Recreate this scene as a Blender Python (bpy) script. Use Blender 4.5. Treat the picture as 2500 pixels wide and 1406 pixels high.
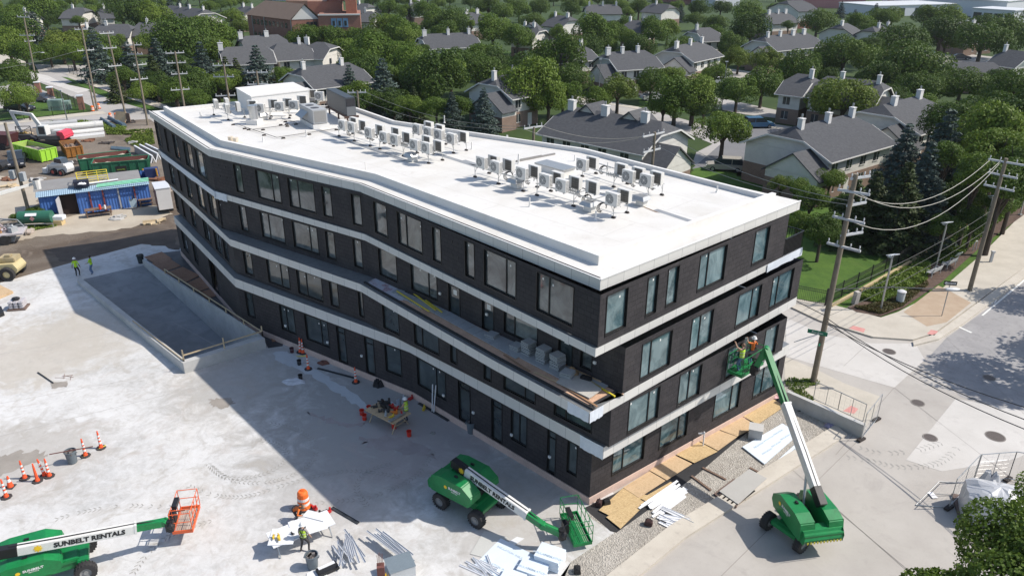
import bpy, bmesh, math, random
import numpy as np
from mathutils import Vector as V, Matrix
from mathutils.geometry import tessellate_polygon
R=math.radians
S=bpy.context.scene; COL=S.collection
for o in list(bpy.data.objects): bpy.data.objects.remove(o)
# ---------------- camera ----------------
CF=1861.13; CT=.42249; CR=.00482; CH=27.0
_F=V((0,math.cos(CT),-math.sin(CT))); _R=V((1,0,0)); _U=_R.cross(_F)
cR=math.cos(CR)*_R+math.sin(CR)*_U; cU=-math.sin(CR)*_R+math.cos(CR)*_U; cF=_F
cam=bpy.data.cameras.new('camera'); co=bpy.data.objects.new('camera',cam); COL.objects.link(co); S.camera=co
cam.sensor_width=36; cam.lens=36*CF/2500; cam.clip_end=4000; cam.clip_start=.5
m=Matrix((cR,cU,-cF)).transposed().to_4x4(); m.translation=V((0,0,CH)); co.matrix_world=m
def G(x,y,z=0.0):
    "photo pixel on the level z -> point of the place"
    d=cF+cR*((x-1250)/CF)-cU*((y-703)/CF)
    return V((0,0,CH))+d*((z-CH)/d.z)
def PX(p):
    d=V(p)-V((0,0,CH)); z=d.dot(cF); return 1250+CF*d.dot(cR)/z, 703-CF*d.dot(cU)/z
def WALL(x,y,P0,P1):
    d=cF+cR*((x-1250)/CF)-cU*((y-703)/CF); T=(P1-P0); T.z=0; T.normalize(); n=V((-T.y,T.x,0))
    q=V((0,0,CH))+d*((P0-V((0,0,CH))).dot(n)/d.dot(n)); return (q-P0).dot(T), q.z
# ---------------- light ----------------
SEL=46.5; SAZ=2.0                       # sun stands to camera-right (+X)
w=bpy.data.worlds.new('World'); S.world=w; w.use_nodes=True
nt=w.node_tree; sk=nt.nodes.new('ShaderNodeTexSky'); sk.sky_type='NISHITA'; sk.sun_disc=False
sk.sun_elevation=R(SEL); sk.sun_rotation=R(90-SAZ); sk.air_density=1.0; sk.dust_density=1.2
nt.links.new(sk.outputs[0],nt.nodes['Background'].inputs[0]); nt.nodes['Background'].inputs[1].default_value=.15
sl=bpy.data.lights.new('sun','SUN'); so=bpy.data.objects.new('sun',sl); COL.objects.link(so)
sl.energy=4.7; sl.angle=R(.53); sl.color=(1,.935,.85)
sd=V((math.cos(R(SEL))*math.cos(R(SAZ)),math.cos(R(SEL))*math.sin(R(SAZ)),math.sin(R(SEL))))
so.rotation_euler=sd.to_track_quat('Z','Y').to_euler(); so.location=(60,0,80)
S.view_settings.view_transform='Standard'; S.view_settings.look='None'; S.view_settings.gamma=1
S.view_settings.exposure=.17
# ---------------- materials ----------------
MAT={}
class N:
    def __init__(s,name):
        s.m=bpy.data.materials.new(name); s.m.use_nodes=True; s.t=s.m.node_tree; s.b=s.t.nodes['Principled BSDF']
    def n(s,ty,**k):
        x=s.t.nodes.new(ty)
        for a,b in k.items():
            if isinstance(a,str) and hasattr(x,a): setattr(x,a,b)
            else: x.inputs[a].default_value=b
        return x
    def l(s,a,b): s.t.links.new(a,b)
    def uv(s):
        u=s.n('ShaderNodeUVMap'); u.uv_map='uv'; return u.outputs[0]
    def pos(s): return s.n('ShaderNodeNewGeometry').outputs['Position']
    def obj(s): return s.n('ShaderNodeTexCoord').outputs['Object']
    def noise(s,vec,scale,detail=4,rough=.6,dist=0):
        x=s.n('ShaderNodeTexNoise'); x.inputs['Scale'].default_value=scale; x.inputs['Detail'].default_value=detail
        x.inputs['Roughness'].default_value=rough; x.inputs['Distortion'].default_value=dist; s.l(vec,x.inputs['Vector']); return x.outputs[0]
    def ramp(s,fac,stops):
        r=s.n('ShaderNodeValToRGB'); e=r.color_ramp.elements
        while len(e)>1: e.remove(e[-1])
        e[0].position=stops[0][0]; e[0].color=(*stops[0][1],1)
        for p,c in stops[1:]: q=e.new(p); q.color=(*c,1)
        s.l(fac,r.inputs[0]); return r.outputs[0]
    def mix(s,f,a,b,mode='MIX'):
        x=s.n('ShaderNodeMix'); x.data_type='RGBA'; x.blend_type=mode
        for v,i in ((f,0),(a,6),(b,7)):
            if isinstance(v,(int,float)): x.inputs[i].default_value=v
            elif isinstance(v,tuple): x.inputs[i].default_value=(*v,1)
            else: s.l(v,x.inputs[i])
        return x.outputs[2]
    def bump(s,h,st=.3,d=.02):
        b=s.n('ShaderNodeBump'); b.inputs['Strength'].default_value=st; b.inputs['Distance'].default_value=d; s.l(h,b.inputs['Height']); s.l(b.outputs[0],s.b.inputs['Normal'])
    def out(s,col,rough=.7,metal=0,spec=.5):
        if isinstance(col,tuple): s.b.inputs['Base Color'].default_value=(*col,1)
        else: s.l(col,s.b.inputs['Base Color'])
        s.b.inputs['Roughness'].default_value=rough; s.b.inputs['Metallic'].default_value=metal; s.b.inputs['Specular IOR Level'].default_value=spec
        return s.m
def sc(c,k): return tuple(min(1,x*k) for x in c)
def P(name,col,rough=.6,var=.12,scale=2.5,metal=0,spec=.4):
    "plain paint, metal, cloth or wood with a little dirt in it"
    if name in MAT: return MAT[name]
    a=N(name); f=a.noise(a.obj(),scale,5,.65)
    g=a.noise(a.obj(),scale*9,3,.6)
    c=a.ramp(f,[(.3,sc(col,1-var)),(.7,sc(col,1+var*.6))]); c=a.mix(.35,c,a.ramp(g,[(.35,sc(col,1-var)),(.65,sc(col,1+var*.5))]))
    MAT[name]=a.out(c,rough,metal,spec); return MAT[name]
def world_mat(name,stops,scale,detail=6,rough=.9,layers=(),bump=None,dist=0):
    "ground: noise in world coordinates, layers = (scale,lo,hi,colour,mixfactor)"
    a=N(name); p=a.pos(); c=a.ramp(a.noise(p,scale,detail,.6,dist),stops)
    for (s2,lo,hi,col,k,d) in layers:
        f=a.ramp(a.noise(p,s2,5,.62,d),[(lo,(0,0,0)),(hi,(k,k,k))]); c=a.mix(f,c,col)
    if bump: a.bump(a.noise(p,bump[0],6,.7),bump[1],bump[2])
    MAT[name]=a.out(c,rough,0,.25); return MAT[name]
# ---------------- mesh builder ----------------
class MB:
    def __init__(s,M=None): s.v=[]; s.f=[]; s.k=[]; s.M=M or Matrix()
    def add(s,vs,fs,mi=0):
        b=len(s.v); s.v+=[s.M@V(x) for x in vs]; s.f+=[tuple(b+i for i in f) for f in fs]; s.k+=[mi]*len(fs); return s
    def poly(s,pts,mi=0): return s.add(pts,[tuple(range(len(pts)))],mi)
    def box(s,c,d,rz=0,mi=0,M=None,taper=1):
        x,y,z=d[0]/2,d[1]/2,d[2]/2; T=(M or Matrix.Rotation(rz,4,'Z')).copy(); T=Matrix.Translation(V(c))@T
        vs=[T@V((a*x*(taper if e>0 else 1),b*y*(taper if e>0 else 1),e*z)) for a,b,e in ((-1,-1,-1),(1,-1,-1),(1,1,-1),(-1,1,-1),(-1,-1,1),(1,-1,1),(1,1,1),(-1,1,1))]
        return s.add(vs,[(0,3,2,1),(4,5,6,7),(0,1,5,4),(1,2,6,5),(2,3,7,6),(3,0,4,7)],mi)
    def bb(s,a,b,mi=0): # two corners
        return s.box([(a[i]+b[i])/2 for i in range(3)],[abs(b[i]-a[i]) for i in range(3)],mi=mi)
    def beam(s,a,b,w,h,mi=0,up=(0,0,1)):
        a=V(a);b=V(b);d=(b-a);L=d.length; d.normalize(); u=V(up)
        if abs(d.dot(u))>.98: u=V((1,0,0))
        r=d.cross(u).normalized(); u=r.cross(d); T=Matrix((d,-r,u)).transposed().to_4x4()
        return s.box((a+b)/2,(L,w,h),M=T,mi=mi)
    def cyl(s,a,b,r0,r1=None,n=12,mi=0,caps=True):
        a=V(a);b=V(b);r1=r0 if r1 is None else r1; d=(b-a).normalized(); u=V((0,0,1)) if abs(d.z)<.95 else V((1,0,0))
        x=d.cross(u).normalized(); y=d.cross(x); vs=[]
        for p,r in ((a,r0),(b,r1)):
            for i in range(n):
                t=2*math.pi*i/n; vs.append(p+x*(r*math.cos(t))+y*(r*math.sin(t)))
        fs=[(i,(i+1)%n,n+(i+1)%n,n+i) for i in range(n)]
        if caps: fs+=[tuple(range(n-1,-1,-1)),tuple(range(n,2*n))]
        return s.add(vs,fs,mi)
    def lathe(s,c,prof,n=16,mi=0,axis='z'):
        c=V(c); vs=[]
        for r,z in prof:
            for i in range(n):
                t=2*math.pi*i/n; q=V((r*math.cos(t),r*math.sin(t),z))
                if axis=='y': q=V((q.x,q.z,q.y))
                if axis=='x': q=V((q.z,q.x,q.y))
                vs.append(c+q)
        fs=[]
        for k in range(len(prof)-1): fs+=[(k*n+i,k*n+(i+1)%n,(k+1)*n+(i+1)%n,(k+1)*n+i) for i in range(n)]
        return s.add(vs,fs,mi)
    def tube(s,pts,r,n=5,mi=0):
        for i in range(len(pts)-1): s.cyl(pts[i],pts[i+1],r,n=n,mi=mi,caps=(i in (0,len(pts)-2)))
        return s
    def prism(s,pl,z0,z1,mi=0,mt=None,caps=(1,1)):
        n=len(pl); lo=[(p[0],p[1],z0) for p in pl]; hi=[(p[0],p[1],z1) for p in pl]
        s.add(lo+hi,[(i,(i+1)%n,n+(i+1)%n,n+i) for i in range(n)],mi)
        tr=tessellate_polygon([[V((p[0],p[1],0)) for p in pl]])
        ar=sum(pl[i][0]*pl[(i+1)%n][1]-pl[(i+1)%n][0]*pl[i][1] for i in range(n))
        def ori(t):
            a,b,c=[pl[i] for i in t]; return t if ((b[0]-a[0])*(c[1]-a[1])-(b[1]-a[1])*(c[0]-a[0]))>0 else (t[0],t[2],t[1])
        tr=[ori(t) for t in tr]
        if caps[1]: s.add(hi,tr,mi if mt is None else mt)
        if caps[0]: s.add(lo,[t[::-1] for t in tr],mi)
        return s
    def prof(s,outl,y0,y1,mi=0): # outline in x,z extruded along y
        n=len(outl); a=[(p[0],y0,p[1]) for p in outl]; b=[(p[0],y1,p[1]) for p in outl]
        s.add(a+b,[(i,(i+1)%n,n+(i+1)%n,n+i) for i in range(n)],mi)
        tr=tessellate_polygon([[V((p[0],p[1],0)) for p in outl]]); s.add(a,tr,mi); s.add(b,[t[::-1] for t in tr],mi); return s
    def ball(s,c,r,n=8,mi=0):
        rr=r if isinstance(r,(tuple,list)) else (r,r,r); vs=[];m=n//2+1
        for j in range(m+1):
            th=math.pi*j/m
            for i in range(n):
                t=2*math.pi*i/n; vs.append((c[0]+rr[0]*math.sin(th)*math.cos(t),c[1]+rr[1]*math.sin(th)*math.sin(t),c[2]+rr[2]*math.cos(th)))
        return s.add(vs,[(j*n+i,(j+1)*n+i,(j+1)*n+(i+1)%n,j*n+(i+1)%n) for j in range(m) for i in range(n)],mi)
    def build(s,name,mats,parent=None,smooth=False,bevel=0,fix=True):
        me=bpy.data.meshes.new(name); me.from_pydata([tuple(v) for v in s.v],[],s.f)
        if not isinstance(mats,(list,tuple)): mats=[mats]
        for q in mats: me.materials.append(q)
        me.polygons.foreach_set('material_index',s.k)
        if fix:
            bm=bmesh.new(); bm.from_mesh(me); bmesh.ops.recalc_face_normals(bm,faces=bm.faces)
            if bevel:
                bmesh.ops.bevel(bm,geom=[e for e in bm.edges if len(e.link_faces)==2 and e.calc_face_angle()>.5],offset=bevel,segments=2,affect='EDGES',clamp_overlap=True)
            bm.to_mesh(me); bm.free()
        uvs(me)
        if smooth: me.shade_smooth() if smooth is True else me.shade_smooth()
        o=bpy.data.objects.new(name,me); COL.objects.link(o)
        if parent is not None: o.parent=parent
        return o
def uvs(me):
    ul=me.uv_layers.new(name='uv'); n=len(me.loops)
    if n==0: return
    co=np.empty(len(me.vertices)*3,'f'); me.vertices.foreach_get('co',co); co=co.reshape(-1,3)
    vi=np.empty(n,'i'); me.loops.foreach_get('vertex_index',vi)
    nf=len(me.polygons); nr=np.empty(nf*3,'f'); me.polygons.foreach_get('normal',nr); nr=nr.reshape(-1,3)
    lt=np.empty(nf,'i'); me.polygons.foreach_get('loop_total',lt); N_=np.repeat(nr,lt,axis=0); p=co[vi]
    h=np.hypot(N_[:,0],N_[:,1]); t=np.stack([-N_[:,1],N_[:,0]],1)/np.maximum(h,1e-6)[:,None]
    flat=h<.35; rf=(~flat)&(np.abs(N_[:,2])>.3)
    u=(p[:,:2]*t).sum(1); v=p[:,2].copy(); v[rf]=v[rf]/np.maximum(h[rf],.2)
    u[flat]=p[flat,0]; v[flat]=p[flat,1]
    ul.data.foreach_set('uv',np.stack([u,v],1).astype('f').ravel())
def tag(o,label,cat,group=None,kind=None):
    o['label']=label; o['category']=cat
    if group: o['group']=group
    if kind: o['kind']=kind
    return o
def th(name,label,cat,loc=(0,0,0),rz=0,group=None):
    o=bpy.data.objects.new(name,None); o.empty_display_size=.3; COL.objects.link(o); o.location=loc; o.rotation_euler=(0,0,rz); return tag(o,label,cat,group)
def st(name,mb,mats,**k):
    o=mb.build(name,mats,**k); o['kind']='structure'; return o
KIDS={}
def dup(src,loc,rz,label,group=None,scale=None):
    r=src.copy(); COL.objects.link(r); r.location=loc; r.rotation_euler=(0,0,rz); r['label']=label
    if group: r['group']=group
    if scale: r.scale=scale
    def rec(a,b):
        if a.name not in KIDS: KIDS[a.name]=list(a.children)
        for ch in KIDS[a.name]:
            c=ch.copy(); COL.objects.link(c); c.parent=b; rec(ch,c)
    rec(src,r); return r
def heading(a,b): return math.atan2(b[1]-a[1],b[0]-a[0])
def letters(txt,size,mat,parent,M,name='lettering',bold=.0):
    cu=bpy.data.curves.new('t','FONT'); cu.body=txt; cu.size=size; cu.align_x='CENTER'; cu.align_y='CENTER'; cu.offset=bold; cu.extrude=.004; cu.resolution_u=2
    ob=bpy.data.objects.new('t',cu); COL.objects.link(ob); dg=bpy.context.evaluated_depsgraph_get(); me=bpy.data.meshes.new_from_object(ob.evaluated_get(dg))
    bpy.data.objects.remove(ob); me.transform(M); me.materials.clear(); me.materials.append(mat); me.name=name
    o=bpy.data.objects.new(name,me); COL.objects.link(o); o.parent=parent; return o
def frameM(o,x,y):
    x=V(x).normalized(); y=V(y); y=(y-x*y.dot(x)).normalized(); z=x.cross(y); M=Matrix((x,y,z)).transposed().to_4x4(); M.translation=V(o); return M
# ---------------- ground materials ----------------
m_grassfar=world_mat('meadow',[(.3,(.028,.052,.014)),(.7,(.055,.088,.022))],.06,8,layers=[(1.5,.45,.75,(.02,.038,.012),.6,0),(.15,.55,.7,(.09,.12,.035),.5,0)])
m_lawn=world_mat('lawn',[(.3,(.045,.10,.016)),(.7,(.085,.155,.024))],.5,8,layers=[(3,.5,.75,(.035,.07,.014),.6,0),(.3,.55,.8,(.13,.17,.05),.4,0)],bump=(14,.8,.06))
m_dirt=world_mat('dirt',[(.3,(.14,.115,.09)),(.7,(.25,.215,.175))],.12,9,layers=[(.045,.46,.6,(.095,.07,.052),.8,.8),(.35,.55,.75,(.33,.28,.225),.5,1.5),(3,.5,.7,(.12,.09,.07),.35,0)],bump=(3,.7,.12))
def concrete_mat():
    a=N('site_concrete'); p=a.pos()
    c=a.ramp(a.noise(p,.16,8,.65,.6),[(.28,(.38,.38,.37)),(.5,(.535,.53,.515)),(.72,(.655,.65,.635))])
    f=a.ramp(a.noise(p,.09,6,.6,1.2),[(.52,(0,0,0)),(.70,(.6,.6,.6))]); c=a.mix(f,c,(.50,.455,.395))
    f=a.ramp(a.noise(p,.33,7,.7,1.8),[(.54,(0,0,0)),(.72,(.75,.75,.75))]); c=a.mix(f,c,(.37,.355,.33))
    f=a.ramp(a.noise(p,2.2,7,.75,.5),[(.35,(.55,.55,.55)),(.62,(0,0,0))]); c=a.mix(f,c,(.66,.66,.66))
    f=a.ramp(a.noise(p,9,4,.7),[(.62,(0,0,0)),(.75,(.5,.5,.5))]); c=a.mix(f,c,(.30,.29,.28))
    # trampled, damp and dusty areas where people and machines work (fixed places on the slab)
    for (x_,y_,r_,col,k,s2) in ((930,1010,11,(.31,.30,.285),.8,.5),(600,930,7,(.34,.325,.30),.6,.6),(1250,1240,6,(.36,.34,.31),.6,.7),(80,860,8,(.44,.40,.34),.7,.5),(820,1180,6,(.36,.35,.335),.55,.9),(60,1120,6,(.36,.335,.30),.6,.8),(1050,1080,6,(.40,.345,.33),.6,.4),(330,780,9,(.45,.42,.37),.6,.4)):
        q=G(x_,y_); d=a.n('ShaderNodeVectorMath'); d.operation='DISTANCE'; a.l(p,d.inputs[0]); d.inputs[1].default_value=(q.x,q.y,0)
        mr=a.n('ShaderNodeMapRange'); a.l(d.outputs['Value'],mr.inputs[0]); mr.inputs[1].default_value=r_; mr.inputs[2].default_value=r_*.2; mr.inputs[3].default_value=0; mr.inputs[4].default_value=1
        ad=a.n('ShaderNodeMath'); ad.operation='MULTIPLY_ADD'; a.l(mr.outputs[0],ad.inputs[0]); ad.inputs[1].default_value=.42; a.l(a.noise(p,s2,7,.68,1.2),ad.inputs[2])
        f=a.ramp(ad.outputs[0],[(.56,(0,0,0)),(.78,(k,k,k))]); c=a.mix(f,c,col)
    # cracks
    v=a.n('ShaderNodeTexVoronoi'); v.feature='DISTANCE_TO_EDGE'; v.inputs['Scale'].default_value=.13
    wv=a.n('ShaderNodeTexNoise'); wv.inputs['Scale'].default_value=.5; a.l(p,wv.inputs['Vector']); ad=a.n('ShaderNodeVectorMath'); ad.operation='MULTIPLY_ADD'; a.l(wv.outputs['Color'],ad.inputs[0]); ad.inputs[1].default_value=(4,4,4); a.l(p,ad.inputs[2]); a.l(ad.outputs[0],v.inputs['Vector'])
    f=a.ramp(v.outputs['Distance'],[(.0,(.22,.22,.22)),(.004,(0,0,0))]); c=a.mix(f,c,(.28,.27,.26))
    a.bump(a.noise(p,5,6,.7),.25,.02); MAT['conc']=a.out(c,.85,0,.25); return MAT['conc']
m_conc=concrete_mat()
m_rampfloor=world_mat('ramp_concrete',[(.3,(.21,.222,.23)),(.7,(.32,.33,.338))],.25,8,layers=[(.8,.45,.7,(.17,.178,.183),.6,1)])
m_road=world_mat('street_concrete',[(.3,(.36,.335,.305)),(.7,(.45,.425,.39))],.25,8,layers=[(.5,.56,.75,(.29,.27,.25),.5,1.5),(6,.55,.75,(.30,.28,.26),.3,0)],bump=(8,.3,.02))
m_road2=world_mat('pale_concrete_slab',[(.3,(.47,.45,.42)),(.7,(.56,.54,.51))],.3,8,layers=[(1.5,.55,.75,(.38,.36,.34),.45,1)])
m_asph=world_mat('asphalt',[(.3,(.27,.262,.262)),(.7,(.34,.33,.325))],.4,8,layers=[(2,.5,.75,(.16,.155,.155),.5,1)])
m_side=world_mat('sidewalk_concrete',[(.3,(.42,.385,.325)),(.7,(.52,.48,.41))],.5,8,layers=[(5,.55,.75,(.34,.31,.27),.4,0)])
m_kerb=world_mat('kerb_concrete',[(.3,(.45,.41,.35)),(.7,(.55,.51,.44))],.6,8,layers=[(3,.55,.75,(.34,.31,.27),.5,0)])
m_tan=world_mat('tan_paving',[(.3,(.36,.27,.19)),(.7,(.43,.34,.25))],1,6)
m_pink=world_mat('red_tactile_paving',[(.3,(.5,.22,.2)),(.7,(.58,.3,.27))],2,5)
m_farroad=world_mat('far_pavement',[(.3,(.34,.325,.305)),(.7,(.42,.40,.38))],.1,8,layers=[(.6,.55,.75,(.27,.26,.25),.5,1)])
m_park=world_mat('parking_asphalt',[(.3,(.15,.15,.155)),(.7,(.20,.20,.205))],.2,8)
m_mulch=world_mat('mulch',[(.3,(.07,.045,.035)),(.7,(.13,.09,.07))],3,6,bump=(12,.8,.04))
m_wet=P('damp_stain',(.30,.27,.235),.55,.25,1.2)
def gravel_mat():
    a=N('gravel'); p=a.pos(); v=a.n('ShaderNodeTexVoronoi'); v.inputs['Scale'].default_value=15; a.l(p,v.inputs['Vector'])
    h=a.n('ShaderNodeSeparateColor'); a.l(v.outputs['Color'],h.inputs[0])
    c=a.ramp(h.outputs[0],[(0,(.25,.23,.20)),(.5,(.38,.35,.31)),(1,(.56,.52,.46))])
    c=a.mix(.45,c,a.ramp(a.noise(p,.5,8,.7),[(.35,(.27,.25,.215)),(.65,(.45,.425,.38))]))
    a.bump(v.outputs['Distance'],.9,.05); return a.out(c,.95,0,.2)
m_gravel=gravel_mat()
m_black=P('black_membrane',(.03,.03,.032),.7,.25)
# ---------------- ground sheets ----------------
def sheet(name,px,z,mats,label=None,hole=None,th_=0,sub=None,kind='structure'):
    pts=[G(*q) if not isinstance(q,V) else q for q in px]; b=MB()
    loops=[[V((p.x,p.y,0)) for p in pts]]
    if hole: loops.append([V((p.x,p.y,0)) for p in hole])
    al=[p for L in loops for p in L]; tr=tessellate_polygon(loops)
    fs=[]
    for t in tr:
        a,b_,c=[al[i] for i in t]; fs.append(t if (b_-a).cross(c-a).z>0 else t[::-1])
    b.add([(p.x,p.y,z) for p in al],fs)
    if th_:
        n=len(pts)
        for i in range(n):
            p,q=pts[i],pts[(i+1)%n]; b.add([(p.x,p.y,z),(q.x,q.y,z),(q.x,q.y,z-th_),(p.x,p.y,z-th_)],[(0,1,2,3)])
    o=b.build(name,mats,fix=bool(th_) and False); o['kind']=kind
    return o
# ramp (sunken) outline
RW=[G(190,690),G(452,912),G(650,848),G(350,643)]       # outer: far-left, front-left, front-right, far-right
HOLE=[G(196,684),G(456,902),G(640,842),G(356,646)]
BIG=[V((-900,-40,0)),V((900,-40,0)),V((1500,2600,0)),V((-1500,2600,0))]
sheet('ground',BIG,-.03,m_grassfar,hole=HOLE)
sheet('dirt_yard',[(-260,345),(0,322),(160,302),(365,291),(400,330),(800,420),(800,620),(460,640),(-500,800)],0,m_dirt,hole=None if False else HOLE) if False else None
sheet('dirt_yard',[(-420,350),(0,324),(160,303),(365,291),(420,330),(620,330),(640,560),(470,610),(345,600),(190,641),(-40,706),(-560,800)],.0,m_dirt)
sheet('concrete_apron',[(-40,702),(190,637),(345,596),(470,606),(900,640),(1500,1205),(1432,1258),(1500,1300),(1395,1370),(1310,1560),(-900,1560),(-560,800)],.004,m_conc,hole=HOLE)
sheet('street',[(1250,1120),(1860,840),(1880,700),(1960,640),(3300,300),(3900,1100),(2900,2300),(900,2300)],-.01,m_road)
sheet('gravel_strip',[(1432,1258),(1500,1205),(1915,935),(2010,1005),(2062,1066),(1648,1300),(1255,1560),(1310,1560),(1395,1370),(1500,1300)],.008,m_gravel)
# kerb (a real step)
kb=MB(); kp=[G(2040,1040),G(2068,1064),G(1672,1316),G(1330,1600),G(1240,1600),G(1636,1286)]
kb.prism([(p.x,p.y) for p in kp],-.02,.14); st('kerb',kb,m_kerb)
# pale slabs and asphalt on the street
sheet('pale_road_slab',[(1918,775),(2010,815),(2128,838),(2235,838),(2258,878),(2183,946),(1920,870)],-.002,m_road2)
sheet('pale_road_slab',[(2212,1122),(2333,973),(2510,1005),(2620,1060),(2478,1120),(2300,1150)],-.002,m_road2)
sheet('asphalt_lane',[(2345,800),(2500,690),(2900,430),(3300,560),(2900,1000),(2500,1010),(2345,968),(2260,880),(2310,825)],-.003,m_asph)
mk=MB()
def stripe(a,b,wd,z=.003,mb=None):
    a=G(*a);b=G(*b); d=(b-a).normalized(); n=V((-d.y,d.x,0))*wd/2; (mb or mk).add([(*(a-n).xy,z),(*(b-n).xy,z),(*(b+n).xy,z),(*(a+n).xy,z)],[(0,1,2,3)])
stripe((2398,770),(2520,668),.14); stripe((2335,795),(2372,812),.2)
for i in range(7): stripe((2386+i*7,752-i*2),(2391+i*7,743-i*2),.09)
st('lane_marking',mk,P('road_paint',(.7,.7,.66),.7,.15),fix=False)
jt=MB()
for a,b in [((2183,946),(2040,1110)),((1760,1406),(2120,1050)),((2183,946),(2500,1190)),((2000,860),(2040,838)),((2060,893),(2120,838)),((1640,1440),(1720,1500)),((1905,1120),(2230,1406)),((2258,878),(2500,960)),((2310,825),(2500,1010)),((1990,1200),(2420,1560)),((2080,1000),(1960,1110))]: stripe(a,b,.022,.0,jt)
st('slab_joint',jt,P('joint_tar',(.22,.20,.185),.8,.2),fix=False)
ja=MB()
for a,b in [((0,865),(420,785)),((0,1065),(640,905)),((420,785),(640,905)),((640,905),(700,880)),((0,985),(300,930)),]: stripe(a,b,.03,.0095,ja)
st('slab_joint',ja,P('joint_fill',(.36,.35,.33),.8,.2),fix=False)
# damp stains with ragged outlines
def blot(px,z,mat,name='damp_patch',seed=1,rag=.25):
    r=random.Random(seed); pts=[G(*q) for q in px]; out=[]
    for i in range(len(pts)):
        a,b=pts[i],pts[(i+1)%len(pts)]
        for k in range(7):
            q=a.lerp(b,k/7); out.append(V((q.x+r.uniform(-rag,rag),q.y+r.uniform(-rag,rag),0)))
    return sheet(name,out,z,mat)
m_stain=world_mat('stain',[(.3,(.25,.225,.195)),(.7,(.34,.31,.275))],.8,7,.6)
m_pale=world_mat('pale_slurry',[(.3,(.46,.48,.49)),(.7,(.56,.58,.59))],.8,7)
m_dark=world_mat('dark_soil_stain',[(.3,(.075,.06,.05)),(.7,(.13,.105,.085))],.5,8,bump=(4,.6,.06))
blot([(-30,1120),(40,1103),(105,1100),(108,1120),(50,1145),(-30,1165)],.012,m_stain,seed=2)
blot([(510,975),(560,970),(575,985),(540,998),(515,992)],.012,m_stain,seed=3,rag=.12)
blot([(-20,1330),(30,1320),(25,1335),(-20,1342)],.012,m_stain,seed=4,rag=.1)
blot([(122,935),(165,930),(165,944),(130,948)],.012,m_stain,seed=5,rag=.08)
blot([(668,860),(700,858),(745,885),(800,922),(870,960),(905,1000),(895,1005),(850,975),(800,945),(740,905),(680,885)],.012,m_pale,'pale_patch',6,.15)
m_rust=world_mat('red_dust',[(.3,(.31,.27,.26)),(.7,(.40,.355,.345))],.8,6)
blot([(752,1002),(800,1020),(850,1034),(900,1030),(860,1045),(800,1035)],.012,m_rust,'red_dust_patch',7,.2)
blot([(880,1070),(960,1062),(1040,1090),(1060,1120),(980,1105),(900,1090)],.012,m_rust,'red_dust_patch',8,.25)
blot([(120,610),(200,585),(350,556),(430,560),(440,610),(345,594),(190,634),(150,640)],.006,m_dark,'dark_soil_patch',9,.3)
m_tsoil=world_mat('dry_soil',[(.3,(.36,.31,.245)),(.7,(.47,.42,.34))],.3,8,bump=(3,.4,.05))
blot([(40,545),(180,525),(380,500),(428,520),(300,560),(120,575),(30,590)],.005,m_tsoil,'dry_soil_patch',10,.4)
blot([(0,430),(90,440),(110,470),(60,520),(0,545),(-60,480)],.005,m_tsoil,'dry_soil_patch',11,.4)
# tyre tracks: chevron treads printed on the slab
tr=MB()
def track(px,wd=.33,step=.21):
    pts=[G(*q) for q in px]; # catmull
    P_=[]
    for i in range(len(pts)-1):
        p0=pts[max(i-1,0)];p1=pts[i];p2=pts[i+1];p3=pts[min(i+2,len(pts)-1)]
        for k in range(24):
            t=k/24; P_.append(.5*((2*p1)+(-p0+p2)*t+(2*p0-5*p1+4*p2-p3)*t*t+(-p0+3*p1-3*p2+p3)*t**3))
    acc=0; last=P_[0]; rr=random.Random(len(px)*7+int(px[0][0]))
    for q in P_[1:]:
        d=q-last; 
        if d.length<step: continue
        last=q; d.normalize(); n=V((-d.y,d.x,0))
        if rr.random()<.12: continue
        for s_ in (-1,1):
            a=q+n*s_*.03; b=q+n*s_*wd/2-d*.13; h=d*.035
            tr.add([(*(a-h).xy,.0135),(*(b-h).xy,.0135),(*(b+h).xy,.0135),(*(a+h).xy,.0135)],[(0,1,2,3) if s_<0 else (3,2,1,0)])
track([(655,1033),(715,1046),(760,1072),(772,1100),(760,1130),(715,1160),(640,1178),(560,1170),(515,1138)])
track([(620,1072),(670,1082),(700,1105),(692,1130),(650,1155),(590,1168),(540,1160),(505,1130)])
track([(450,1182),(520,1208),(600,1212),(690,1185),(790,1158),(880,1150),(980,1165)])
track([(960,1130),(900,1150),(870,1190),(900,1240)]); track([(700,1245),(800,1225),(900,1215),(1010,1165),(1060,1100)])
track([(320,1406),(370,1340),(430,1300),(520,1270)]); track([(130,1270),(200,1250),(300,1235),(420,1238)])
st('tyre_track',tr,P('tread_dust',(.34,.33,.305),.9,.2),fix=False)
tr=MB()
track([(2060,1115),(2130,1125),(2200,1140),(2290,1130),(2340,1090)],.45,.3); track([(2090,1090),(2150,1105),(2230,1100),(2300,1080)],.45,.3)
for f in range(len(tr.v)): tr.v[f].z=.002
st('tyre_track',tr,P('tread_dust'),fix=False) if 'tread_dust' in MAT and False else st('tyre_track',tr,MAT['tread_dust'],fix=False)
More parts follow.
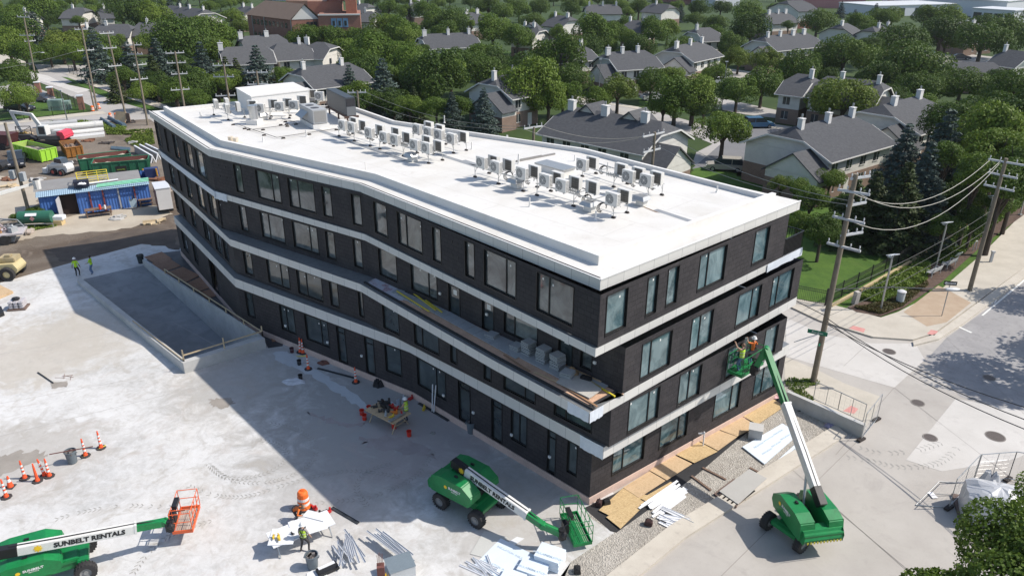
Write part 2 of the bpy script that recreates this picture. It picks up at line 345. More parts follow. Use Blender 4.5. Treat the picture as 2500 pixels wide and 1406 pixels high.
# ---- right-hand pavement, planting, lawn ----
sheet('sidewalk',[(1860,735),(1905,740),(2000,785),(2130,825),(2228,832),(2282,815),(2330,780),(2500,655),(3000,330),(2900,330),(2500,520),(2400,620),(2290,715),(2190,765),(2150,778),(2075,758),(2025,745),(1910,728)],.12,m_side,th_=.14)
sheet('kerb_stone',[(2228,836),(2284,818),(2334,782),(2502,654),(3002,330),(3030,330),(2520,664),(2350,793),(2292,830),(2230,846)],.125,m_kerb,th_=.15)
sheet('tan_paving',[(2205,765),(2290,700),(2330,720),(2370,742),(2310,790),(2262,800)],.124,m_tan)
sheet('red_tactile_paving',[(2072,805),(2082,798),(2112,806),(2108,815)],.125,m_pink); sheet('red_tactile_paving',[(2262,818),(2272,808),(2290,812),(2280,822)],.125,m_pink)
sheet('red_tactile_paving',[(2058,1003),(2078,990),(2096,998),(2085,1010)],.01,m_pink)
sheet('sidewalk',[(1915,870),(1990,900),(2060,935),(2150,968),(2140,1000),(2115,1040),(2010,1003),(1915,935)],.004,m_side)
sheet('lawn',[(1860,735),(1910,728),(2025,745),(2075,758),(2150,778),(2190,765),(2290,715),(2400,620),(2500,520),(2900,330),(3600,200),(2500,250),(1950,330),(1700,450),(1700,600)],.02,m_lawn)
def manhole(x,y,r=.36,label='round iron manhole cover in the street'):
    p=G(x,y); t=th('manhole_cover',label,'manhole cover',(p.x,p.y,0),0,'manhole covers in the street')
    b=MB(); b.lathe((0,0,0),[(0,.012),(r,.012),(r,.0)],24); b.build('lid',P('iron',(.13,.11,.10),.6,.3,8,.5),t,fix=False)
    b=MB(); b.lathe((0,0,0),[(r+.002,.012),(r+.07,.010),(r+.07,.0)],24); b.build('rim',P('iron_rim',(.22,.20,.18),.7,.3,8),t,fix=False)
manhole(2171,858,.4,'iron manhole cover on the pale slab nearest the sidewalk corner'); manhole(2241,983,.36,'iron manhole cover beside the temporary fence, middle of the street'); manhole(2271,1068,.36,'smaller pale manhole cover below the middle one'); manhole(2430,1065,.5,'large manhole cover on the pale slab by the shade'); manhole(2415,922,.36,'manhole cover in the tree shade on the asphalt lane')
# ---- left: road, far sidewalks ----
sheet('road_left',[(-300,60),(-40,130),(60,172),(160,205),(260,238),(400,276),(700,360),(640,420),(410,335),(365,300),(0,330),(-500,372),(-500,322),(0,300),(200,280),(240,268),(130,215),(40,178),(-300,80)],-.004,m_farroad)
sheet('pale_road_slab',[(52,170),(118,186),(160,206),(225,220),(190,228),(150,214),(90,196)],.006,m_road2)
sheet('side_street',[(85,158),(215,160),(260,176),(160,205),(100,188)],.002,m_farroad)
sheet('sidewalk_left',[(-300,95),(0,128),(80,158),(62,162),(-300,110)],.02,m_side); sheet('sidewalk_left',[(160,180),(190,182),(300,222),(420,262),(700,340),(690,350),(400,268),(280,230),(170,190)],.02,m_side)
sheet('verge',[(150,188),(165,190),(280,232),(400,272),(690,352),(685,362),(395,279),(262,240)],.012,m_lawn)
sheet('sidewalk_left',[(-500,318),(0,297),(200,276),(250,272),(262,278),(200,284),(0,306),(-500,330)],.02,m_side)
sheet('lawn_left',[(-500,300),(0,280),(60,262),(130,232),(200,262),(215,272),(0,296),(-500,318)],.02,m_lawn)
sheet('parking_left',[(-600,230),(0,212),(60,200),(130,232),(60,262),(-600,300)],.01,m_farroad)
# ---- the estate's own streets and parking ----
sheet('estate_road',[(1400,232),(1560,262),(1700,300),(1830,345),(1905,385),(1850,420),(1760,430),(1690,400),(1700,372),(1740,352),(1660,318),(1540,286),(1400,250)],.0,m_farroad)
sheet('parking_lot',[(1830,300),(1945,322),(1935,352),(1870,385),(1810,432),(1690,412),(1760,352)],.02,m_park)
sheet('estate_road',[(1560,205),(1640,215),(1900,270),(2000,290),(1990,300),(1820,280),(1620,240)],.0,m_farroad)
sheet('estate_road',[(2270,122),(2430,140),(2450,152),(2330,175),(2290,150),(2180,140),(2150,150),(2120,138)],.0,m_farroad)
sheet('estate_road',[(1720,170),(1860,178),(1900,196),(1830,200),(1720,186)],.0,m_farroad)
sheet('estate_path',[(1775,168),(1835,176),(1832,180),(1775,172)],.03,m_side); sheet('estate_path',[(1420,238),(1560,262),(1556,267),(1418,244)],.03,m_side)
sheet('estate_path',[(1868,300),(1945,312),(1925,322),(1862,306)],.03,m_side); sheet('estate_path',[(1560,228),(1625,238),(1622,242),(1558,232)],.03,m_side)
sheet('estate_lawn',[(1195,125),(1262,128),(1270,158),(1205,155)],.01,m_lawn); sheet('estate_lawn',[(1665,418),(1720,408),(1800,425),(1790,440),(1715,440)],.05,m_lawn)
sheet('estate_lawn',[(1560,240),(1620,250),(1700,280),(1640,272),(1560,256)],.03,m_lawn)
# ---------------- the apartment building ----------------
ZR,ZS,Z4T,Z4B,Z3T,Z3B,Z2T,Z2B,Z1=13.23,12.70,10.02,9.56,7.02,6.45,4.18,3.45,.45
def slate():
    a=N('slate_cladding'); u=a.uv(); b=a.n('ShaderNodeTexBrick'); a.l(u,b.inputs['Vector'])
    b.inputs['Scale'].default_value=1; b.inputs['Brick Width'].default_value=.42; b.inputs['Row Height'].default_value=.27; b.inputs['Mortar Size'].default_value=.013; b.offset=.37; b.inputs['Bias'].default_value=0
    b.inputs['Color1'].default_value=(.027,.0245,.028,1); b.inputs['Color2'].default_value=(.045,.040,.044,1); b.inputs['Mortar'].default_value=(.006,.006,.006,1)
    f2_=a.noise(u,.45,5,.65); c=a.mix(.4,b.outputs[0],a.ramp(a.noise(u,7,5,.7),[(.3,(.022,.021,.024)),(.7,(.052,.047,.050))]))
    c=a.mix(a.ramp(f2_,[(.5,(0,0,0)),(.72,(.5,.5,.5))]),c,(.075,.068,.068))
    bp=a.n('ShaderNodeBump'); bp.inputs['Strength'].default_value=.8; bp.inputs['Distance'].default_value=.015; a.l(b.outputs['Fac'],bp.inputs['Height']); bp.invert=True; a.l(bp.outputs[0],a.b.inputs['Normal'])
    return a.out(c,.75,0,.35)
def panelmat(name,col,wd,seam=(.25,.25,.25),var=.04):
    a=N(name); u=a.uv(); b=a.n('ShaderNodeTexBrick'); a.l(u,b.inputs['Vector']); b.inputs['Scale'].default_value=1; b.inputs['Brick Width'].default_value=wd; b.inputs['Row Height'].default_value=40; b.inputs['Mortar Size'].default_value=.012; b.offset=0
    b.inputs['Color1'].default_value=(*sc(col,1-var),1); b.inputs['Color2'].default_value=(*sc(col,1+var),1); b.inputs['Mortar'].default_value=(*seam,1)
    c=a.mix(.12,b.outputs[0],a.ramp(a.noise(u,1.5,5,.6),[(.3,sc(col,.7)),(.7,sc(col,1.05))]))
    return a.out(c,.45,0,.5)
m_slate=slate(); m_panel=panelmat('white_metal_panel',(.62,.61,.585),1.12); m_flash=P('galvanised_flashing',(.30,.31,.31),.45,.3,3,.5)
m_roof=world_mat('white_membrane',[(.3,(.645,.63,.60)),(.7,(.72,.71,.69))],.22,7,.55,layers=[(1.1,.56,.8,(.54,.50,.44),.5,1.2),(.35,.55,.8,(.52,.48,.42),.4,2)])
def seamroof():
    a=N('white_membrane_seamed'); p=a.pos(); mp=a.n('ShaderNodeMapping'); mp.inputs['Rotation'].default_value=(0,0,R(44)); a.l(p,mp.inputs[0]); b=a.n('ShaderNodeTexBrick'); a.l(mp.outputs[0],b.inputs['Vector']); b.inputs['Scale'].default_value=1; b.inputs['Brick Width'].default_value=15; b.inputs['Row Height'].default_value=3.0; b.inputs['Mortar Size'].default_value=.035
    b.inputs['Color1'].default_value=(.655,.64,.605,1); b.inputs['Color2'].default_value=(.665,.65,.615,1); b.inputs['Mortar'].default_value=(.58,.565,.53,1)
    c=a.mix(a.ramp(a.noise(p,.2,7,.65,1),[(.45,(0,0,0)),(.7,(.55,.55,.55))]),b.outputs[0],(.52,.49,.43)); c=a.mix(a.ramp(a.noise(p,1.3,6,.7,1.5),[(.55,(0,0,0)),(.72,(.35,.35,.35))]),c,(.44,.40,.35)); return a.out(c,.5,0,.35)
m_roofs=seamroof()
m_frame=P('black_window_frame',(.012,.012,.013),.4,.1)
def glassm(name,col,c2,scale):  # blotchy sky reflection painted into the pane colour, with sunlit and shaded tones
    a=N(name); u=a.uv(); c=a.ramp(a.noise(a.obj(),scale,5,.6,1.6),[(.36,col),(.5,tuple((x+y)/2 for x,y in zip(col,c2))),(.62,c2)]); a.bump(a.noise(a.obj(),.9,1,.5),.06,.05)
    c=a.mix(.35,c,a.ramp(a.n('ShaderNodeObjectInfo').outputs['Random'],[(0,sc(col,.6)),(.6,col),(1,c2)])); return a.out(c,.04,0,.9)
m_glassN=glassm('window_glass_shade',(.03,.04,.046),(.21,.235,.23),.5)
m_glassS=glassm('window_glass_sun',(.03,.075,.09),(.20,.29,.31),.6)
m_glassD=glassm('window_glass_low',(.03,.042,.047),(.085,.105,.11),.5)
m_sticker=P('sticker',(.75,.75,.72),.6,.05)
m_foam=P('pink_insulation',(.62,.46,.39),.8,.2,1.5)
APT=th('apartment_building','four storey apartment building under construction, black slate walls with white bands','building')
def ins(poly,d):
    "move a polyline (left facade then right facade) inward by d; building lies to its left when walked right-end"
    n=len(poly); out=[]
    for i in range(n):
        ns=[]
        for a,b in ((i-1,i),(i,i+1)):
            if a<0 or b>=n: continue
            t=(poly[b]-poly[a]); t.z=0; t.normalize(); ns.append(V((-t.y,t.x,0)))
        v=ns[0] if len(ns)==1 else (ns[0]+ns[1])/(1+ns[0].dot(ns[1])); out.append(poly[i]+v*d)
    return out
RFp=[G(363.9,272,ZR),G(507.5,364.5,ZR),G(878,449.5,ZR),G(1466.1,683.6,ZR),G(1955,491,ZR)]
B4p=[G(385,364,Z4T),G(522,466,Z4T),G(890,571,Z4T),G(1454.2,850.7,Z4T),G(1959.3,603,Z4T)]
B3p=[G(414.5,444.6,Z3T),G(560,583,Z3T),G(880,693,Z3T),G(1200,899,Z3B),G(1439.2,1006,Z3T),G(1946,724,Z3T)]
B2p=[G(423.5,526.8,Z2T),G(574,690,(Z2T+Z2B)/2),G(1000,860,Z2B),G(1474.4,1091,Z2T),G(1927.7,838.7,Z2T)]
BK=[G(1895,472,13.8),G(1431,356,13.8),G(964,289,13.8),G(870,257,13.8)]
BK[0]=BK[0]+V((.9,.6,0)); BKL=G(580,242.4,13.8)
def flat(p): return V((p.x,p.y,0))
def slab(name,poly,z0,z1,mt,inset=0,bk=None):
    pl=[flat(p) for p in poly]+[flat(p)+V((.0,.4,0)) for p in BK]+[flat(BKL)+V((.1,.5,0))]
    b=MB(); b.prism([(p.x,p.y) for p in pl],z0,z1,0,1); return b.build(name,[m_panel,mt],APT)
slab('roof_slab',RFp,ZS,ZR,m_roofs)
slab('white_band',B4p,Z4B,Z4T-.02,m_flash); slab('white_band',B3p,Z3B,Z3T-.02,m_flash); slab('white_band',B2p,Z2B,Z2T-.02,m_flash)
f4=ins(B4p,.12); f4[3]=G(1456,846.2,Z4T); f4[4]=G(1908,625.4,Z4T)
f3=ins(B4p,.12); f3=[f3[0],f3[1],f3[2],G(1514.2,959.3,Z3T),G(1941,722.5,Z3T)]
f2=[*ins(B3p[:3]+[B3p[4]],.16)[:2],ins(B3p[:3]+[B3p[4]],.16)[2],G(1480,1088,Z2T),G(1903,852,Z2T)]
f1=[G(441.4,612.5,Z1),*ins(B2p,.12)[1:3],G(1439.2,1214,Z1),G(1903,956,Z1)]
_t=(flat(B4p[4])-flat(B4p[3])).normalized(); _n=V((_t.y,-_t.x,0))
for _i in (3,4): f3[_i]=f3[_i]+_n*.13; f2[_i]=f2[_i]+_n*.17; f4[_i]=f4[_i]+_n*.08
for F_ in (f4,f3,f2,f1):
    for i in range(5): F_[i]=flat(F_[i])
# windows: (facade segment, px left x,y of sill, px right x,y, mullion, kind)
WN={4:(f4,Z4T,ZS,(10.43,12.47),(10.43,12.47),[
 (0,387.5,355,397,361,0),(0,410.5,370.6,415,374.5,0),(0,430.4,387,442,396,0),(0,457,408,477,422,.3),(0,486,429,509,445,.7),
 (1,579.5,471,596.4,474,0),(1,632.6,486.5,688,498.6,.65),(1,710,507,771.7,522.8,.35),(1,792,531,812.8,535,0),(1,863,551,885,556,0),
 (2,916.8,568.7,947,582,0),(2,973.6,594,1031.7,623,.33),(2,1058.3,637.7,1077.6,646,0),(2,1136.9,674,1158.6,686,0),(2,1182.7,696,1258.6,731,.68),(2,1310,756,1397,796,.32),
 (3,1477.4,817,1527,794,0),(3,1576,770.7,1600,761.8,0),(3,1625,746.5,1649.9,737,0),(3,1701.4,712,1765.4,681.8,.35),(3,1834.8,648,1868.6,632.7,0)]),
3:(f3,Z3T,Z4B,(7.42,9.35),(7.25,9.27),[
 (0,419.9,444.6,429,450,0),(0,441.7,462.8,446.5,467,0),(0,461,484.5,472.5,491.8,0),(0,487.6,504,505.6,518.8,.65),(0,515.5,527.8,535.5,546.7,.3),(0,542.4,555.7,550.4,561.7,0),
 (1,594,582.6,610,586.6,0),(1,644.7,599,700,615.9,.33),(1,722,624,781.4,641,.67),(1,802,648.5,822.5,655.8,0),(1,868,670,888,677,0),
 (2,929,689.6,971,701.7,0),(2,1006,716,1068,741.6,.66),(2,1096.8,759.6,1123,767,'D'),(2,1177.7,799.4,1205,809,'D'),(2,1231,819,1310.8,854,.3),(2,1363,881.5,1395.5,891.5,'D'),(2,1416.6,904,1442.7,913.9,0),
 (3,1562.7,924,1633.9,884.5,.33),(3,1682.6,856.8,1733.4,831,.45),(3,1795,795.6,1850,764,.66),(3,1878,749,1928,722.5,.33)]),
2:(f2,Z2T,Z3B,(4.5,6.3),(4.38,6.3),[
 (0,433,522.8,441,531,0),(0,452.8,544.7,457.8,549.7,0),(0,474.7,569.6,484.7,578.6,0),(0,505.6,601.5,519.5,611.5,.3),(0,531.5,628.4,548.4,645.3,.5),(0,553.4,649.3,564.3,660.3,0),
 (1,603,683,622,688,0),(1,659,701.7,711,721,.6),(1,731.8,732,791,749,.35),(1,810,758.6,829.7,764.6,0),(1,879,776,897,783,0),
 (2,937.5,804,975,816,0),(2,1012.4,833,1071.7,863.4,.3),(2,1100.7,879,1115,888.8,0),(2,1181.7,920,1198.6,930,0),(2,1230,938.7,1305.8,981,.66),(2,1352.9,1009,1442.6,1055,.3),
 (3,1532.5,1051,1605.4,1009,.68),(3,1654.5,980.5,1706.8,952,.5),(3,1770.8,914.7,1804.5,895,0),(3,1863,857,1893,843,0)]),
1:(f1,Z1,Z2B,(1.28,3.25),(1.12,3.2),[
 (0,448.8,599.5,459.8,609.5,0),(0,473.7,617.5,481.7,625.4,0),(0,513,655,527,668,'O'),
 (1,598,717,616,727,0),(1,688,793,722,809,.4),(1,750,827,804.5,845.3,.67),(1,828.6,875.5,848,884,'D'),(1,896,904.5,917,913,'D'),(1,943.5,908,981,920,0),
 (2,1021,939.6,1088.6,965,.66),(2,1121,1001,1147.9,1011,'D'),(2,1201,1042.4,1225,1053,'D'),(2,1248,1065.9,1285,1078,.5),(2,1336,1129,1354,1150,'D'),(2,1384,1149.6,1406,1162.8,0),
 (3,1493.8,1160.7,1570,1116,.35),(3,1609,1097,1674.8,1058.7,.7),(3,1739.8,1025,1801,991,.7),(3,1836.6,972.7,1891.7,941,.4)])}
rw=random.Random(5)
for fl,(F_,z0,z1,zl,zr,wins) in WN.items():
    back=[flat(p)-V((.3,-.0,0)) for p in BK]+[flat(BKL)]
    wb=MB()
    ring=[F_[4]]+back+[F_[0]]
    for i in range(len(ring)-1):
        a,b=ring[i],ring[i+1]; wb.add([(a.x,a.y,z0),(b.x,b.y,z0),(b.x,b.y,z1),(a.x,a.y,z1)],[(0,1,2,3)])
    for sgi in range(4):
        P0,P1=F_[sgi],F_[sgi+1]; T=(P1-P0); L=T.length; T.normalize(); Nn=V((T.y,-T.x,0)) # outward
        zz=zr if sgi==3 else zl; op=[]
        for wdef in wins:
            if wdef[0]!=sgi: continue
            s0=WALL(wdef[1],wdef[2],P0,P1)[0]; s1=WALL(wdef[3],wdef[4],P0,P1)[0]; s0=max(.12,s0); s1=min(L-.12,max(s1,s0+.42))
            kd=wdef[5]; a,b=(z0+.04 if kd in('D','O') else zz[0]),(zz[1] if kd!='O' else z1-.05)
            if fl==3 and sgi==2 and kd!='D' : a=7.5
            if fl==1 and kd=='D': a=z0+.1
            if a>=b: continue
            op.append((s0,s1,a,b,kd))
        op.sort(); q=[]
        for o_ in op:
            if q and o_[0]<q[-1][1]+.08: o_=(q[-1][1]+.08,max(o_[1],q[-1][1]+.5),*o_[2:])
            q.append(o_)
        op=q
        def pt(s,z,d=0): p=P0+T*s+Nn*d; return (p.x,p.y,z)
        s_=0
        def qd(a,b,c,d): 
            if b-a>1e-4 and d-c>1e-4: wb.add([pt(a,c),pt(b,c),pt(b,d),pt(a,d)],[(0,1,2,3)])
        for (s0,s1,a,b,kd) in op:
            qd(s_,s0,z0,z1); qd(s0,s1,z0,a); qd(s0,s1,b,z1); s_=s1
            wo=MB(); D=-.16
            for c1,c2 in (((s0,a),(s1,a)),((s1,a),(s1,b)),((s1,b),(s0,b)),((s0,b),(s0,a))):
                wo.add([pt(*c1,.02),pt(*c2,.02),pt(*c2,D),pt(*c1,D)],[(0,1,2,3)])
            def bar(sa,sb,za,zb,d0,d1,mb): 
                v=[pt(sa,za,d0),pt(sb,za,d0),pt(sb,zb,d0),pt(sa,zb,d0),pt(sa,za,d1),pt(sb,za,d1),pt(sb,zb,d1),pt(sa,zb,d1)]
                mb.add(v,[(0,1,2,3),(7,6,5,4),(0,4,5,1),(1,5,6,2),(2,6,7,3),(3,7,4,0)])
            fw=.05
            ox=.045
            for (sa,sb,za,zb) in ((s0-ox,s0,a-ox,b+ox),(s1,s1+ox,a-ox,b+ox),(s0,s1,a-ox,a),(s0,s1,b,b+ox)): bar(sa,sb,za,zb,.002,.028,wo)
            if kd=='O':
                wo.add([pt(s0,a,-1.2),pt(s1,a,-1.2),pt(s1,b,-1.2),pt(s0,b,-1.2)],[(0,1,2,3)]); wo.build('doorway',m_frame,APT); continue
            for (sa,sb,za,zb) in ((s0,s0+fw,a,b),(s1-fw,s1,a,b),(s0+fw,s1-fw,a,a+fw),(s0+fw,s1-fw,b-fw,b)): bar(sa,sb,za,zb,-.06,-.12,wo)
            if isinstance(kd,float): sm=s0+(s1-s0)*kd; bar(sm-.03,sm+.03,a+fw,b-fw,-.05,-.12,wo)
            if kd=='D': bar(s0+fw,s1-fw,b-.5,b-.42,-.05,-.12,wo)
            w_=wo.build('door' if kd=='D' else 'window',m_frame,APT)
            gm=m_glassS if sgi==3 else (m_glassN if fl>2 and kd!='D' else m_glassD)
            cuts=[s0+fw,s1-fw] if not isinstance(kd,float) else [s0+fw,sm-.03,sm+.03,s1-fw]
            for k in range(0,len(cuts),2):
                gb=MB(); gb.add([pt(cuts[k],a+fw,-.10),pt(cuts[k+1],a+fw,-.10),pt(cuts[k+1],b-fw,-.10),pt(cuts[k],b-fw,-.10)],[(0,1,2,3)])
                g=gb.build('pane',gm,w_,fix=False)
                if rw.random()<.75 and kd!='D':
                    sb=MB(); x=rw.uniform(cuts[k]+.12,cuts[k+1]-.12) if cuts[k+1]-cuts[k]>.3 else cuts[k]+.1; z=b-fw-rw.uniform(.12,.35)
                    sb.add([pt(x-.045,z-.05,-.097),pt(x+.045,z-.05,-.097),pt(x+.045,z+.06,-.097),pt(x-.045,z+.06,-.097)],[(0,1,2,3)]); sb.build('sticker',m_sticker,w_,fix=False)
            if fl==3 and kd=='D':
                sb=MB(); x=(s0+s1)/2; sb.add([pt(x-.16,b-1.0,-.095),pt(x+.14,b-1.0,-.095),pt(x+.14,b-.68,-.095),pt(x-.16,b-.68,-.095)],[(0,1,2,3)]); sb.build('paper_notice',m_sticker,w_,fix=False)
        qd(s_,L,z0,z1)
    wb.build('slate_wall',m_slate,APT,fix=False)
# foundation insulation
fo=ins(f1,-.05); pl=[(p.x,p.y) for p in fo]+[(flat(p).x,flat(p).y+.3) for p in BK]+[(BKL.x,BKL.y+.3)]
b=MB(); b.prism(pl,0,Z1-.01); b.build('foundation_insulation',m_foam,APT)
# roof parapet (upstand) and its back run
def pwall(pts,th_,z0,z1,name,mat,closed=False):
    b=MB(); n=len(pts); o2=ins(pts,th_)
    a=[(p.x,p.y) for p in pts]; c=[(p.x,p.y) for p in o2]
    for i in range(n-1):
        q=[a[i],a[i+1],c[i+1],c[i]]; b.prism(q,z0,z1)
    return b.build(name,mat,APT)
ZP=13.72
pp=[G(398.4,260,ZP),G(538.6,342.8,ZP),G(916.8,424.8,ZP),G(1462,625,ZP),G(1895,472,ZP),G(1431,356,ZP),G(964,289,ZP),G(870,257,ZP),G(580,242.4,ZP),G(398.4,260,ZP)]
fp=[flat(p) for p in pp]; pwall(fp[:5],.28,ZR-.01,ZP,'roof_parapet',m_roof); pwall(fp[4:],.24,ZR-.01,13.52,'rear_parapet',m_roof)
# membrane edge strip lying loose on the roof ledge
b=MB(); e=ins(RFp,.16); 
for i in range(3): b.beam(flat(e[i])+V((0,0,ZR+.015)),flat(e[i+1])+V((0,0,ZR+.015)),.05,.02)
b.build('roof_edge_seam',P('black_sealant',(.04,.04,.042),.6,.2),APT)
# ledge curb along fascia
b=MB(); e=ins(RFp,.08)
for i in range(4): b.beam(flat(RFp[i])+V((0,0,ZR+.02)),flat(RFp[i+1])+V((0,0,ZR+.02)),.07,.05)
b.build('fascia_cap',P('white_cap',(.72,.71,.69),.5,.05),APT)
# terrace on the third band: membrane, plywood, pavers
TC=flat(B3p[4]); TK=flat(B3p[2]); TM=flat(B3p[3])
dk=MB(); inner=ins([TK,TM,TC,flat(B3p[5])],.34); fe=ins(f3,-.02)
f3c=f3[3]
dpoly=[inner[0].lerp(inner[1],.28),inner[1],inner[2],inner[2].lerp(inner[3],.13),f3c+V((.05,-.1,0)),f3[2].lerp(f3[3],.28)]
dk.prism([(p.x,p.y) for p in dpoly],Z3T-.02,Z3T+.03); dk.build('terrace_plywood',P('weathered_plywood',(.62,.40,.27),.8,.35,1.5),APT)
wp=MB(); e0=ins([TK,TM],.3); wp.prism([(p.x,p.y) for p in (e0[0].lerp(e0[1],.02),inner[0].lerp(inner[1],.28),f3[2].lerp(f3[3],.28),f3[2].lerp(f3[3],.03))],Z3T-.02,Z3T+.05); wp.build('terrace_wrap_sheet',world_mat('printed_wrap',[(.42,(.55,.55,.58)),(.58,(.52,.48,.50)),(.64,(.38,.22,.23))],2.2,3,.6),APT)
dm=MB()
for i in range(2): dm.beam(ins([TK,TM,TC],.3)[i]+V((0,0,Z3T+.03)),ins([TK,TM,TC],.3)[i+1]+V((0,0,Z3T+.03)),.13,.12)
e=ins([TK,TM,TC,flat(B3p[5])],.3); dm.beam(e[2]+V((0,0,Z3T+.03)),e[2].lerp(e[3],.16)+V((0,0,Z3T+.03)),.13,.12); dm.build('terrace_gutter_edge',m_black,APT)
Tl=(TC-TM).normalized(); Nl=V((-Tl.y,Tl.x,0)) # inward
pvb=MB(); base=TC+Nl*1.2-Tl*1.0
pvb.prism([(p.x,p.y) for p in (base-Nl*.1,base+Nl*1.35+Tl*.2,base+Nl*1.3-Tl*7.5,base-Tl*7.5-Nl*.1)],Z3T+.05,Z3T+.12); pvb.build('terrace_paver_bed',P('grey_paver',(.36,.37,.375),.8,.15,3),APT)
pvb=MB(); L3=(TM-TK).normalized(); N3=V((-L3.y,L3.x,0))
for k in range(13):
    q=TM+N3*1.28-L3*(k*.72-.6); pvb.box((q.x,q.y,Z3T+.1),(.68,.8,.05),rz=math.atan2(L3.y,L3.x))
pvb.build('terrace_pavers',MAT['grey_paver'],APT)
# right-end recessed balcony with dark railing
a=flat(f4[4]); b_=flat(B4p[4]); T=(flat(B4p[4])-flat(B4p[3])).normalized()
rb=MB(); a0=a+T*.0; b0=flat(B4p[4])-T*.15
for k in range(15):
    q=a0.lerp(b0,k/14); rb.box((q.x,q.y,Z4T+.55),(.025,.025,1.1))
rb.beam(a0+V((0,0,Z4T+1.1)),b0+V((0,0,Z4T+1.1)),.05,.05); n_=V((-T.y,T.x,0)); c0=b0+n_*3.2
rb.beam(b0+V((0,0,Z4T+1.1)),c0+V((0,0,Z4T+1.1)),.05,.05)
for k in range(22):
    q=b0.lerp(c0,k/21); rb.box((q.x,q.y,Z4T+.55),(.025,.025,1.1))
rb.build('balcony_railing',m_frame,APT)
rb=MB(); rb.beam(a0+V((0,0,Z4T+.5))+n_*.06,b0+V((0,0,Z4T+.5))+n_*.06,.02,.98); rb.build('balcony_screen',m_frame,APT)
# loose white weather sheeting still on the bands
ws=P('white_weather_sheet',(.66,.70,.76),.5,.1,3)
def sheet_on(P0,P1,s0,s1,z0,z1,d=.03,name='weather_sheet'):
    T=(flat(P1)-flat(P0)).normalized(); n=V((T.y,-T.x,0)); rr=random.Random(int(s0*10)); b=MB(); k=10
    vs=[]
    for i in range(k+1):
        s=s0+(s1-s0)*i/k; p=flat(P0)+T*s
        for z in (z0-rr.uniform(0,.06),(z0+z1)/2,z1+.01): q=p+n*(d+rr.uniform(0,.03)); vs.append((q.x,q.y,z))
    b.add(vs,[(i*3+j,(i+1)*3+j,(i+1)*3+j+1,i*3+j+1) for i in range(k) for j in (0,1)]); return b.build(name,ws,APT)
LB=(flat(B4p[4])-flat(B4p[3])).length; sheet_on(B4p[3],B4p[4],LB-4.2,LB-.05,Z4B-.02,Z4T)
l3=(TC-TM).length; sheet_on(TM,TC,l3-1.35,l3,Z3B,Z3T); sheet_on(TC,B3p[5],0,.95,Z3B,Z3T)
l2=(flat(B2p[3])-flat(B2p[2])).length; sheet_on(B2p[2],B2p[3],l2-1.5,l2,Z2B,Z2T)
sheet_on(B4p[0],B4p[1],1.0,16.2,Z4B,Z4T,.02); sheet_on(B4p[1],B4p[2],0,1.6,Z4B-.08,Z4T)
def VB(c,d,rz): b=MB(); b.box(c,d,rz=rz); b.build('wall_vent',P('vent_white',(.7,.7,.68),.5,.05),APT)
def BH(c,d,rz): b=MB(); b.box(c,d,rz=rz); b.build('opening_cover',m_frame,APT)
for P0,P1,z,ss in ((f3[2],f3[3],8.1,(7.2,11.2,18.9)),(f1[2],f1[3],1.6,(-.2+3.3,5.8,9.0,11.9))):
    T=(P1-P0).normalized(); n=V((T.y,-T.x,0))
    for s in ss: q=P0+T*s+n*.05; VB((q.x,q.y,z),(.16,.09,.14),rz=math.atan2(T.y,T.x))
T=(f1[2]-f1[1]).normalized(); n=V((T.y,-T.x,0))
for s in (5.2,9.6,12.9): q=f1[1]+T*s+n*.05; VB((q.x,q.y,1.7),(.16,.09,.14),rz=math.atan2(T.y,T.x))

for F_,z in ((f4,12.1),(f4,11.3),(f3,9.1),(f2,6.0)):
    for sg,ss in ((1,(.9,1.7,11.7,12.2)),(2,(.6,1.0,9.2,9.7))):
        P0,P1=F_[sg],F_[sg+1]; T=(P1-P0).normalized(); n=V((T.y,-T.x,0))
        for s in ss: q=P0+T*s+n*.012; BH((q.x,q.y,z),(.11,.02,.13),rz=math.atan2(T.y,T.x))

# ---------------- things on the roof ----------------
ZF=ZR+.002
m_ac=P('cream_enamel',(.62,.61,.58),.45,.05,4); m_fan=P('fan_grille',(.20,.205,.205),.5,.1,20); m_coil=None
def coilmat():
    a=N('condenser_coil'); u=a.uv(); b=a.n('ShaderNodeTexBrick'); a.l(u,b.inputs['Vector']); b.inputs['Scale'].default_value=1; b.inputs['Brick Width'].default_value=.11; b.inputs['Row Height'].default_value=.13; b.inputs['Mortar Size'].default_value=.006; b.offset=0
    b.inputs['Color1'].default_value=(.075,.07,.062,1); b.inputs['Color2'].default_value=(.095,.085,.072,1); b.inputs['Mortar'].default_value=(.2,.2,.19,1); return a.out(b.outputs[0],.6)
m_coil=coilmat(); m_galv=P('galvanised_steel',(.42,.43,.43),.4,.1,6,.6); m_rub=P('rubber_foot',(.035,.028,.026),.8,.2); m_hose=P('black_insulated_line',(.02,.02,.02),.7,.1)
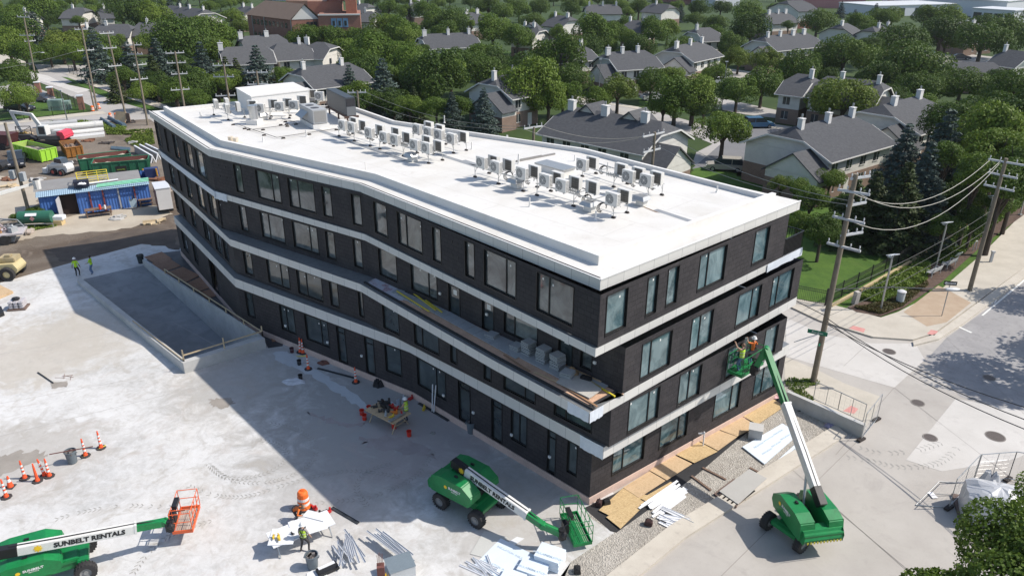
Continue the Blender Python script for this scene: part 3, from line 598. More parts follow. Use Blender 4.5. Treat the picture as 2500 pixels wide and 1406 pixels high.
def make_ac(label):
    t=th('condenser_unit',label,'air conditioner',(0,0,0),0,'air conditioner condensers on the roof')
    b=MB(); b.box((0,0,.39),(.84,.33,.74)); b.build('casing',m_ac,t,bevel=.02)
    b=MB(); b.lathe((-.09,-.166,.40),[(.0,-.012),(.05,-.012),(.05,-.006),(.27,-.006),(.275,0)],20,axis='y'); f=b.build('fan_grille',m_fan,t,fix=False)
    b=MB(); b.lathe((-.09,-.18,.40),[(0,-.004),(.055,-.004),(.06,0)],12,axis='y'); b.build('fan_hub',m_ac,f,fix=False)
    b=MB()
    for k in range(8):
        a=k*math.pi/4; b.beam((-.09+.06*math.cos(a),-.175,.40+.06*math.sin(a)),(-.09+.27*math.cos(a+.3),-.175,.40+.27*math.sin(a+.3)),.008,.008)
    for r in (.13,.2): 
        pts=[(-.09+r*math.cos(i*math.pi/8),-.175,.40+r*math.sin(i*math.pi/8)) for i in range(17)]; b.tube(pts,.004,4)
    b.build('guard_wires',m_ac,f,fix=False)
    b=MB(); b.bb((-.40,.166,.08),(.16,.176,.72)); b.build('coil',m_coil,t)
    b=MB()
    for i in range(8): 
        for j in range(3): b.bb((.421,.09-j*.09,.10+i*.08),(.426,.15-j*.09,.14+i*.08))
    b.build('side_louvre',P('louvre_dark',(.10,.10,.10),.6),t)
    b=MB(); b.box((-.3,0,.01),(.06,.4,.03)); b.box((.3,0,.01),(.06,.4,.03)); b.build('mounting_foot',m_rub,t)
    return t
ACL=[];
for X,Y,k in [(230,300,'F'),(400,355,'F'),(710,432,'F'),(990,518,'F'),(1185,582,'F'),(1430,325,'F'),(1980,468,'F'),(2195,520,'F'),(1790,748,'F'),
  (375,282,'B'),(550,328,'B'),(860,408,'B'),(1130,490,'B'),(1345,545,'B'),(1550,602,'B'),(1550,300,'B'),(1890,385,'B'),(2095,435,'B'),(2315,485,'B'),(1930,705,'B')]: ACL.append((1130+X/4.902,350+Y/4.902,k,-47.5,'nearest bank'))
for X,Y,k in [(320,380,'F'),(470,418,'F'),(745,505,'F'),(985,578,'F'),(1160,622,'F'),(1475,705,'F'),(1665,757,'F'),(1510,447,'F'),(1690,498,'F'),(1860,537,'F'),(2060,602,'F'),
  (500,335,'B'),(650,385,'B'),(920,458,'B'),(1175,505,'B'),(1350,582,'B'),(1670,645,'B'),(1855,722,'B'),(1695,405,'B'),(1870,455,'B'),(2250,572,'B')]: ACL.append((790+X/6.579,260+Y/6.579,k,-43,'middle bank'))
for X,Y,k,a in [(180,470,'F',-62),(350,540,'F',-62),(345,450,'B',-62),(515,512,'B',-62),(850,535,'F',-8),(1150,505,'F',-8),(1370,485,'F',-8),(735,485,'B',-8),(1060,465,'B',-8),(1280,448,'B',-8),(1495,405,'B',-8),(1755,345,'F',-8),(1650,310,'B',-8),(1575,290,'F',-60)]: ACL.append((500+X/6.25,190+Y/6.25,k,a,'far bank'))
acp=None; order={}
for bank in ('nearest bank','middle bank','far bank'):
    for kk in 'FB':
        L=sorted([q for q in ACL if q[4]==bank and q[2]==kk]); 
        for i,q in enumerate(L): order[q]=i
ORD=['first','second','third','fourth','fifth','sixth','seventh','eighth','ninth','tenth','eleventh','twelfth']
for q in ACL:
    x,y,k,a,bank=q; p=G(x,y,ZF+.78); p.z=ZF+.78
    lab=f"white condenser with its {'round fan' if k=='F' else 'dark coil'} in view, {ORD[order[q]]} from left in {bank}"
    rz=R(a) if k=='F' else R(a+180)
    if acp is None: acp=make_ac(lab); acp.location=p; acp.rotation_euler=(0,0,rz)
    else: dup(acp,p,rz,lab)
def rack(label,p0,p1,dep,n):
    A=G(*p0,ZF); B=G(*p1,ZF); T=(B-A).normalized(); L=(B-A).length; t=th('equipment_rack',label,'equipment rack',A,math.atan2(T.y,T.x),'steel racks under the roof condensers')
    b=MB(); z=.74
    for y in (0,dep): b.beam((-.1,y,z),(L+.1,y,z),.05,.05)
    for k in range(n*2+1): b.beam((L*k/(2*n),0,z),(L*k/(2*n),dep,z),.04,.04)
    b.beam((0,dep*.5,z-.22),(L,dep*.5,z-.22),.03,.03)
    b.build('top_frame',m_galv,t)
    for k in range(n+1):
        for y in (0,dep):
            x=L*k/n; b=MB(); b.cyl((x,y,.06),(x,y,z),.022,n=6); b.cyl((x,y,.35),(x+(.25 if k<n else -.25),y,z),.014,n=5); lg=b.build('leg',m_galv,t)
            b=MB(); b.box((x,y,.05),(.26,.16,.1),taper=.7); b.build('rubber_foot',m_rub,lg)
def A_(X,Y): return (1130+X/4.902,350+Y/4.902)
def B_(X,Y): return (790+X/6.579,260+Y/6.579)
def C_(X,Y): return (500+X/6.25,190+Y/6.25)
rack('steel rack under the left units of the nearest bank',A_(147,407),A_(722,577),1.25,2)
rack('steel rack under the front row of the nearest bank',A_(887,627),A_(1800,895),1.25,2)
rack('steel rack under the rear row of the nearest bank',A_(1430,400),A_(2215,665),1.2,2)
rack('steel rack under the left units of the middle bank',B_(250,482),B_(752,642),1.25,2)
rack('steel rack under the front row of the middle bank',B_(905,690),B_(1688,920),1.25,2)
rack('steel rack under the rear row of the middle bank',B_(1440,560),B_(2087,754),1.2,2)
rack('steel rack left of the white roof housing',C_(140,572),C_(360,647),1.5,1)
rack('steel rack before the white roof housing',C_(700,640),C_(1290,620),1.0,2)
rack('steel rack behind the dark roof unit',C_(1560,410),C_(1740,440),.9,1)
# cables and insulated lines hanging between the units
def coil(p,r,label,n=3):
    t=th('line_set_coil',label,'refrigerant line',p,0,'refrigerant lines on the roof'); rr=random.Random(int(p.x*100)); b=MB()
    for k in range(n):
        pts=[(r*(1-.12*k)*math.cos(a)*1.0+.04*k,.5*r*math.cos(a)+.05*k,r*(1-.1*k)*math.sin(a)) for a in [i*math.pi/7+rr.random()*.1 for i in range(-1,11)]]
        b.tube(pts,.022,5)
    b.build('line',m_hose,t)
for i,(x,y) in enumerate([A_(540,390),A_(800,440),A_(1420,590),A_(1480,670),A_(1660,770),A_(1680,320),A_(2060,470),A_(2290,505)]): coil(G(x,y,ZF+.55),.28,f'black insulated line coil, {ORD[i]} from left in the nearest bank' if i<5 else f"black line coil in the rear row, {['left end','middle','right end'][i-5]}")
for i,(x,y) in enumerate([B_(430,420),B_(800,500),B_(1080,560),B_(1780,720)]): coil(G(x,y,ZF+.6),.25,f'black line coil, {ORD[i]} from left in the middle bank')
for i,(x,y) in enumerate([A_(1310,570),A_(1785,380),B_(570,420),B_(1290,610),B_(1920,500)]):
    p=G(x,y,ZF+.75); t=th('branch_box',f"grey pipe manifold on the rack, {ORD[i]} from the near end",'pipe manifold',p,R(-45),'pipe manifolds between condensers'); b=MB()
    for k in range(7): b.cyl((-.4+k*.13,0,-.12),(-.4+k*.13,0,.14),.03,n=6)
    b.build('valve',m_galv,t); b=MB(); b.box((0,.04,0),(1.0,.06,.1)); b.build('manifold_bar',m_ac,t)
def hood(p,label):
    t=th('roof_curb_hood',label,'pipe hood',p,R(-45),'white pipe hoods on the roof'); b=MB(); b.box((0,0,.2),(.55,.5,.4)); b.build('curb',MAT['cream_enamel'],t,bevel=.02); b=MB(); b.box((0,-.1,.5),(.9,.8,.22),taper=.7); b.build('lid',m_galv,t,bevel=.01)
hood(G(*A_(640,530),ZF),'white pipe hood with slanted lid below the left units, nearest bank'); hood(G(*A_(1520,810),ZF),'white pipe hood beside the big front condenser'); hood(G(*B_(1430,880),ZF),'white square pipe hood at the front of the middle bank'); hood(G(*A_(2140,740),ZF),'small white pipe hood right of the nearest bank'); hood(G(*C_(900,640),ZF),'white pipe hood right of the exhaust stack')
# penthouse
zt=ZF+1.55; q=[G(576.8,217.2,zt),G(715,203.6,zt),G(753,221.8,zt),G(613.6,238,zt)]
t=th('roof_housing','large white flat topped housing at the far end of the roof','roof housing',(q[0].x,q[0].y,ZF))
b=MB(); b.prism([(p.x-q[0].x,p.y-q[0].y) for p in q],0,zt-ZF,0); b.build('housing_wall',panelmat('white_sheathing',(.72,.71,.69),1.2,(.6,.6,.6),.02),t)
b=MB(); cx=sum((p for p in q),V())/4; b.prism([((p.x-cx.x)*1.02+cx.x-q[0].x,(p.y-cx.y)*1.02+cx.y-q[0].y) for p in q],zt-ZF,zt-ZF+.1); b.build('housing_roof',m_roof,t)
def boxfrom(name,label,cat,pf,pr,pl_,zb,h,parts):
    o=G(*pf,zb); r=G(*pr,zb); l=G(*pl_,zb); rx=(r-o); ly=(l-o); t=th(name,label,cat,(o.x,o.y,zb),math.atan2(rx.y,rx.x)); wdt=rx.length; dp=abs(ly.x*-math.sin(math.atan2(rx.y,rx.x))+ly.y*math.cos(math.atan2(rx.y,rx.x))); return t,wdt,dp
t,wd,dp=boxfrom('rooftop_air_handler','light grey rooftop unit on a white curb with two top fans','air handler',(765.6,304.4),(800.8,300.4),(730,287),ZF+.4,1.1,0)
dp=max(dp,1.9); b=MB(); b.bb((0,0,0),(wd,dp,1.12)); b.build('casing',P('grey_beige_enamel',(.35,.36,.365),.5,.08,3),t,bevel=.02)
b=MB(); b.bb((.12,-.012,.12),(wd-.12,-.002,1.02)); b.build('coil',P('coil_face',(.25,.245,.235),.6,.1,20),t)
for y in (dp*.3,dp*.68):
    b=MB(); b.lathe((wd*.45,y,1.12),[(0,.02),(.34,.02),(.36,.0)],20); b.build('top_fan',P('fan_dark',(.06,.06,.065),.5),t,fix=False)
b=MB(); b.bb((-.05,-.05,-.45),(wd+.1,dp,-.04)); b.build('curb',m_roof,t)
b=MB(); b.add([(-.02,dp*.35,.8),(-.6,dp*.35,.35),(-.6,dp*.85,.35),(-.02,dp*.85,.8)],[(0,1,2,3)]); b.build('intake_hood',m_galv,t,fix=False)
t,wd,dp=boxfrom('generator_enclosure','dark grey tall equipment enclosure on a brown steel frame','equipment enclosure',(847,284.4),(870.4,282),(800.8,271.6),ZF+.7,1.9,0)
dp=max(dp,5.2); b=MB(); b.bb((0,0,0),(wd,dp,1.5)); b.build('casing',P('dark_grey_enamel',(.045,.053,.062),.45,.08,3),t,bevel=.03)
b=MB(); b.bb((.05,-.012,.78),(wd-.05,-.002,1.4)); b.build('intake_grille',P('grille_black',(.025,.025,.03),.5),t)
b=MB(); b.bb((.02,-.01,.02),(wd-.02,-.003,.75)); b.build('end_panel',P('mid_grey_enamel',(.13,.14,.15),.45,.05,3),t)
b=MB()
for y in (.2,dp*.5,dp-.1):
    for x in (.1,wd-.1): b.bb((x-.06,y-.06,-.7),(x+.06,y+.06,-.12))
b.bb((-.2,0,-.2),(wd+.2,.12,-.02)); b.bb((-.2,dp-.1,-.2),(wd+.2,dp,-.02)); b.bb((0,0,-.2),(.12,dp,-.02)); b.build('steel_frame',P('brown_steel',(.09,.055,.045),.7),t)
p=G(622,303,ZF); t=th('exhaust_stack','shiny round metal exhaust stack on a white curb','exhaust stack',p,R(-10)); b=MB(); b.box((0,0,.2),(1.0,1.0,.4)); b.build('curb',m_roof,t)
b=MB(); b.lathe((0,0,.4),[(.36,0),(.36,1.05),(.40,1.05),(.40,1.15),(0,1.17)],20); b.build('duct',P('shiny_duct',(.5,.51,.52),.3,.1,3,.8),t,smooth=False)
def vent(x,y,h,r,label,mat=None,z=ZF):
    p=G(x,y,z); o=MB().lathe((0,0,0),[(r*2.2,0),(r*1.2,.06),(r,.1),(r,h),(0,h)],10).build('vent_pipe',mat or m_roof,fix=False); o.location=p; tag(o,label,'vent pipe','vent pipes on the roof')
for x,y,h,r,l in [(1292.8,505,.55,.04,'thin white vent pipe left of the front rack'),(1454,537.7,.5,.05,'white elbow vent pipe nearest the front parapet'),(1402.7,393.9,.45,.04,'thin vent pipe left of the rear row, nearest bank'),(1483,413,.5,.04,'thin vent pipe behind the rear row of the nearest bank'),(490.9,288,.5,.07,'white vent pipe nearest the far left corner'),(748.8,334,.55,.06,'vent pipe beside the black roof conduit'),(643,347,.4,.06,'short vent pipe near the left parapet'),(1085,300,.6,.05,'vent pipe behind the middle bank'),(1238,340,.3,.08,'short vent pipe near the back parapet'),(893,418,.6,.03,'thin vent pipe inside the left parapet, middle'),(1750,470,.4,.05,'short vent pipe near the right end of the roof'),(1266,400,.7,.06,'thick vent pipe behind the left units'),(1152,365,.55,.05,'vent pipe right of the middle bank')]: vent(x,y,h,r,l)
mc=P('cream_pipe',(.62,.55,.44),.6,.05)
vent(564.6,347,.42,.22,'left one of two wide cream pipes near the parapet',mc); vent(577,350,.42,.22,'right one of two wide cream pipes near the parapet',mc)
# roof access cover
zz=ZF+.45; q=[G(1307.5,399,zz),G(1336,391.8,zz),G(1403.4,409.2,zz),G(1373.8,417.3,zz)]; t=th('roof_cover','flat white roof cover with two lifting rings amid the nearest bank','roof cover',(q[0].x,q[0].y,ZF))
b=MB(); b.prism([(p.x-q[0].x,p.y-q[0].y) for p in q],0,.44); b.build('curb',m_roof,t); b=MB(); cx=sum(q,V())/4; b.prism([((p.x-cx.x)*1.06+cx.x-q[0].x,(p.y-cx.y)*1.06+cx.y-q[0].y) for p in q],.4,.5); b.build('lid',m_galv,t)
# black conduits on blocks
def conduit(pts,label,blocks):
    P_=[G(*C_(*q),ZF) for q in pts]; t=th('roof_conduit',label,'conduit',P_[0],0,'black conduits on the roof'); b=MB(); b.tube([p-P_[0]+V((0,0,.12)) for p in P_],.025,5); b.build('pipe',P('conduit_pipe',(.10,.095,.09),.6),t)
    for q in blocks:
        p=G(*C_(*q),ZF)-P_[0]; b=MB(); b.box((p.x,p.y,.05),(.3,.16,.1),rz=.5,taper=.8); b.build('support_block',m_rub,t)
conduit([(470,720),(735,815),(1100,935),(1560,865),(2010,800)],'black conduit running round the stack in a wide bend',[(435,725),(610,785),(670,800),(905,885),(1200,930),(1595,873),(2010,803)])
conduit([(735,812),(1260,745),(1460,715)],'black conduit between the stack and the grey unit',[(890,802),(1260,750),(1390,718)]); conduit([(1180,655),(1350,690),(1400,712)],'short black conduit before the grey rooftop unit',[(1230,680),(1250,718),(1160,728)])
# long beam lying on the roof + grey strips painted in as shade of the roof creases
a=G(*A_(640,225),ZF); b0=G(*A_(1100,135),ZF); b=MB(); L=(b0-a).length; b.box((0,0,.06),(L,.14,.1)); b.box((-L*.15,.0,.13),(L*.6,.09,.05)); o=b.build('steel_rail',P('dull_steel_rail',(.24,.23,.22),.6),None); o.location=(a+b0)/2; o.rotation_euler=(0,0,heading(a,b0)); tag(o,'long grey steel rail lying on the roof behind the condensers','rail')
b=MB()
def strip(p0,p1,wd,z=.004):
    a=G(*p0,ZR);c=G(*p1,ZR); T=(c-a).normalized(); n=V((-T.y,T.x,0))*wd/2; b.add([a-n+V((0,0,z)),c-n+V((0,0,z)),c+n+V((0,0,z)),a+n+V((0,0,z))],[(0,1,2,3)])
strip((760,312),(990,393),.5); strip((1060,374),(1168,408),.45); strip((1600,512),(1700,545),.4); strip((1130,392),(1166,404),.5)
b.build('roof_crease_shade',P('crease_shade_grey',(.27,.285,.30),.6,.2,1.5),APT,fix=False)
b=MB()
p=G(*A_(2230,790),ZR); b.add([G(*A_(x,y),ZR)+V((0,0,.006)) for x,y in ((2110,745),(2150,750),(2360,835),(2300,825))],[(0,1,2,3)]); b.build('membrane_stain',P('rust_stain',(.25,.18,.13),.8,.5,6),APT,fix=False)
# pavers and clutter on the terrace
m_ply0=P('plank_tan',(.50,.36,.22),.8,.2,3); m_ply1=P('plank_brown',(.32,.19,.11),.8,.2,3)
m_pv=MAT['grey_paver']
def pstack(off,along,n,label,rz0,z=Z3T+.12):
    p=TC+Nl*off-Tl*along; t=th('paver_stack',label,'paver stack',(p.x,p.y,z),math.atan2(Tl.y,Tl.x)+rz0,'paver stacks on the terrace'); rr=random.Random(n+int(along*7))
    for k in range(n): 
        b=MB(); b.box((rr.uniform(-.03,.03),rr.uniform(-.03,.03),.045+k*.09),(.6,.6,.06),rz=rr.uniform(-.12,.12)); b.build('paver',m_pv,t)
pstack(1.45,2.75,4,'lowest untidy stack of grey pavers nearest the corner',.3); pstack(1.75,3.75,9,'tall stack of grey pavers, nearest the corner of the tall ones',0); pstack(1.75,4.75,9,'middle tall stack of grey pavers on the terrace',.1); pstack(1.75,5.85,8,'tall stack of grey pavers farthest from the corner',0); pstack(1.6,6.6,3,'low stack of grey pavers left of the tall stacks',.2); pstack(1.6,8.6,2,'two loose grey pavers in the middle of the terrace',.1,Z3T+.12)
rr=random.Random(8)
for k,(o_,a_,l_,w_,c_) in enumerate([(.62,1.2,2.4,.12,'front'),(.72,3.4,1.8,.14,'second'),(.6,5.6,2.2,.1,'third'),(2.25,2.2,1.9,.14,'wall side'),(2.3,4.6,2.2,.12,'middle wall side'),(2.2,7.0,1.6,.2,'far wall side')]):
    q=TC+Nl*o_-Tl*a_; o=MB().box((0,0,.03),(l_,w_,.04)).build('timber_plank',m_ply0 if k%2 else m_ply1,bevel=.005); o.location=(q.x,q.y,Z3T+(.05 if o_<1 else .14)); o.rotation_euler=(0,0,math.atan2(Tl.y,Tl.x)+rr.uniform(-.12,.12)); tag(o,f'{c_} timber plank lying on the terrace','plank','planks on the terrace')
p=TM+N3*1.0-L3*6.3; 
for k in range(5):
    q=TM+N3*1.0-L3*(7.6+k*.66); o=MB().box((0,0,.03),(.6,.6,.06)).build('paver',m_pv); o.location=(q.x,q.y,Z3T+.06); o.rotation_euler=(0,0,math.atan2(L3.y,L3.x)+.05*k); tag(o,f'loose grey paver on the terrace plywood, {ORD[k]} from its far end'.replace(ORD[k],ORD[4-k]),'paver','loose pavers on the terrace')
m_yel=P('yellow_paint',(.70,.56,.05),.5,.08)
for (s0,s1,o0,o1,l) in [(6.5,10.2,.7,.9,'long yellow rail lying nearest the terrace edge, far end'),(6.4,9.4,1.1,1.5,'yellow rail lying beside the loose pavers'),(5.9,7.9,1.2,1.45,'short yellow rail at the far end of the terrace')]:
    a=TM+N3*o0-L3*s0; c=TM+N3*o1-L3*s1; o=MB().box((0,0,.04),((c-a).length,.07,.06)).build('guard_rail_bar',m_yel); m_=(a+c)/2; o.location=(m_.x,m_.y,Z3T+.16); o.rotation_euler=(0,0,heading(a,c)); tag(o,l,'rail','yellow rails on the terrace')
a=f3c+V((-.25,-.15,0)); c=f3c-(f3[3]-f3[2]).normalized()*2.0; nn=(f3[3]-f3[2]).normalized(); nn=V((nn.y,-nn.x,0)); o=MB().box((0,0,.04),(2.0,.08,.06)).build('guard_rail_bar',m_yel); q=(a+c)/2+nn*.25; o.location=(q.x,q.y,Z3T+.05); o.rotation_euler=(0,0,heading(a,c)); tag(o,'short yellow rail lying against the wall near the terrace corner','rail','yellow rails on the terrace')
q=c+nn*.35; o=MB().box((0,0,.14),(.55,.3,.28)).box((0,0,.3),(.2,.06,.06)).build('tool_case',P('black_plastic',(.02,.02,.022),.5),bevel=.02); o.location=(q.x,q.y,Z3T+.03); o.rotation_euler=(0,0,R(-30)); tag(o,'black tool case with handle near the terrace corner','tool case')
q=c+nn*.4-(f3[3]-f3[2]).normalized()*.9; o=MB().lathe((0,0,0),[(.42,0),(.34,.2),(.12,.45),(0,.5)],9).build('crumpled_tarp',P('brown_tarp',(.30,.20,.11),.9,.3,4)); o.location=(q.x,q.y,Z3T+.03); tag(o,'crumpled brown tarp against the terrace wall','tarp')
o=MB().prism([(0,0),(2.1,0.1),(2.0,1.1),(1.2,1.3),(-.3,1.2)],0,.05).build('board',P('pale_board',(.46,.44,.40),.8,.15,1),None); q=TC-Tl*2.75+Nl*.62; o.location=(q.x,q.y,Z3T+.125); o.rotation_euler=(0,0,math.atan2(Tl.y,Tl.x)); tag(o,'pale flat board lying on the terrace corner in the sun','board')
# ---------------- sunken ramp with its walls ----------------
def xy(p): return (p.x,p.y)
m_rw=world_mat('ramp_wall_concrete',[(.3,(.40,.40,.385)),(.7,(.52,.515,.50))],.6,8,layers=[(2,.5,.75,(.30,.30,.29),.4,0)])
FL,FR=G(452,912),G(650,850); NL,NR=G(190,694),G(350,648)     # front-left, front-right, near ends
ax=((NL-FL)+(NR-FR)).normalized(); HL,HR,HNR,HNL=HOLE[1],HOLE[2],HOLE[3],HOLE[0]
DEP=3.0
b=MB(); b.add([(HNL.x,HNL.y,.0),(HNR.x,HNR.y,.0),(HR.x,HR.y,-DEP),(HL.x,HL.y,-DEP)],[(0,1,2,3)]); st('ramp_floor',b,m_rampfloor)
t=th('ramp_wall','low concrete wall round the sunken vehicle ramp','wall',(FL.x,FL.y,0))
def wl(a,bb,ia,ib,za,zb,da,db,nm):
    q=[a,bb,ib,ia]; b=MB(); o=FL
    vs=[(q[0].x-o.x,q[0].y-o.y,da),(q[1].x-o.x,q[1].y-o.y,db),(q[2].x-o.x,q[2].y-o.y,db),(q[3].x-o.x,q[3].y-o.y,da)]; tp=[(v[0],v[1],zz) for v,zz in zip(vs,(za,zb,zb,za))]
    b.add(vs+tp,[(3,2,1,0),(4,5,6,7),(0,1,5,4),(1,2,6,5),(2,3,7,6),(3,0,4,7)]); b.build(nm,m_rw,t,fix=False)
n1=(HL-HNL).normalized(); 
wl(NL,FL,HNL,HL,.35,.82,-.3,-DEP-.2,'side_wall'); wl(FR,NR,HR,HNR,.82,.55,-DEP-.2,-.3,'side_wall'); wl(FL,FR,HL,HR,.82,.82,-DEP-.2,-DEP-.2,'end_wall')
m_wood=P('pine_lumber',(.50,.40,.26),.8,.2,5); t=th('ramp_guard_rail','pale timber guard rail fixed on the ramp wall','railing',(FL.x,FL.y,.8)); b=MB(); o=FL+V((0,0,.8))
def zt_(a,c,za,zb,k): q=a.lerp(c,k); return V((q.x,q.y,za+(zb-za)*k))
A=V((*xy(FL.lerp(HL,.5)),.82)); B=V((*xy(FR.lerp(HR,.5)),.82)); Cn=V((*xy(NR.lerp(HNR,.5)),.55)); Ln=V((*xy(NL.lerp(HNL,.5)),.35))
for p,q,hh in ((A,B,.45),(B,B.lerp(Cn,.78),.42),(A,A.lerp(Ln,.42),.05)):
    u=V((0,0,hh)); b=MB(); b.beam(p+u-o,q+u-o,.04,.09); b.build('rail',m_wood,t)
for p,q,n,hh in ((A,B,2,.62),(B,B.lerp(Cn,.78),6,.45),(A,A.lerp(Ln,.42),4,.1)):
    for k in range(n+1):
        r_=p.lerp(q,k/n)-o; b=MB(); b.bb((r_.x-.045,r_.y-.02,r_.z-.5 if hh<.2 or n==2 else r_.z),(r_.x+.045,r_.y+.02,r_.z+hh+(.25 if n==2 else 0))); b.build('post',m_wood,t)
b=MB(); e=[V((HNR.x,HNR.y,0)),V((HR.x,HR.y,0))]; d=(HR-HNR).normalized(); n_=V((-d.y,d.x,0))
for s_ in (1,-1):
    a=HNR.lerp(HR,.28)+n_*s_*.015; c=HR+n_*s_*.015
    if s_==-1: b.add([(a.x,a.y,-.2),(c.x,c.y,-.42),(c.x,c.y,-.9),(a.x,a.y,-.42)],[(0,1,2,3)])
b.build('waterproofing_strip',m_black,bpy.data.objects['ramp_wall'],fix=False).location=-FL
# membrane and boards beside the ramp
sheet('membrane_ground',[(352,640),(375,620),(440,612),(700,800),(690,845),(655,850),(640,822)],.012,world_mat('dark_membrane',[(.3,(.035,.036,.04)),(.7,(.085,.085,.09))],.8,7,.5))
def osbm(name,c1,c2):
    a=N(name); p=a.obj(); v=a.n('ShaderNodeTexVoronoi'); v.inputs['Scale'].default_value=16; mp=a.n('ShaderNodeMapping'); mp.inputs['Scale'].default_value=(1,2.4,1); a.l(p,mp.inputs[0]); a.l(mp.outputs[0],v.inputs['Vector'])
    h=a.n('ShaderNodeSeparateColor'); a.l(v.outputs['Color'],h.inputs[0]); c=a.ramp(h.outputs[0],[(0,c1),(1,c2)]); f=a.ramp(a.noise(p,1.1,6,.7,1),[(.5,(0,0,0)),(.72,(.6,.6,.6))]); c=a.mix(f,c,sc(c1,.65)); return a.out(c,.75,0,.3)
m_osb=osbm('osb',(.42,.29,.145),(.60,.455,.25)); m_ply=osbm('plywood_tan',(.47,.33,.19),(.58,.43,.27)); m_plyd=osbm('wet_plywood',(.23,.115,.065),(.36,.21,.13))
KZ=[]
def quadthing(name,label,cat,px,z,h,mt,group=None):
    KZ.append(1) if group and ('wood' in group) else KZ.clear()
    q=[G(x,y,z) for x,y in px]; c=sum(q,V())/len(q); b=MB(); b.prism([(p.x-c.x,p.y-c.y) for p in q],0,h); o=b.build(name,mt); o.location=(c.x,c.y,z); return tag(o,label,cat,group)
g='plywood sheets laid beside the ramp'
for px,l in [([(352,628),(395,615),(420,632),(375,642)],'pale plywood sheet nearest the far end of the ramp wall'),([(368,645),(412,630),(442,650),(400,664)],'tan plywood sheet, first of the run by the ramp'),([(404,666),(446,652),(488,673),(452,690)],'reddish plywood sheet, second of the run by the ramp'),([(420,662),(425,660),(470,690),(440,672)],'narrow dark strip of plywood in the run by the ramp'),([(456,692),(492,675),(520,700),(482,713)],'third stained plywood sheet by the ramp'),([(486,714),(524,703),(540,718),(505,730)],'fourth stained plywood sheet by the ramp'),([(535,728),(572,726),(600,748),(560,757)],'square dark red plywood sheet under the overhang'),([(648,790),(668,800),(692,826),(665,835)],'dark red plywood sheet at the front corner of the ramp')]: quadthing('plywood_sheet',l,'plywood sheet',px,.014+.005*len(KZ),.03,m_plyd,g)
g='wooden sheets laid along the foot of the sunny facade'
for px,l in [([(1462,1245),(1520,1192),(1602,1215),(1495,1262)],'flaked board at the building corner, partly under another'),([(1480,1262),(1546,1220),(1570,1236),(1515,1290)],'tan sheet with an orange stain nearest the corner'),([(1521,1190),(1585,1150),(1625,1173),(1560,1215)],'tan plywood sheet second from the corner'),([(1586,1148),(1640,1108),(1690,1132),(1628,1172)],'tan plywood sheet third from the corner'),([(1641,1105),(1700,1075),(1752,1102),(1695,1130)],'orange flaked board below the white post'),([(1701,1073),(1748,1048),(1800,1066),(1753,1100)],'tan plywood sheet beside the grey block'),([(1749,1046),(1812,1018),(1850,1040),(1800,1065)],'tan plywood sheet second from the far end of the row'),([(1813,1016),(1882,970),(1915,992),(1850,1036)],'orange flaked board at the far end of the row'),([(1565,1217),(1637,1176),(1646,1180),(1578,1224)],'narrow cut strip of flaked board lying on the dark strip')]: quadthing('wood_sheet',l,'wood sheet',px,.02+.007*len(KZ),.018,m_osb if ('flaked' in l or 'orange stain' in l) else m_ply,g)
sheet('membrane_ground',[(1425,1240),(1500,1205),(1905,965),(1915,985),(1800,1075),(1700,1160),(1600,1232),(1505,1300),(1490,1296)],.013,m_black)
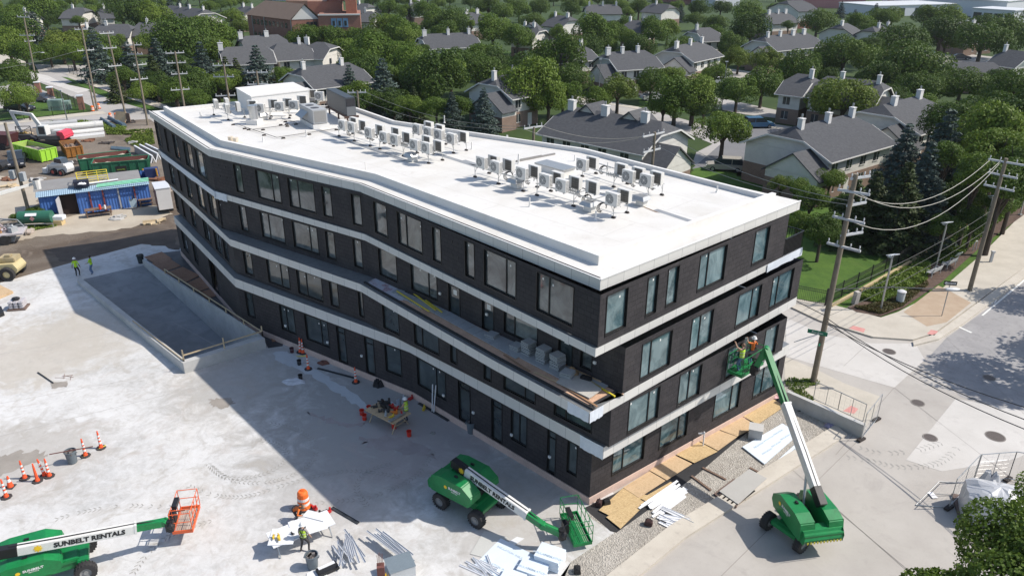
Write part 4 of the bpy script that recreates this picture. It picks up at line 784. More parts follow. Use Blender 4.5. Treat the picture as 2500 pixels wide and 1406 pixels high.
# ---------------- people ----------------
SK=P('skin',(.42,.26,.18),.6,.08,6); SKD=P('dark_skin',(.16,.09,.06),.6,.08,6)
m_helm=P('white_helmet',(.75,.75,.74),.35,.03); m_boot=P('work_boot',(.10,.07,.05),.8)
def ik(a,b,l1,l2,pole):
    d=b-a; L=min(d.length,(l1+l2)*.995); d=d.normalized(); x=(l1*l1-l2*l2+L*L)/(2*L); h=math.sqrt(max(0,l1*l1-x*x)); p=V(pole); p=(p-d*p.dot(d)).normalized(); return a+d*x+p*h, a+d*L
def person(label,loc,rz,shirt,trousers,lean=0,hands=((-.3,.1,.85),(.3,.1,.85)),feet=((-.13,0,0),(.13,.05,0)),hip=.93,skin=SK,helmet=None,vest=None,sleeves='short',headdir=0,harness=None,hair=(.03,.02,.015)):
    pel=V((0,0,hip)); up=V((0,math.sin(lean),math.cos(lean))); fw=V((0,math.cos(lean),-math.sin(lean)))
    ch=pel+up*.36; nb=pel+up*.53; nk=pel+up*.60; hl=lean*.6+headdir; hup=V((0,math.sin(hl),math.cos(hl))); hd=nk+hup*.13
    vs=[];rad=[];ed=[];
    def av(p,r,par=None): vs.append(V(p)); rad.append(r); i=len(vs)-1; (ed.append((par,i)) if par is not None else None); return i
    i0=av(pel,.15); i1=av(pel+up*.18,.135,i0); i2=av(ch,.155,i1); i3=av(nb,.11,i2); i4=av(nk,.055,i3)
    bones=[('t',pel,nb)]; 
    for s_,H_,F_ in ((-1,hands[0],feet[0]),(1,hands[1],feet[1])):
        h0=pel+V((s_*.10,0,-.05)); f=V(F_)+V((0,0,.09)); kn,an=ik(h0,f,.43,.42,(s_*.1,1,0))
        a=av(h0,.095,i0); k=av(kn,.065,a); a2=av(an,.045,k); av(an+V((0,.13,-.04)),.04,a2)
        bones+= [('l',h0,kn),('l',kn,an),('b',an-V((0,0,.05)),an+V((0,.15,-.05)))]
        sh=nb+V((s_*.17,0,0))-up*.03; e,hn=ik(sh,V(H_),.29,.26,(s_*.6,-.6,-.5))
        c=av(sh,.065,i3); ee=av(e,.045,c); hh=av(hn,.03,ee)
        bones+=[('u',sh,e),('f',e,hn)]; dd=(hn-e).normalized(); palm=av(hn+dd*.07,.036,hh)
        vs_h=(hn+dd*.08,dd,s_); bones.append(('h',hn,hn+dd*.12))
        sx=dd.cross(V((0,0,1))); sx=sx.normalized() if sx.length>.1 else V((1,0,0)); bend=V((0,0,-1)) if abs(dd.z)<.8 else V((0,1,0))
        bones.append(('fing',hn+dd*.085,(dd,sx,bend,s_)))
    me=bpy.data.meshes.new('person'); me.from_pydata([tuple(v) for v in vs],ed,[]); ob=bpy.data.objects.new('person',me); COL.objects.link(ob)
    mo=ob.modifiers.new('skin','SKIN'); sv=me.skin_vertices[0].data
    for i,r_ in enumerate(rad): sv[i].radius=(r_,r_*(.72 if i in(1,2,3) else 1)); sv[i].use_root=(i==0)
    ob.modifiers.new('sub','SUBSURF').levels=1; mo.use_smooth_shade=True
    dg=bpy.context.evaluated_depsgraph_get(); em=bpy.data.meshes.new_from_object(ob.evaluated_get(dg)); bpy.data.objects.remove(ob)
    b=MB(); b.v=[v.co.copy() for v in em.vertices]; b.f=[tuple(p.vertices) for p in em.polygons]; 
    ks=[]
    for p in em.polygons:
        c=V(p.center); best=None
        for bo in bones:
            if bo[0]=='fing': continue
            a_,c_=bo[1],bo[2]; t_=max(0,min(1,(c-a_).dot(c_-a_)/max((c_-a_).length_squared,1e-6))); d=(c-(a_+(c_-a_)*t_)).length-(.09 if bo[0]=='t' else 0)
            if best is None or d<best[0]: best=(d,bo[0],t_)
        k={'t':0,'u':0,'l':1,'b':3,'f':2,'h':2}[best[1]]
        if best[1]=='u' and sleeves=='none': k=2
        if best[1]=='f' and sleeves=='long': k=0
        if best[1]=='t' and (c-nk).dot(up)>-.02: k=2
        if best[1]=='t' and (c-pel).dot(up)<.0: k=1
        ks.append(k)
    b.k=ks
    # head with face, ears, nose
    hb=MB(); b.ball(hd+hup*.0,(.075,.095,.115),12,2); b.ball(hd+V((0,.095,-.015)),(.014,.022,.02),6,2); b.ball(hd+V((-.078,0,-.01)),(.012,.022,.03),6,2); b.ball(hd+V((.078,0,-.01)),(.012,.022,.03),6,2)
    b.ball(hd+V((-.03,.088,.012)),(.012,.008,.007),6,4); b.ball(hd+V((.03,.088,.012)),(.012,.008,.007),6,4); b.ball(hd+V((0,.09,-.052)),(.024,.008,.006),6,5)
    for bo in bones:
        if bo[0]!='fing': continue
        p,(dd,sx,bend,s_)=bo[1],bo[2]
        for q in range(4):
            o_=p+sx*(q-1.5)*.019; l=(.07,.08,.075,.06)[q]; m1=o_+dd*l*.5+bend*.008; b.cyl(o_,m1,.009,n=5,mi=2); b.cyl(m1,m1+(dd*.7+bend*.7).normalized()*l*.5,.008,.006,n=5,mi=2)
        o_=p-dd*.05-sx*s_*.03; b.cyl(o_,o_+(dd*.6-sx*s_*.8).normalized()*.055,.011,.008,n=5,mi=2)
    o=b.build('person',[shirt,trousers,skin,m_boot,P('eye_dark',(.03,.02,.02),.3),P('lips',(.32,.14,.11),.6)],smooth=True,fix=False); o.location=loc; o.rotation_euler=(0,0,rz); tag(o,label,'person')
    if helmet:
        h=MB(); c=hd+hup*.03
        h.lathe(c,[(.118,.0),(.116,.05),(.095,.105),(.05,.135),(0,.142)],14); h.lathe(c,[(.150,-.005),(.118,.012)],14); h.box(c+V((0,.13,.0)),(.16,.09,.012)); h.box(c+V((0,0,.135)),(.03,.2,.02)); h.build('helmet',helmet,o,smooth=True)
    else:
        h=MB(); h.ball(hd+V((0,-.018,.03)),(.083,.095,.105),10); h.build('hair',P('hair_%d'%int(hair[0]*1000),hair,.8),o,smooth=True)
    if vest:
        v=MB(); secs=[]; 
        for tt,w_,d_ in ((.0,.165,.13),(.12,.155,.125),(.25,.165,.13),(.38,.18,.135),(.5,.15,.11)):
            c=pel+up*tt; secs.append([c+V((w_*math.cos(a),0,0))+fw*(d_*math.sin(a)) for a in [i*math.pi/8 for i in range(16)]])
        for i in range(4): v.add(secs[i]+secs[i+1],[(j,(j+1)%16,16+(j+1)%16,16+j) for j in range(16)])
        vo=v.build('vest',vest,o,smooth=True)
        s2=MB()
        for tt,w_ in ((.10,.172),(.28,.182)):
            ring=[pel+up*tt+V((w_*math.cos(a),0,0))+fw*(w_*.78*math.sin(a)) for a in [i*math.pi/8 for i in range(17)]]; ring2=[p+up*.045 for p in ring]
            s2.add(ring+ring2,[(j,j+1,18+j,17+j) for j in range(16)])
        s2.build('reflective_band',P('reflective_band',(.72,.70,.55),.4),vo,fix=False)
    if harness:
        s2=MB()
        for sx_ in (-1,1):
            s2.beam(nb+V((sx_*.1,0,.0))-fw*.13,pel+up*.12+V((-sx_*.08,0,0))-fw*.15,.045,.02); s2.beam(nb+V((sx_*.1,0,0))+fw*.12,pel+up*.05+V((sx_*.1,0,0))+fw*.14,.045,.02); s2.beam(nb+V((sx_*.1,0,.05))-fw*.13,nb+V((sx_*.1,0,.05))+fw*.12,.045,.02)
        ring=[pel+up*.03+V((.17*math.cos(a),0,0))+fw*(.14*math.sin(a)) for a in [i*math.pi/6 for i in range(13)]]; s2.tube(ring,.03,4); s2.build('harness',harness,o)
    return o
m_lime=P('lime_shirt',(.42,.70,.03),.8,.08,6); m_limeV=P('lime_vest',(.50,.72,.06),.75,.08,6); m_or=P('orange_shirt',(.80,.20,.04),.8,.1,6); m_blk=P('black_cloth',(.025,.025,.028),.9); m_jean=P('blue_jeans',(.13,.20,.33),.9,.15,8); m_grey=P('grey_shirt',(.33,.30,.29),.9); m_dk=P('dark_trousers',(.06,.055,.055),.9); m_har=P('black_webbing',(.03,.03,.03),.8)
def at(x,y,z=0): return G(x,y,z)
person('worker in white helmet, lime shirt and black trousers on the slab edge, seen from behind',at(191,675),R(10),m_lime,m_blk,skin=SKD,helmet=m_helm,hands=((-.34,.05,.86),(.34,.02,.86)))
person('worker in lime shirt and blue jeans facing left, dark hair',at(228,669),R(95),m_lime,m_jean,skin=SKD,hands=((-.2,.32,1.1),(.22,.28,1.05)))
person('worker in lime vest and white helmet standing at the tool table',at(994,1031),R(60),m_limeV,P('navy_trousers',(.04,.055,.08),.9),skin=SK,helmet=m_helm,vest=m_limeV,hands=((-.2,.36,1.02),(.2,.36,1.0)),lean=.08,sleeves='none')
person('worker in white helmet and black harness over lime vest standing at the white table',at(746,1347),R(-12),m_grey,m_dk,helmet=m_helm,vest=m_limeV,harness=m_har,hands=((-.30,.16,.9),(.30,.14,.92)),feet=((-.22,-.05,0),(.16,.06,0)))
person('worker in orange shirt and black harness bending over beside the orange barrel',at(722,1268),R(-115),m_or,m_dk,lean=1.15,hip=.72,hands=((-.2,.75,.75),(.22,.7,.7)),feet=((-.2,-.1,0),(.2,.05,0)),harness=m_har,hair=(.2,.13,.08),sleeves='long')
# ---------------- boom lifts ----------------
m_gr=P('lift_green',(.008,.20,.055),.42,.32,1.2,.0,.5); m_grL=m_gr; m_wh=P('boom_white',(.68,.675,.65),.45,.14,2); m_bk=P('boom_black',(.018,.018,.02),.45); m_tyre=P('tyre_rubber',(.035,.034,.034),.9,.3,6); m_rim=P('grey_rim',(.22,.22,.22),.6); m_cage_o=P('cage_orange',(.72,.13,.04),.45,.08,4); m_sun=P('sun_yellow',(.85,.55,.03),.5); m_let=P('letter_black',(.02,.02,.02),.6); m_letw=P('letter_white',(.75,.75,.74),.5)
def wheel(t,c,hd,r=.47,wd=.36):
    M=Matrix.Translation(V(c))@Matrix.Rotation(hd,4,'Z'); b=MB(M)
    b.lathe((0,0,0),[(r*.52,-wd*.5),(r*.9,-wd*.5),(r,-wd*.36),(r,wd*.36),(r*.9,wd*.5),(r*.52,wd*.5)],28,axis='y')
    for k in range(20):
        a=k*math.pi/10
        for s_ in (-1,1): b.beam((r*1.0*math.cos(a),s_*.02,r*1.0*math.sin(a)),(r*1.0*math.cos(a+.16),s_*wd*.5,r*1.0*math.sin(a+.16)),.06,.035,up=(math.cos(a),0,math.sin(a)))
    wh=b.build('wheel',m_tyre,t,fix=False); b=MB(M); b.lathe((0,0,0),[(0,-wd*.42),(r*.2,-wd*.44),(r*.24,-wd*.3),(r*.5,-wd*.34),(r*.56,-wd*.5),(r*.56,wd*.5),(r*.5,wd*.34),(r*.24,wd*.3),(r*.2,wd*.44),(0,wd*.42)],20,axis='y'); b.build('rim',m_rim,wh,fix=False)
def cage(t,c,hd,L=2.3,W=.95,H=1.12,mt=m_gr,floor=None,tilt=0):
    M=Matrix.Translation(V(c))@Matrix.Rotation(hd,4,'Z'); k=MB(M); x,y=L/2,W/2
    k.bb((-x,-y,-.06),(x,-y+.05,.12)); k.bb((-x,y-.05,-.06),(x,y,.12)); k.bb((-x,-y+.05,-.06),(-x+.05,y-.05,.12)); k.bb((x-.05,-y+.05,-.06),(x,y-.05,.12))
    ba=k.build('basket',mt,t)
    k=MB(M)
    for i in range(9): k.bb((-x+.06,-y+.08+i*(W-.2)/8,-.03),(x-.06,-y+.08+i*(W-.2)/8+.07,-.01))
    k.build('basket_floor',floor or mt,ba)
    k=MB(M); r=.02
    for z in (H,H*.55):
        k.tube([(-x,-y,z),(x,-y,z),(x,y,z),(-x,y,z),(-x,-y,z)],r,6)
    for px_,py in [(-x,-y),(x,-y),(x,y),(-x,y),(0,-y),(0,y),(-x*.5,-y),(x*.5,-y),(-x*.5,y),(x*.5,y)]: k.cyl((px_,py,.1),(px_,py,H),r,n=6)
    k.tube([(x-.45,-y,H*.9),(x-.45,y,H*.9)],r,6); k.build('basket_rail',mt,ba)
    k=MB(M); k.box((-.0,-y+.12,H-.05),(.7,.22,.2)); k.box((.1,-y-.1,.35),(.4,.3,.6)); k.build('control_box',m_bk,ba)
    return ba
def lift(label,base,hc,A,Bm,J,cg,ch,cL=2.3,mt=m_gr,gmat=None,ht=None,textside=1,wide=(.36,.46),split=.8,text=True,tflip=False,tdx=0,tz=1,tf=.56):
    base=V((base.x,base.y,0)); t=th('boom_lift',label,'boom lift',base,0,'boom lifts on the site'); A=A-base;Bm=Bm-base;J=J-base;cg=cg-base
    C_=Matrix.Rotation(hc,4,'Z')
    b=MB(C_); b.box((0,0,.62),(2.5,1.0,.42)); b.box((1.15,0,.78),(.5,1.5,.28)); b.box((-1.15,0,.62),(.4,1.5,.3)); b.box((.3,0,.9),(1.4,1.15,.22)); b.build('chassis',m_gr,t,bevel=.04)
    b=MB(C_)
    for x in (-1.2,1.2): b.cyl((x,-.9,.47),(x,.9,.47),.07,n=8)
    b.build('axle',m_bk,t)
    for x in (-1.2,1.2):
        for y in (-.98,.98): wheel(t,C_@V((x,y,.47)),hc)
    ht=heading(A,Bm) if ht is None else ht; T=Matrix.Rotation(ht,4,'Z')@Matrix.Translation((tdx,0,1-tz))@Matrix.Diagonal((1,1,tz,1))
    outl=[(-1.75,1.0),(-1.85,1.3),(-1.7,1.95),(-1.1,2.12),(.35,2.1),(.95,1.7),(1.0,1.35),(.75,1.02)]
    for s_ in (-1,1):
        b=MB(T); b.prof(outl,s_*.36,s_*1.12,0); cv=b.build('engine_cover' if s_>0 else 'tank_cover',m_gr,t,bevel=.05)
        k=MB(T); k.bb((-.5,s_*.6,2.1),(-.3,s_*.7,2.2)); k.build('cover_latch',m_bk,cv)
        m_=T@frameM((-.25,s_*1.128,1.62),(-s_,0,0) if False else ((1,0,0) if s_<0 else (-1,0,0)),(0,0,1)); k=MB(m_); k.cyl((-.48,.02,0),(-.48,.02,.008),.1,n=12); k.build('sun_emblem',m_sun,cv)
        letters('SUNBELT',.2,m_letw,cv,m_@Matrix.Translation((.12,.05,.002)),bold=.006); letters('RENTALS',.1,m_letw,cv,m_@Matrix.Translation((.12,-.1,.002)))
    b=MB(T); b.prof([(-2.05,.95),(-2.1,1.35),(-1.95,1.62),(-1.3,1.66),(-1.2,.95)],-1.02,1.02); cw=b.build('counterweight',m_gr,t,bevel=.12); b=MB(T)
    for q in range(11): b.box((-2.13,-.85+q*.17,1.12),(.02,.07,.12))
    b.build('warning_stripe',P('stripe_yellow_black',(.6,.5,.05),.5),cw); b=MB(T); b.box((.2,0,1.15),(.9,.74,.35)); b.build('pivot_block',m_bk,t); b=MB(T); b.box((-.3,0,1.0),(1.6,.74,.14)); b.build('turntable',m_bk,t)
    m1=A.lerp(Bm,split); d=(Bm-A).normalized()
    b=MB(); b.beam(A+d*.25,m1,wide[0],wide[1]); bo=b.build('boom',m_wh,t,bevel=.02)
    b=MB(); b.beam(A-d*.05,A+d*.9,wide[0]*1.06,wide[1]*1.06); b.build('boom_end_cap',m_bk,bo,bevel=.02)
    b=MB(); b.beam(m1-d*.02,Bm,wide[0]*.78,wide[1]*.74); b.build('fly_boom',m_gr,bo)
    b=MB(); b.beam(m1-d*.08,m1+d*.02,wide[0]*1.1,wide[1]*1.1); b.build('boom_collar',m_wh,bo)
    piv=T@V((-.1,0,1.25)); 
    b=MB(); b.cyl(piv+V((0,0,0)),A+d*2.0-V((0,0,.2)),.07,n=10); b.build('lift_cylinder',m_galv,t)
    b=MB(); up=V((0,0,wide[1]*.58)); sd_=d.cross(V((0,0,1))).normalized()*(wide[0]*.55)
    b.tube([A+d*.6+up,A+d*2.5+up+sd_*.2,m1+up*.9,Bm+up*.4],.028,5);  b.build('hose_run',m_bk,bo)
    if text:
        s_=textside; n=d.cross(V((0,0,1))).normalized()*s_; xx=d if not tflip else -d; yy=n.cross(xx); yy=yy if yy.z>0 else yy
        o_=A.lerp(m1,tf)+n*(wide[0]/2+.006); M_=frameM(o_,xx,n.cross(xx)); 
        letters('SUNBELT RENTALS',.34 if wide[1]>.4 else .28,m_let,bo,M_,bold=.016); k=MB(frameM(o_-xx*2.05,xx,n.cross(xx))); 
        for q in range(8): k.beam((0,0,.004),(.17*math.cos(q*math.pi/4),.17*math.sin(q*math.pi/4),.004),.07,.006)
        k.cyl((0,0,0),(0,0,.01),.09,n=10); k.build('sun_emblem',m_sun,bo)
    # jib
    jd=(J-Bm); b=MB(); s2=(jd.normalized().cross(V((0,0,1)))).normalized()*.12
    if jd.length>.5:
        b.beam(Bm+V((0,0,.1)),J+V((0,0,.12)),.16,.12); b.beam(Bm-V((0,0,.12)),J-V((0,0,.1)),.16,.12); b.beam(Bm+s2,J+s2,.04,.3); b.beam(Bm-s2,J-s2,.04,.3)
    b.cyl(Bm-s2*1.6,Bm+s2*1.6,.16,n=12); b.build('jib',m_gr,t,bevel=.01)
    b=MB(); b.box(J,(.35,.35,.5),rz=ch); b.cyl(J+V((0,0,-.3)),J+V((0,0,.3)),.17,n=12); b.ball(J+V((.1,-.15,.1)),.16); b.tube([J+V((0,0,.3)),J+V((.3,.2,.5)),J.lerp(cg,.5)+V((0,0,.7)),cg+V((0,0,.6))],.03,5); b.build('platform_rotator',m_bk,t)
    cage(t,cg,ch,L=cL,mt=mt,floor=gmat); return t
# centre machine: parked beside the facade
wr,wf=G(1082,1240),G(1160,1282); hc=heading(wr,wf); cN=(wr+wf)/2; cN=cN+V((-math.sin(hc),math.cos(hc),0))*.98
A=G(1108,1128,2.45); Bm=G(1325,1282,1.35); J=G(1372,1303,.9); c1,c2=G(1376,1257,.35),G(1412,1336,.35)
lift('green boom lift with white boom and green basket, parked by the building corner',cN,hc,A,Bm,J,(c1+c2)/2+V((.25,.15,0)),heading(c1,c2),split=.84)
# left machine: partly out of the frame
wf=G(215,1412); A=G(-15,1352,2.5); Bm=G(402,1274,1.6); hc=heading(A,Bm); cN=wf+V((-math.sin(hc),math.cos(hc),0))*.98-V((math.cos(hc),math.sin(hc),0))*1.2
lift('green boom lift with orange basket at the left edge of the site',cN,hc,A+V((.0,0,0)),Bm,Bm+V((.22,.0,-.2)),G(456,1268,.85),R(-80),tdx=-.55,tz=.8,tf=.66,cL=1.85,mt=m_cage_o,gmat=P('muddy_floor',(.42,.33,.27),.9,.3,4),split=.82)
# right machine: raised along the sunny facade
base=G(1948,1292); A=G(2006,1232,2.2); T4=(flat(f4[4])-flat(f4[3])).normalized(); Nf=V((T4.y,-T4.x,0))
def onplane(x,y,off):
    P0=flat(B3p[4])+Nf*off; s,z=WALL(x,y,P0,P0+T4); q=P0+T4*s; q.z=z; return q
E_=onplane(1870,852,2.3); cg=onplane(1820,897,1.0); Jn=onplane(1842,902,1.9)
lift('green boom lift raised against the sunny facade with two workers aboard',base,R(35),A,E_,Jn,cg,heading(V(),T4),ht=heading(A,E_),split=.62,wide=(.38,.48),textside=1,tflip=True)
# ladder-like hose carrier on the raised boom
print('basket z',cg.z,'elbow',E_)
nrm=math.atan2(-Nf.y,-Nf.x)-math.pi/2
person('worker in lime vest with raised arm in the raised basket',cg+T4*-.6+V((0,0,.0)),nrm,m_blk,m_jean,hands=((-.25,.35,1.75),(.2,.35,1.1)),vest=m_limeV,hair=(.25,.15,.1),sleeves='none')
person('worker in orange shirt and white helmet in the raised basket',cg+T4*.55,nrm,m_or,m_jean,hands=((-.25,.3,1.65),(.3,.2,1.15)),helmet=m_helm,harness=m_har)
o=MB().box((0,0,.9),(.14,.06,1.8)).box((0,.03,.9),(.05,.02,1.8)).build('metal_trim',m_galv); o.location=cg+T4*.0+V((0,0,.05))-Nf*.2; tag(o,'upright silver metal trim standing between the two workers in the basket','metal trim')
# ---------------- cones, barrels, bins ----------------
m_co=P('cone_orange',(.80,.10,.03),.6,.08,5); m_cw=P('cone_white',(.70,.70,.68),.5,.05); m_bs=P('cone_rubber',(.05,.045,.045),.9)
def delineator(label,red=False):
    t=th('channelizer_post',label,'traffic post',(0,0,0),0,'orange and white traffic posts'); b=MB(); b.lathe((0,0,0),[(0,.05),(.27,.05),(.29,0)],8); b.build('rubber_base',m_bs,t,fix=False)
    b=MB(); b.lathe((0,0,.05),[(.13,0),(.11,.1),(.085,.16),(.07,.5),(.05,.95),(.05,1.0),(.035,1.0),(.03,1.06),(.045,1.08),(.04,1.12),(0,1.13)],14); p=b.build('post',m_co,t,fix=False)
    if not red:
        for z,r in ((.32,.082),(.56,.073),(.78,.064)): b=MB(); b.lathe((0,0,z),[(r+.004,0),(r-.004,.13)],14); b.build('white_band',m_cw,p,fix=False)
    return t
dl=None
for i,(x,y,l,tilt) in enumerate([(61,1167,'orange and white traffic post standing alone by the damp patch',0),(110,1160,'leaning traffic post in front of another at the left',-.12),(121,1162,'upright traffic post touching the leaning one at the left',0),(209,1112,'traffic post beside the grey bin with a stick across',0),(247,1093,'traffic post with yellow tape round its foot, farthest right of the left group',0),(16,1213,'traffic post with yellow tape nearest the left edge',0),(733,860,'left of the twin traffic posts by the building wall',-.06),(740,862,'right of the twin traffic posts by the building wall',.03),(753,901,'traffic post standing alone beside the black bucket',0),(869,933,'traffic post nearest the building door and metal tracks',0)]):
    if dl is None: dl=delineator(l); c=dl; c.location=G(x,y,.012)
    else: c=dup(dl,G(x,y,.012),i*.7,l)
    c.rotation_euler=(0,tilt,i*.7)
c=delineator('plain red traffic post without bands, in the left group',True); c.location=G(92,1174,.012); c['group']='orange and white traffic posts'
t=th('traffic_cone','short orange traffic cone with one white collar at the left','traffic cone',G(26,1188,.012)); b=MB(); b.box((0,0,.02),(.42,.42,.04)); b.build('rubber_base',m_bs,t); b=MB(); b.lathe((0,0,.04),[(.16,0),(.04,.68),(0,.69)],14); p=b.build('cone',m_co,t,fix=False); b=MB(); b.lathe((0,0,.36),[(.106,0),(.075,.18)],14); b.build('white_collar',m_cw,p,fix=False)
m_tape=P('caution_tape',(.75,.62,.05),.6)
for x,y,l in [(247,1093,'tangle of yellow caution tape round a traffic post foot'),(209,1112,'bit of yellow caution tape by the post beside the bin'),(735,868,'heap of yellow cord around the twin traffic posts')]:
    rr=random.Random(x); b=MB(); q=[(rr.uniform(-.25,.25)*(2.2 if x>700 else 1),rr.uniform(-.2,.2),rr.uniform(.01,.1)) for k in range(8)]; b.tube(q,.010,4); o=b.build('caution_tape',m_tape,fix=False); o.location=G(x,y,.01); tag(o,l,'tape')
def drum(label,grp='orange barrels with white bands'):
    t=th('traffic_barrel',label,'traffic barrel',(0,0,0),0,grp); m_do=P('barrel_orange',(.85,.17,.03),.5,.06,4); b=MB(); b.lathe((0,0,0),[(.34,0),(.34,.06),(.27,.07)],18); b.build('rubber_ring',m_bs,t,fix=False)
    b=MB(); b.lathe((0,0,.04),[(.29,0),(.28,.2),(.27,.2),(.265,.4),(.255,.4),(.25,.6),(.24,.6),(.235,.8),(.2,.86),(.17,.9),(0,.9)],20); p=b.build('barrel_body',m_do,t,fix=False)
    for z,r in ((.26,.279),(.5,.264),): b=MB(); b.lathe((0,0,z),[(r,0),(r-.006,.14)],20); b.build('white_band',m_cw,p,fix=False)
    b=MB(); b.tube([(-.08,0,.93),(-.06,0,1.0),(.06,0,1.0),(.08,0,.93)],.02,5); b.build('handle',m_do,t); return t
dm=drum('large orange and white barrel beside the bending worker'); dm.location=G(743,1240,.012); dm.scale=(1.15,1.15,1.2)
dup(dm,G(227,272),0,'orange barrel left of the pole at the street corner',scale=(1,1,1)); dup(dm,G(242,266),1,'orange barrel right of the pole at the street corner',scale=(1,1,1)); dup(dm,G(270,290),0,'left orange barrel top behind the pipe stacks',scale=(1,1,1)); dup(dm,G(284,290),2,'right orange barrel top behind the pipe stacks',scale=(1,1,1))
m_bin=P('grey_plastic_bin',(.13,.155,.175),.5,.1,3); m_rub2=P('rubbish',(.20,.18,.17),.9,.5,9)
def trash(label,p,content=True,mt=None):
    t=th('rubbish_bin',label,'rubbish bin',p,0,'round plastic rubbish bins'); b=MB(); b.lathe((0,0,0),[(0,.01),(.23,.0),(.24,.02),(.30,.74),(.325,.74),(.325,.80),(.29,.80),(.27,.55)],20); b.build('bin_body',mt or m_bin,t,fix=False)
    b=MB(); 
    for s_ in (-1,1): b.box((s_*.34,0,.66),(.05,.14,.05))
    b.build('handle',mt or m_bin,t)
    if content:
        rr=random.Random(int(p.x*50)); b=MB(); b.lathe((0,0,.6),[(.28,0),(.2,.06),(.1,.02),(0,.08)],9)
        for k in range(5): b.box((rr.uniform(-.15,.15),rr.uniform(-.15,.15),.72),(.22,.12,.2),rz=rr.random()*3)
        b.build('bin_contents',m_rub2,t)
    return t
trash('grey rubbish bin with a long stick across it among the traffic posts',G(178,1128,.012)); trash('grey rubbish bin with white scraps behind the white table',G(764,1384,.012)); trash('dark rubbish bin full of scrap against the building wall',G(1151,1055,.012)); trash('dark rubbish bin at the far end of the ramp wall',G(345,642,.012),mt=P('dark_bin',(.03,.04,.045),.5))
o=MB().cyl((-1.1,0,0),(1.1,0,0),.03,n=6).build('wooden_stick',P('dark_wood',(.14,.06,.05),.8)); p=G(174,1099,.86); o.location=p; o.rotation_euler=(0,0,R(20)); tag(o,'long dark stick lying across the grey bin','stick')
m_bkt=P('red_bucket',(.62,.035,.02),.45,.06); m_bkb=P('black_bucket',(.02,.02,.022),.5)
def bucket(label,p,mt,rx=0,grp='five gallon buckets'):
    t=th('bucket',label,'bucket',p,0,grp); b=MB(); b.lathe((0,0,0),[(0,.0),(.13,0),(.15,.35),(.162,.35),(.162,.375),(.145,.375),(.12,.05),(0,.04)],16); b.build('pail',mt,t,fix=False); b=MB(); b.tube([(.16*math.cos(a),.05+.1*math.sin(a),.33-.08*math.sin(a)) for a in [i*math.pi/6 for i in range(7)]],.005,4); b.build('handle',m_galv,t); t.rotation_euler=(rx,0,p.x); return t
bucket('red bucket standing alone right of the tool table',G(999,1064,.012),m_bkt); bucket('red bucket left of the tool table, front one',G(890,1024,.012),m_bkt); bucket('red bucket left of the tool table, with tools in it',G(884,1012,.012),m_bkt); bucket('red bucket right behind the table edge, left side',G(901,1003,.012),m_bkt); bucket('red bucket under the tool table',G(962,1045,.012),m_bkt)
bucket('black bucket with white contents beside the lone traffic post',G(731,890,.012),m_bkb); bucket('black bucket on the crumpled grey sheet',G(734,926,.05),m_bkb); bucket('dark bucket beside the twin traffic posts',G(713,860,.012),P('maroon_bucket',(.07,.02,.03),.6))
def rag(name,label,cat,p,r,mt,h=.1,seed=0,grp=None):
    rr=random.Random(seed); b=MB(); n=12; ring=[(r[0]*math.cos(i*2*math.pi/n)*rr.uniform(.7,1.15),r[1]*math.sin(i*2*math.pi/n)*rr.uniform(.7,1.15),.0) for i in range(n)]; mid=[(x*.55+rr.uniform(-.05,.05),y*.55,h*rr.uniform(.5,1.3)) for x,y,z in ring]
    b.add(ring+mid+[(0,0,h*rr.uniform(.3,1))],[(i,(i+1)%n,n+(i+1)%n,n+i) for i in range(n)]+[(n+i,n+(i+1)%n,2*n) for i in range(n)]); o=b.build(name,mt,fix=False); o.location=p; return tag(o,label,cat,grp)
rag('crumpled_sheet','crumpled grey plastic sheet lying on the slab','plastic sheet',G(720,932,.013),(.85,.45),P('grey_plastic_sheet',(.55,.56,.59),.4,.25,4),.14,3)
rag('dark_bag','brown black bag against the building wall','bag',G(924,942,.013),(.42,.3),m_blk,.4,5); rag('dark_bag','black bag and hose heap by the wall, right of the brown one','bag',G(1082,1003,.013),(.45,.3),m_blk,.35,6)
rag('wire_heap','heap of rusty wire by the wall','wire',G(790,886,.013),(.6,.35),P('rusty_wire',(.18,.08,.06),.9,.4,8),.15,8)
rag('hose_heap','grey coiled hose lying alone on the slab','hose',G(1057,1057,.013),(.2,.17),P('grey_hose',(.28,.27,.25),.8,.4,8),.08,9)
# tool table by the wall
def table(label,c,hd,L,W,H,top,name='work_table',cat='table'):
    t=th(name,label,cat,c,hd); b=MB(); b.box((0,0,H),(L,W,.05)); b.build('table_top',top,t)
    for x in (-L/2+.25,L/2-.25):
        for s_ in (-1,1): b=MB(); b.beam((x,s_*W*.12,H-.03),(x+.02,s_*W*.46,0),.05,.05); b.build('leg',m_wood if top is m_ply else m_galv,t)
        b=MB(); b.beam((x,-W*.3,H*.45),(x,W*.3,H*.45),.04,.04); b.build('stretcher',m_wood if top is m_ply else m_galv,t)
    return t
tc=G(947,1005,.85); tc.z=.012; hdT=R(-38); table('plywood table covered with tools near the building wall',tc,hdT,2.5,1.5,.85,m_ply)
rr=random.Random(11); toolc=[P('tool_red',(.5,.03,.03),.5),m_bkb,P('tool_orange',(.7,.2,.03),.5),P('tool_yellow',(.7,.5,.05),.5),P('tool_blackish',(.05,.05,.05),.6),P('cloth_grey',(.4,.42,.42),.8)]
nm=['red','black','orange','yellow','dark','grey']
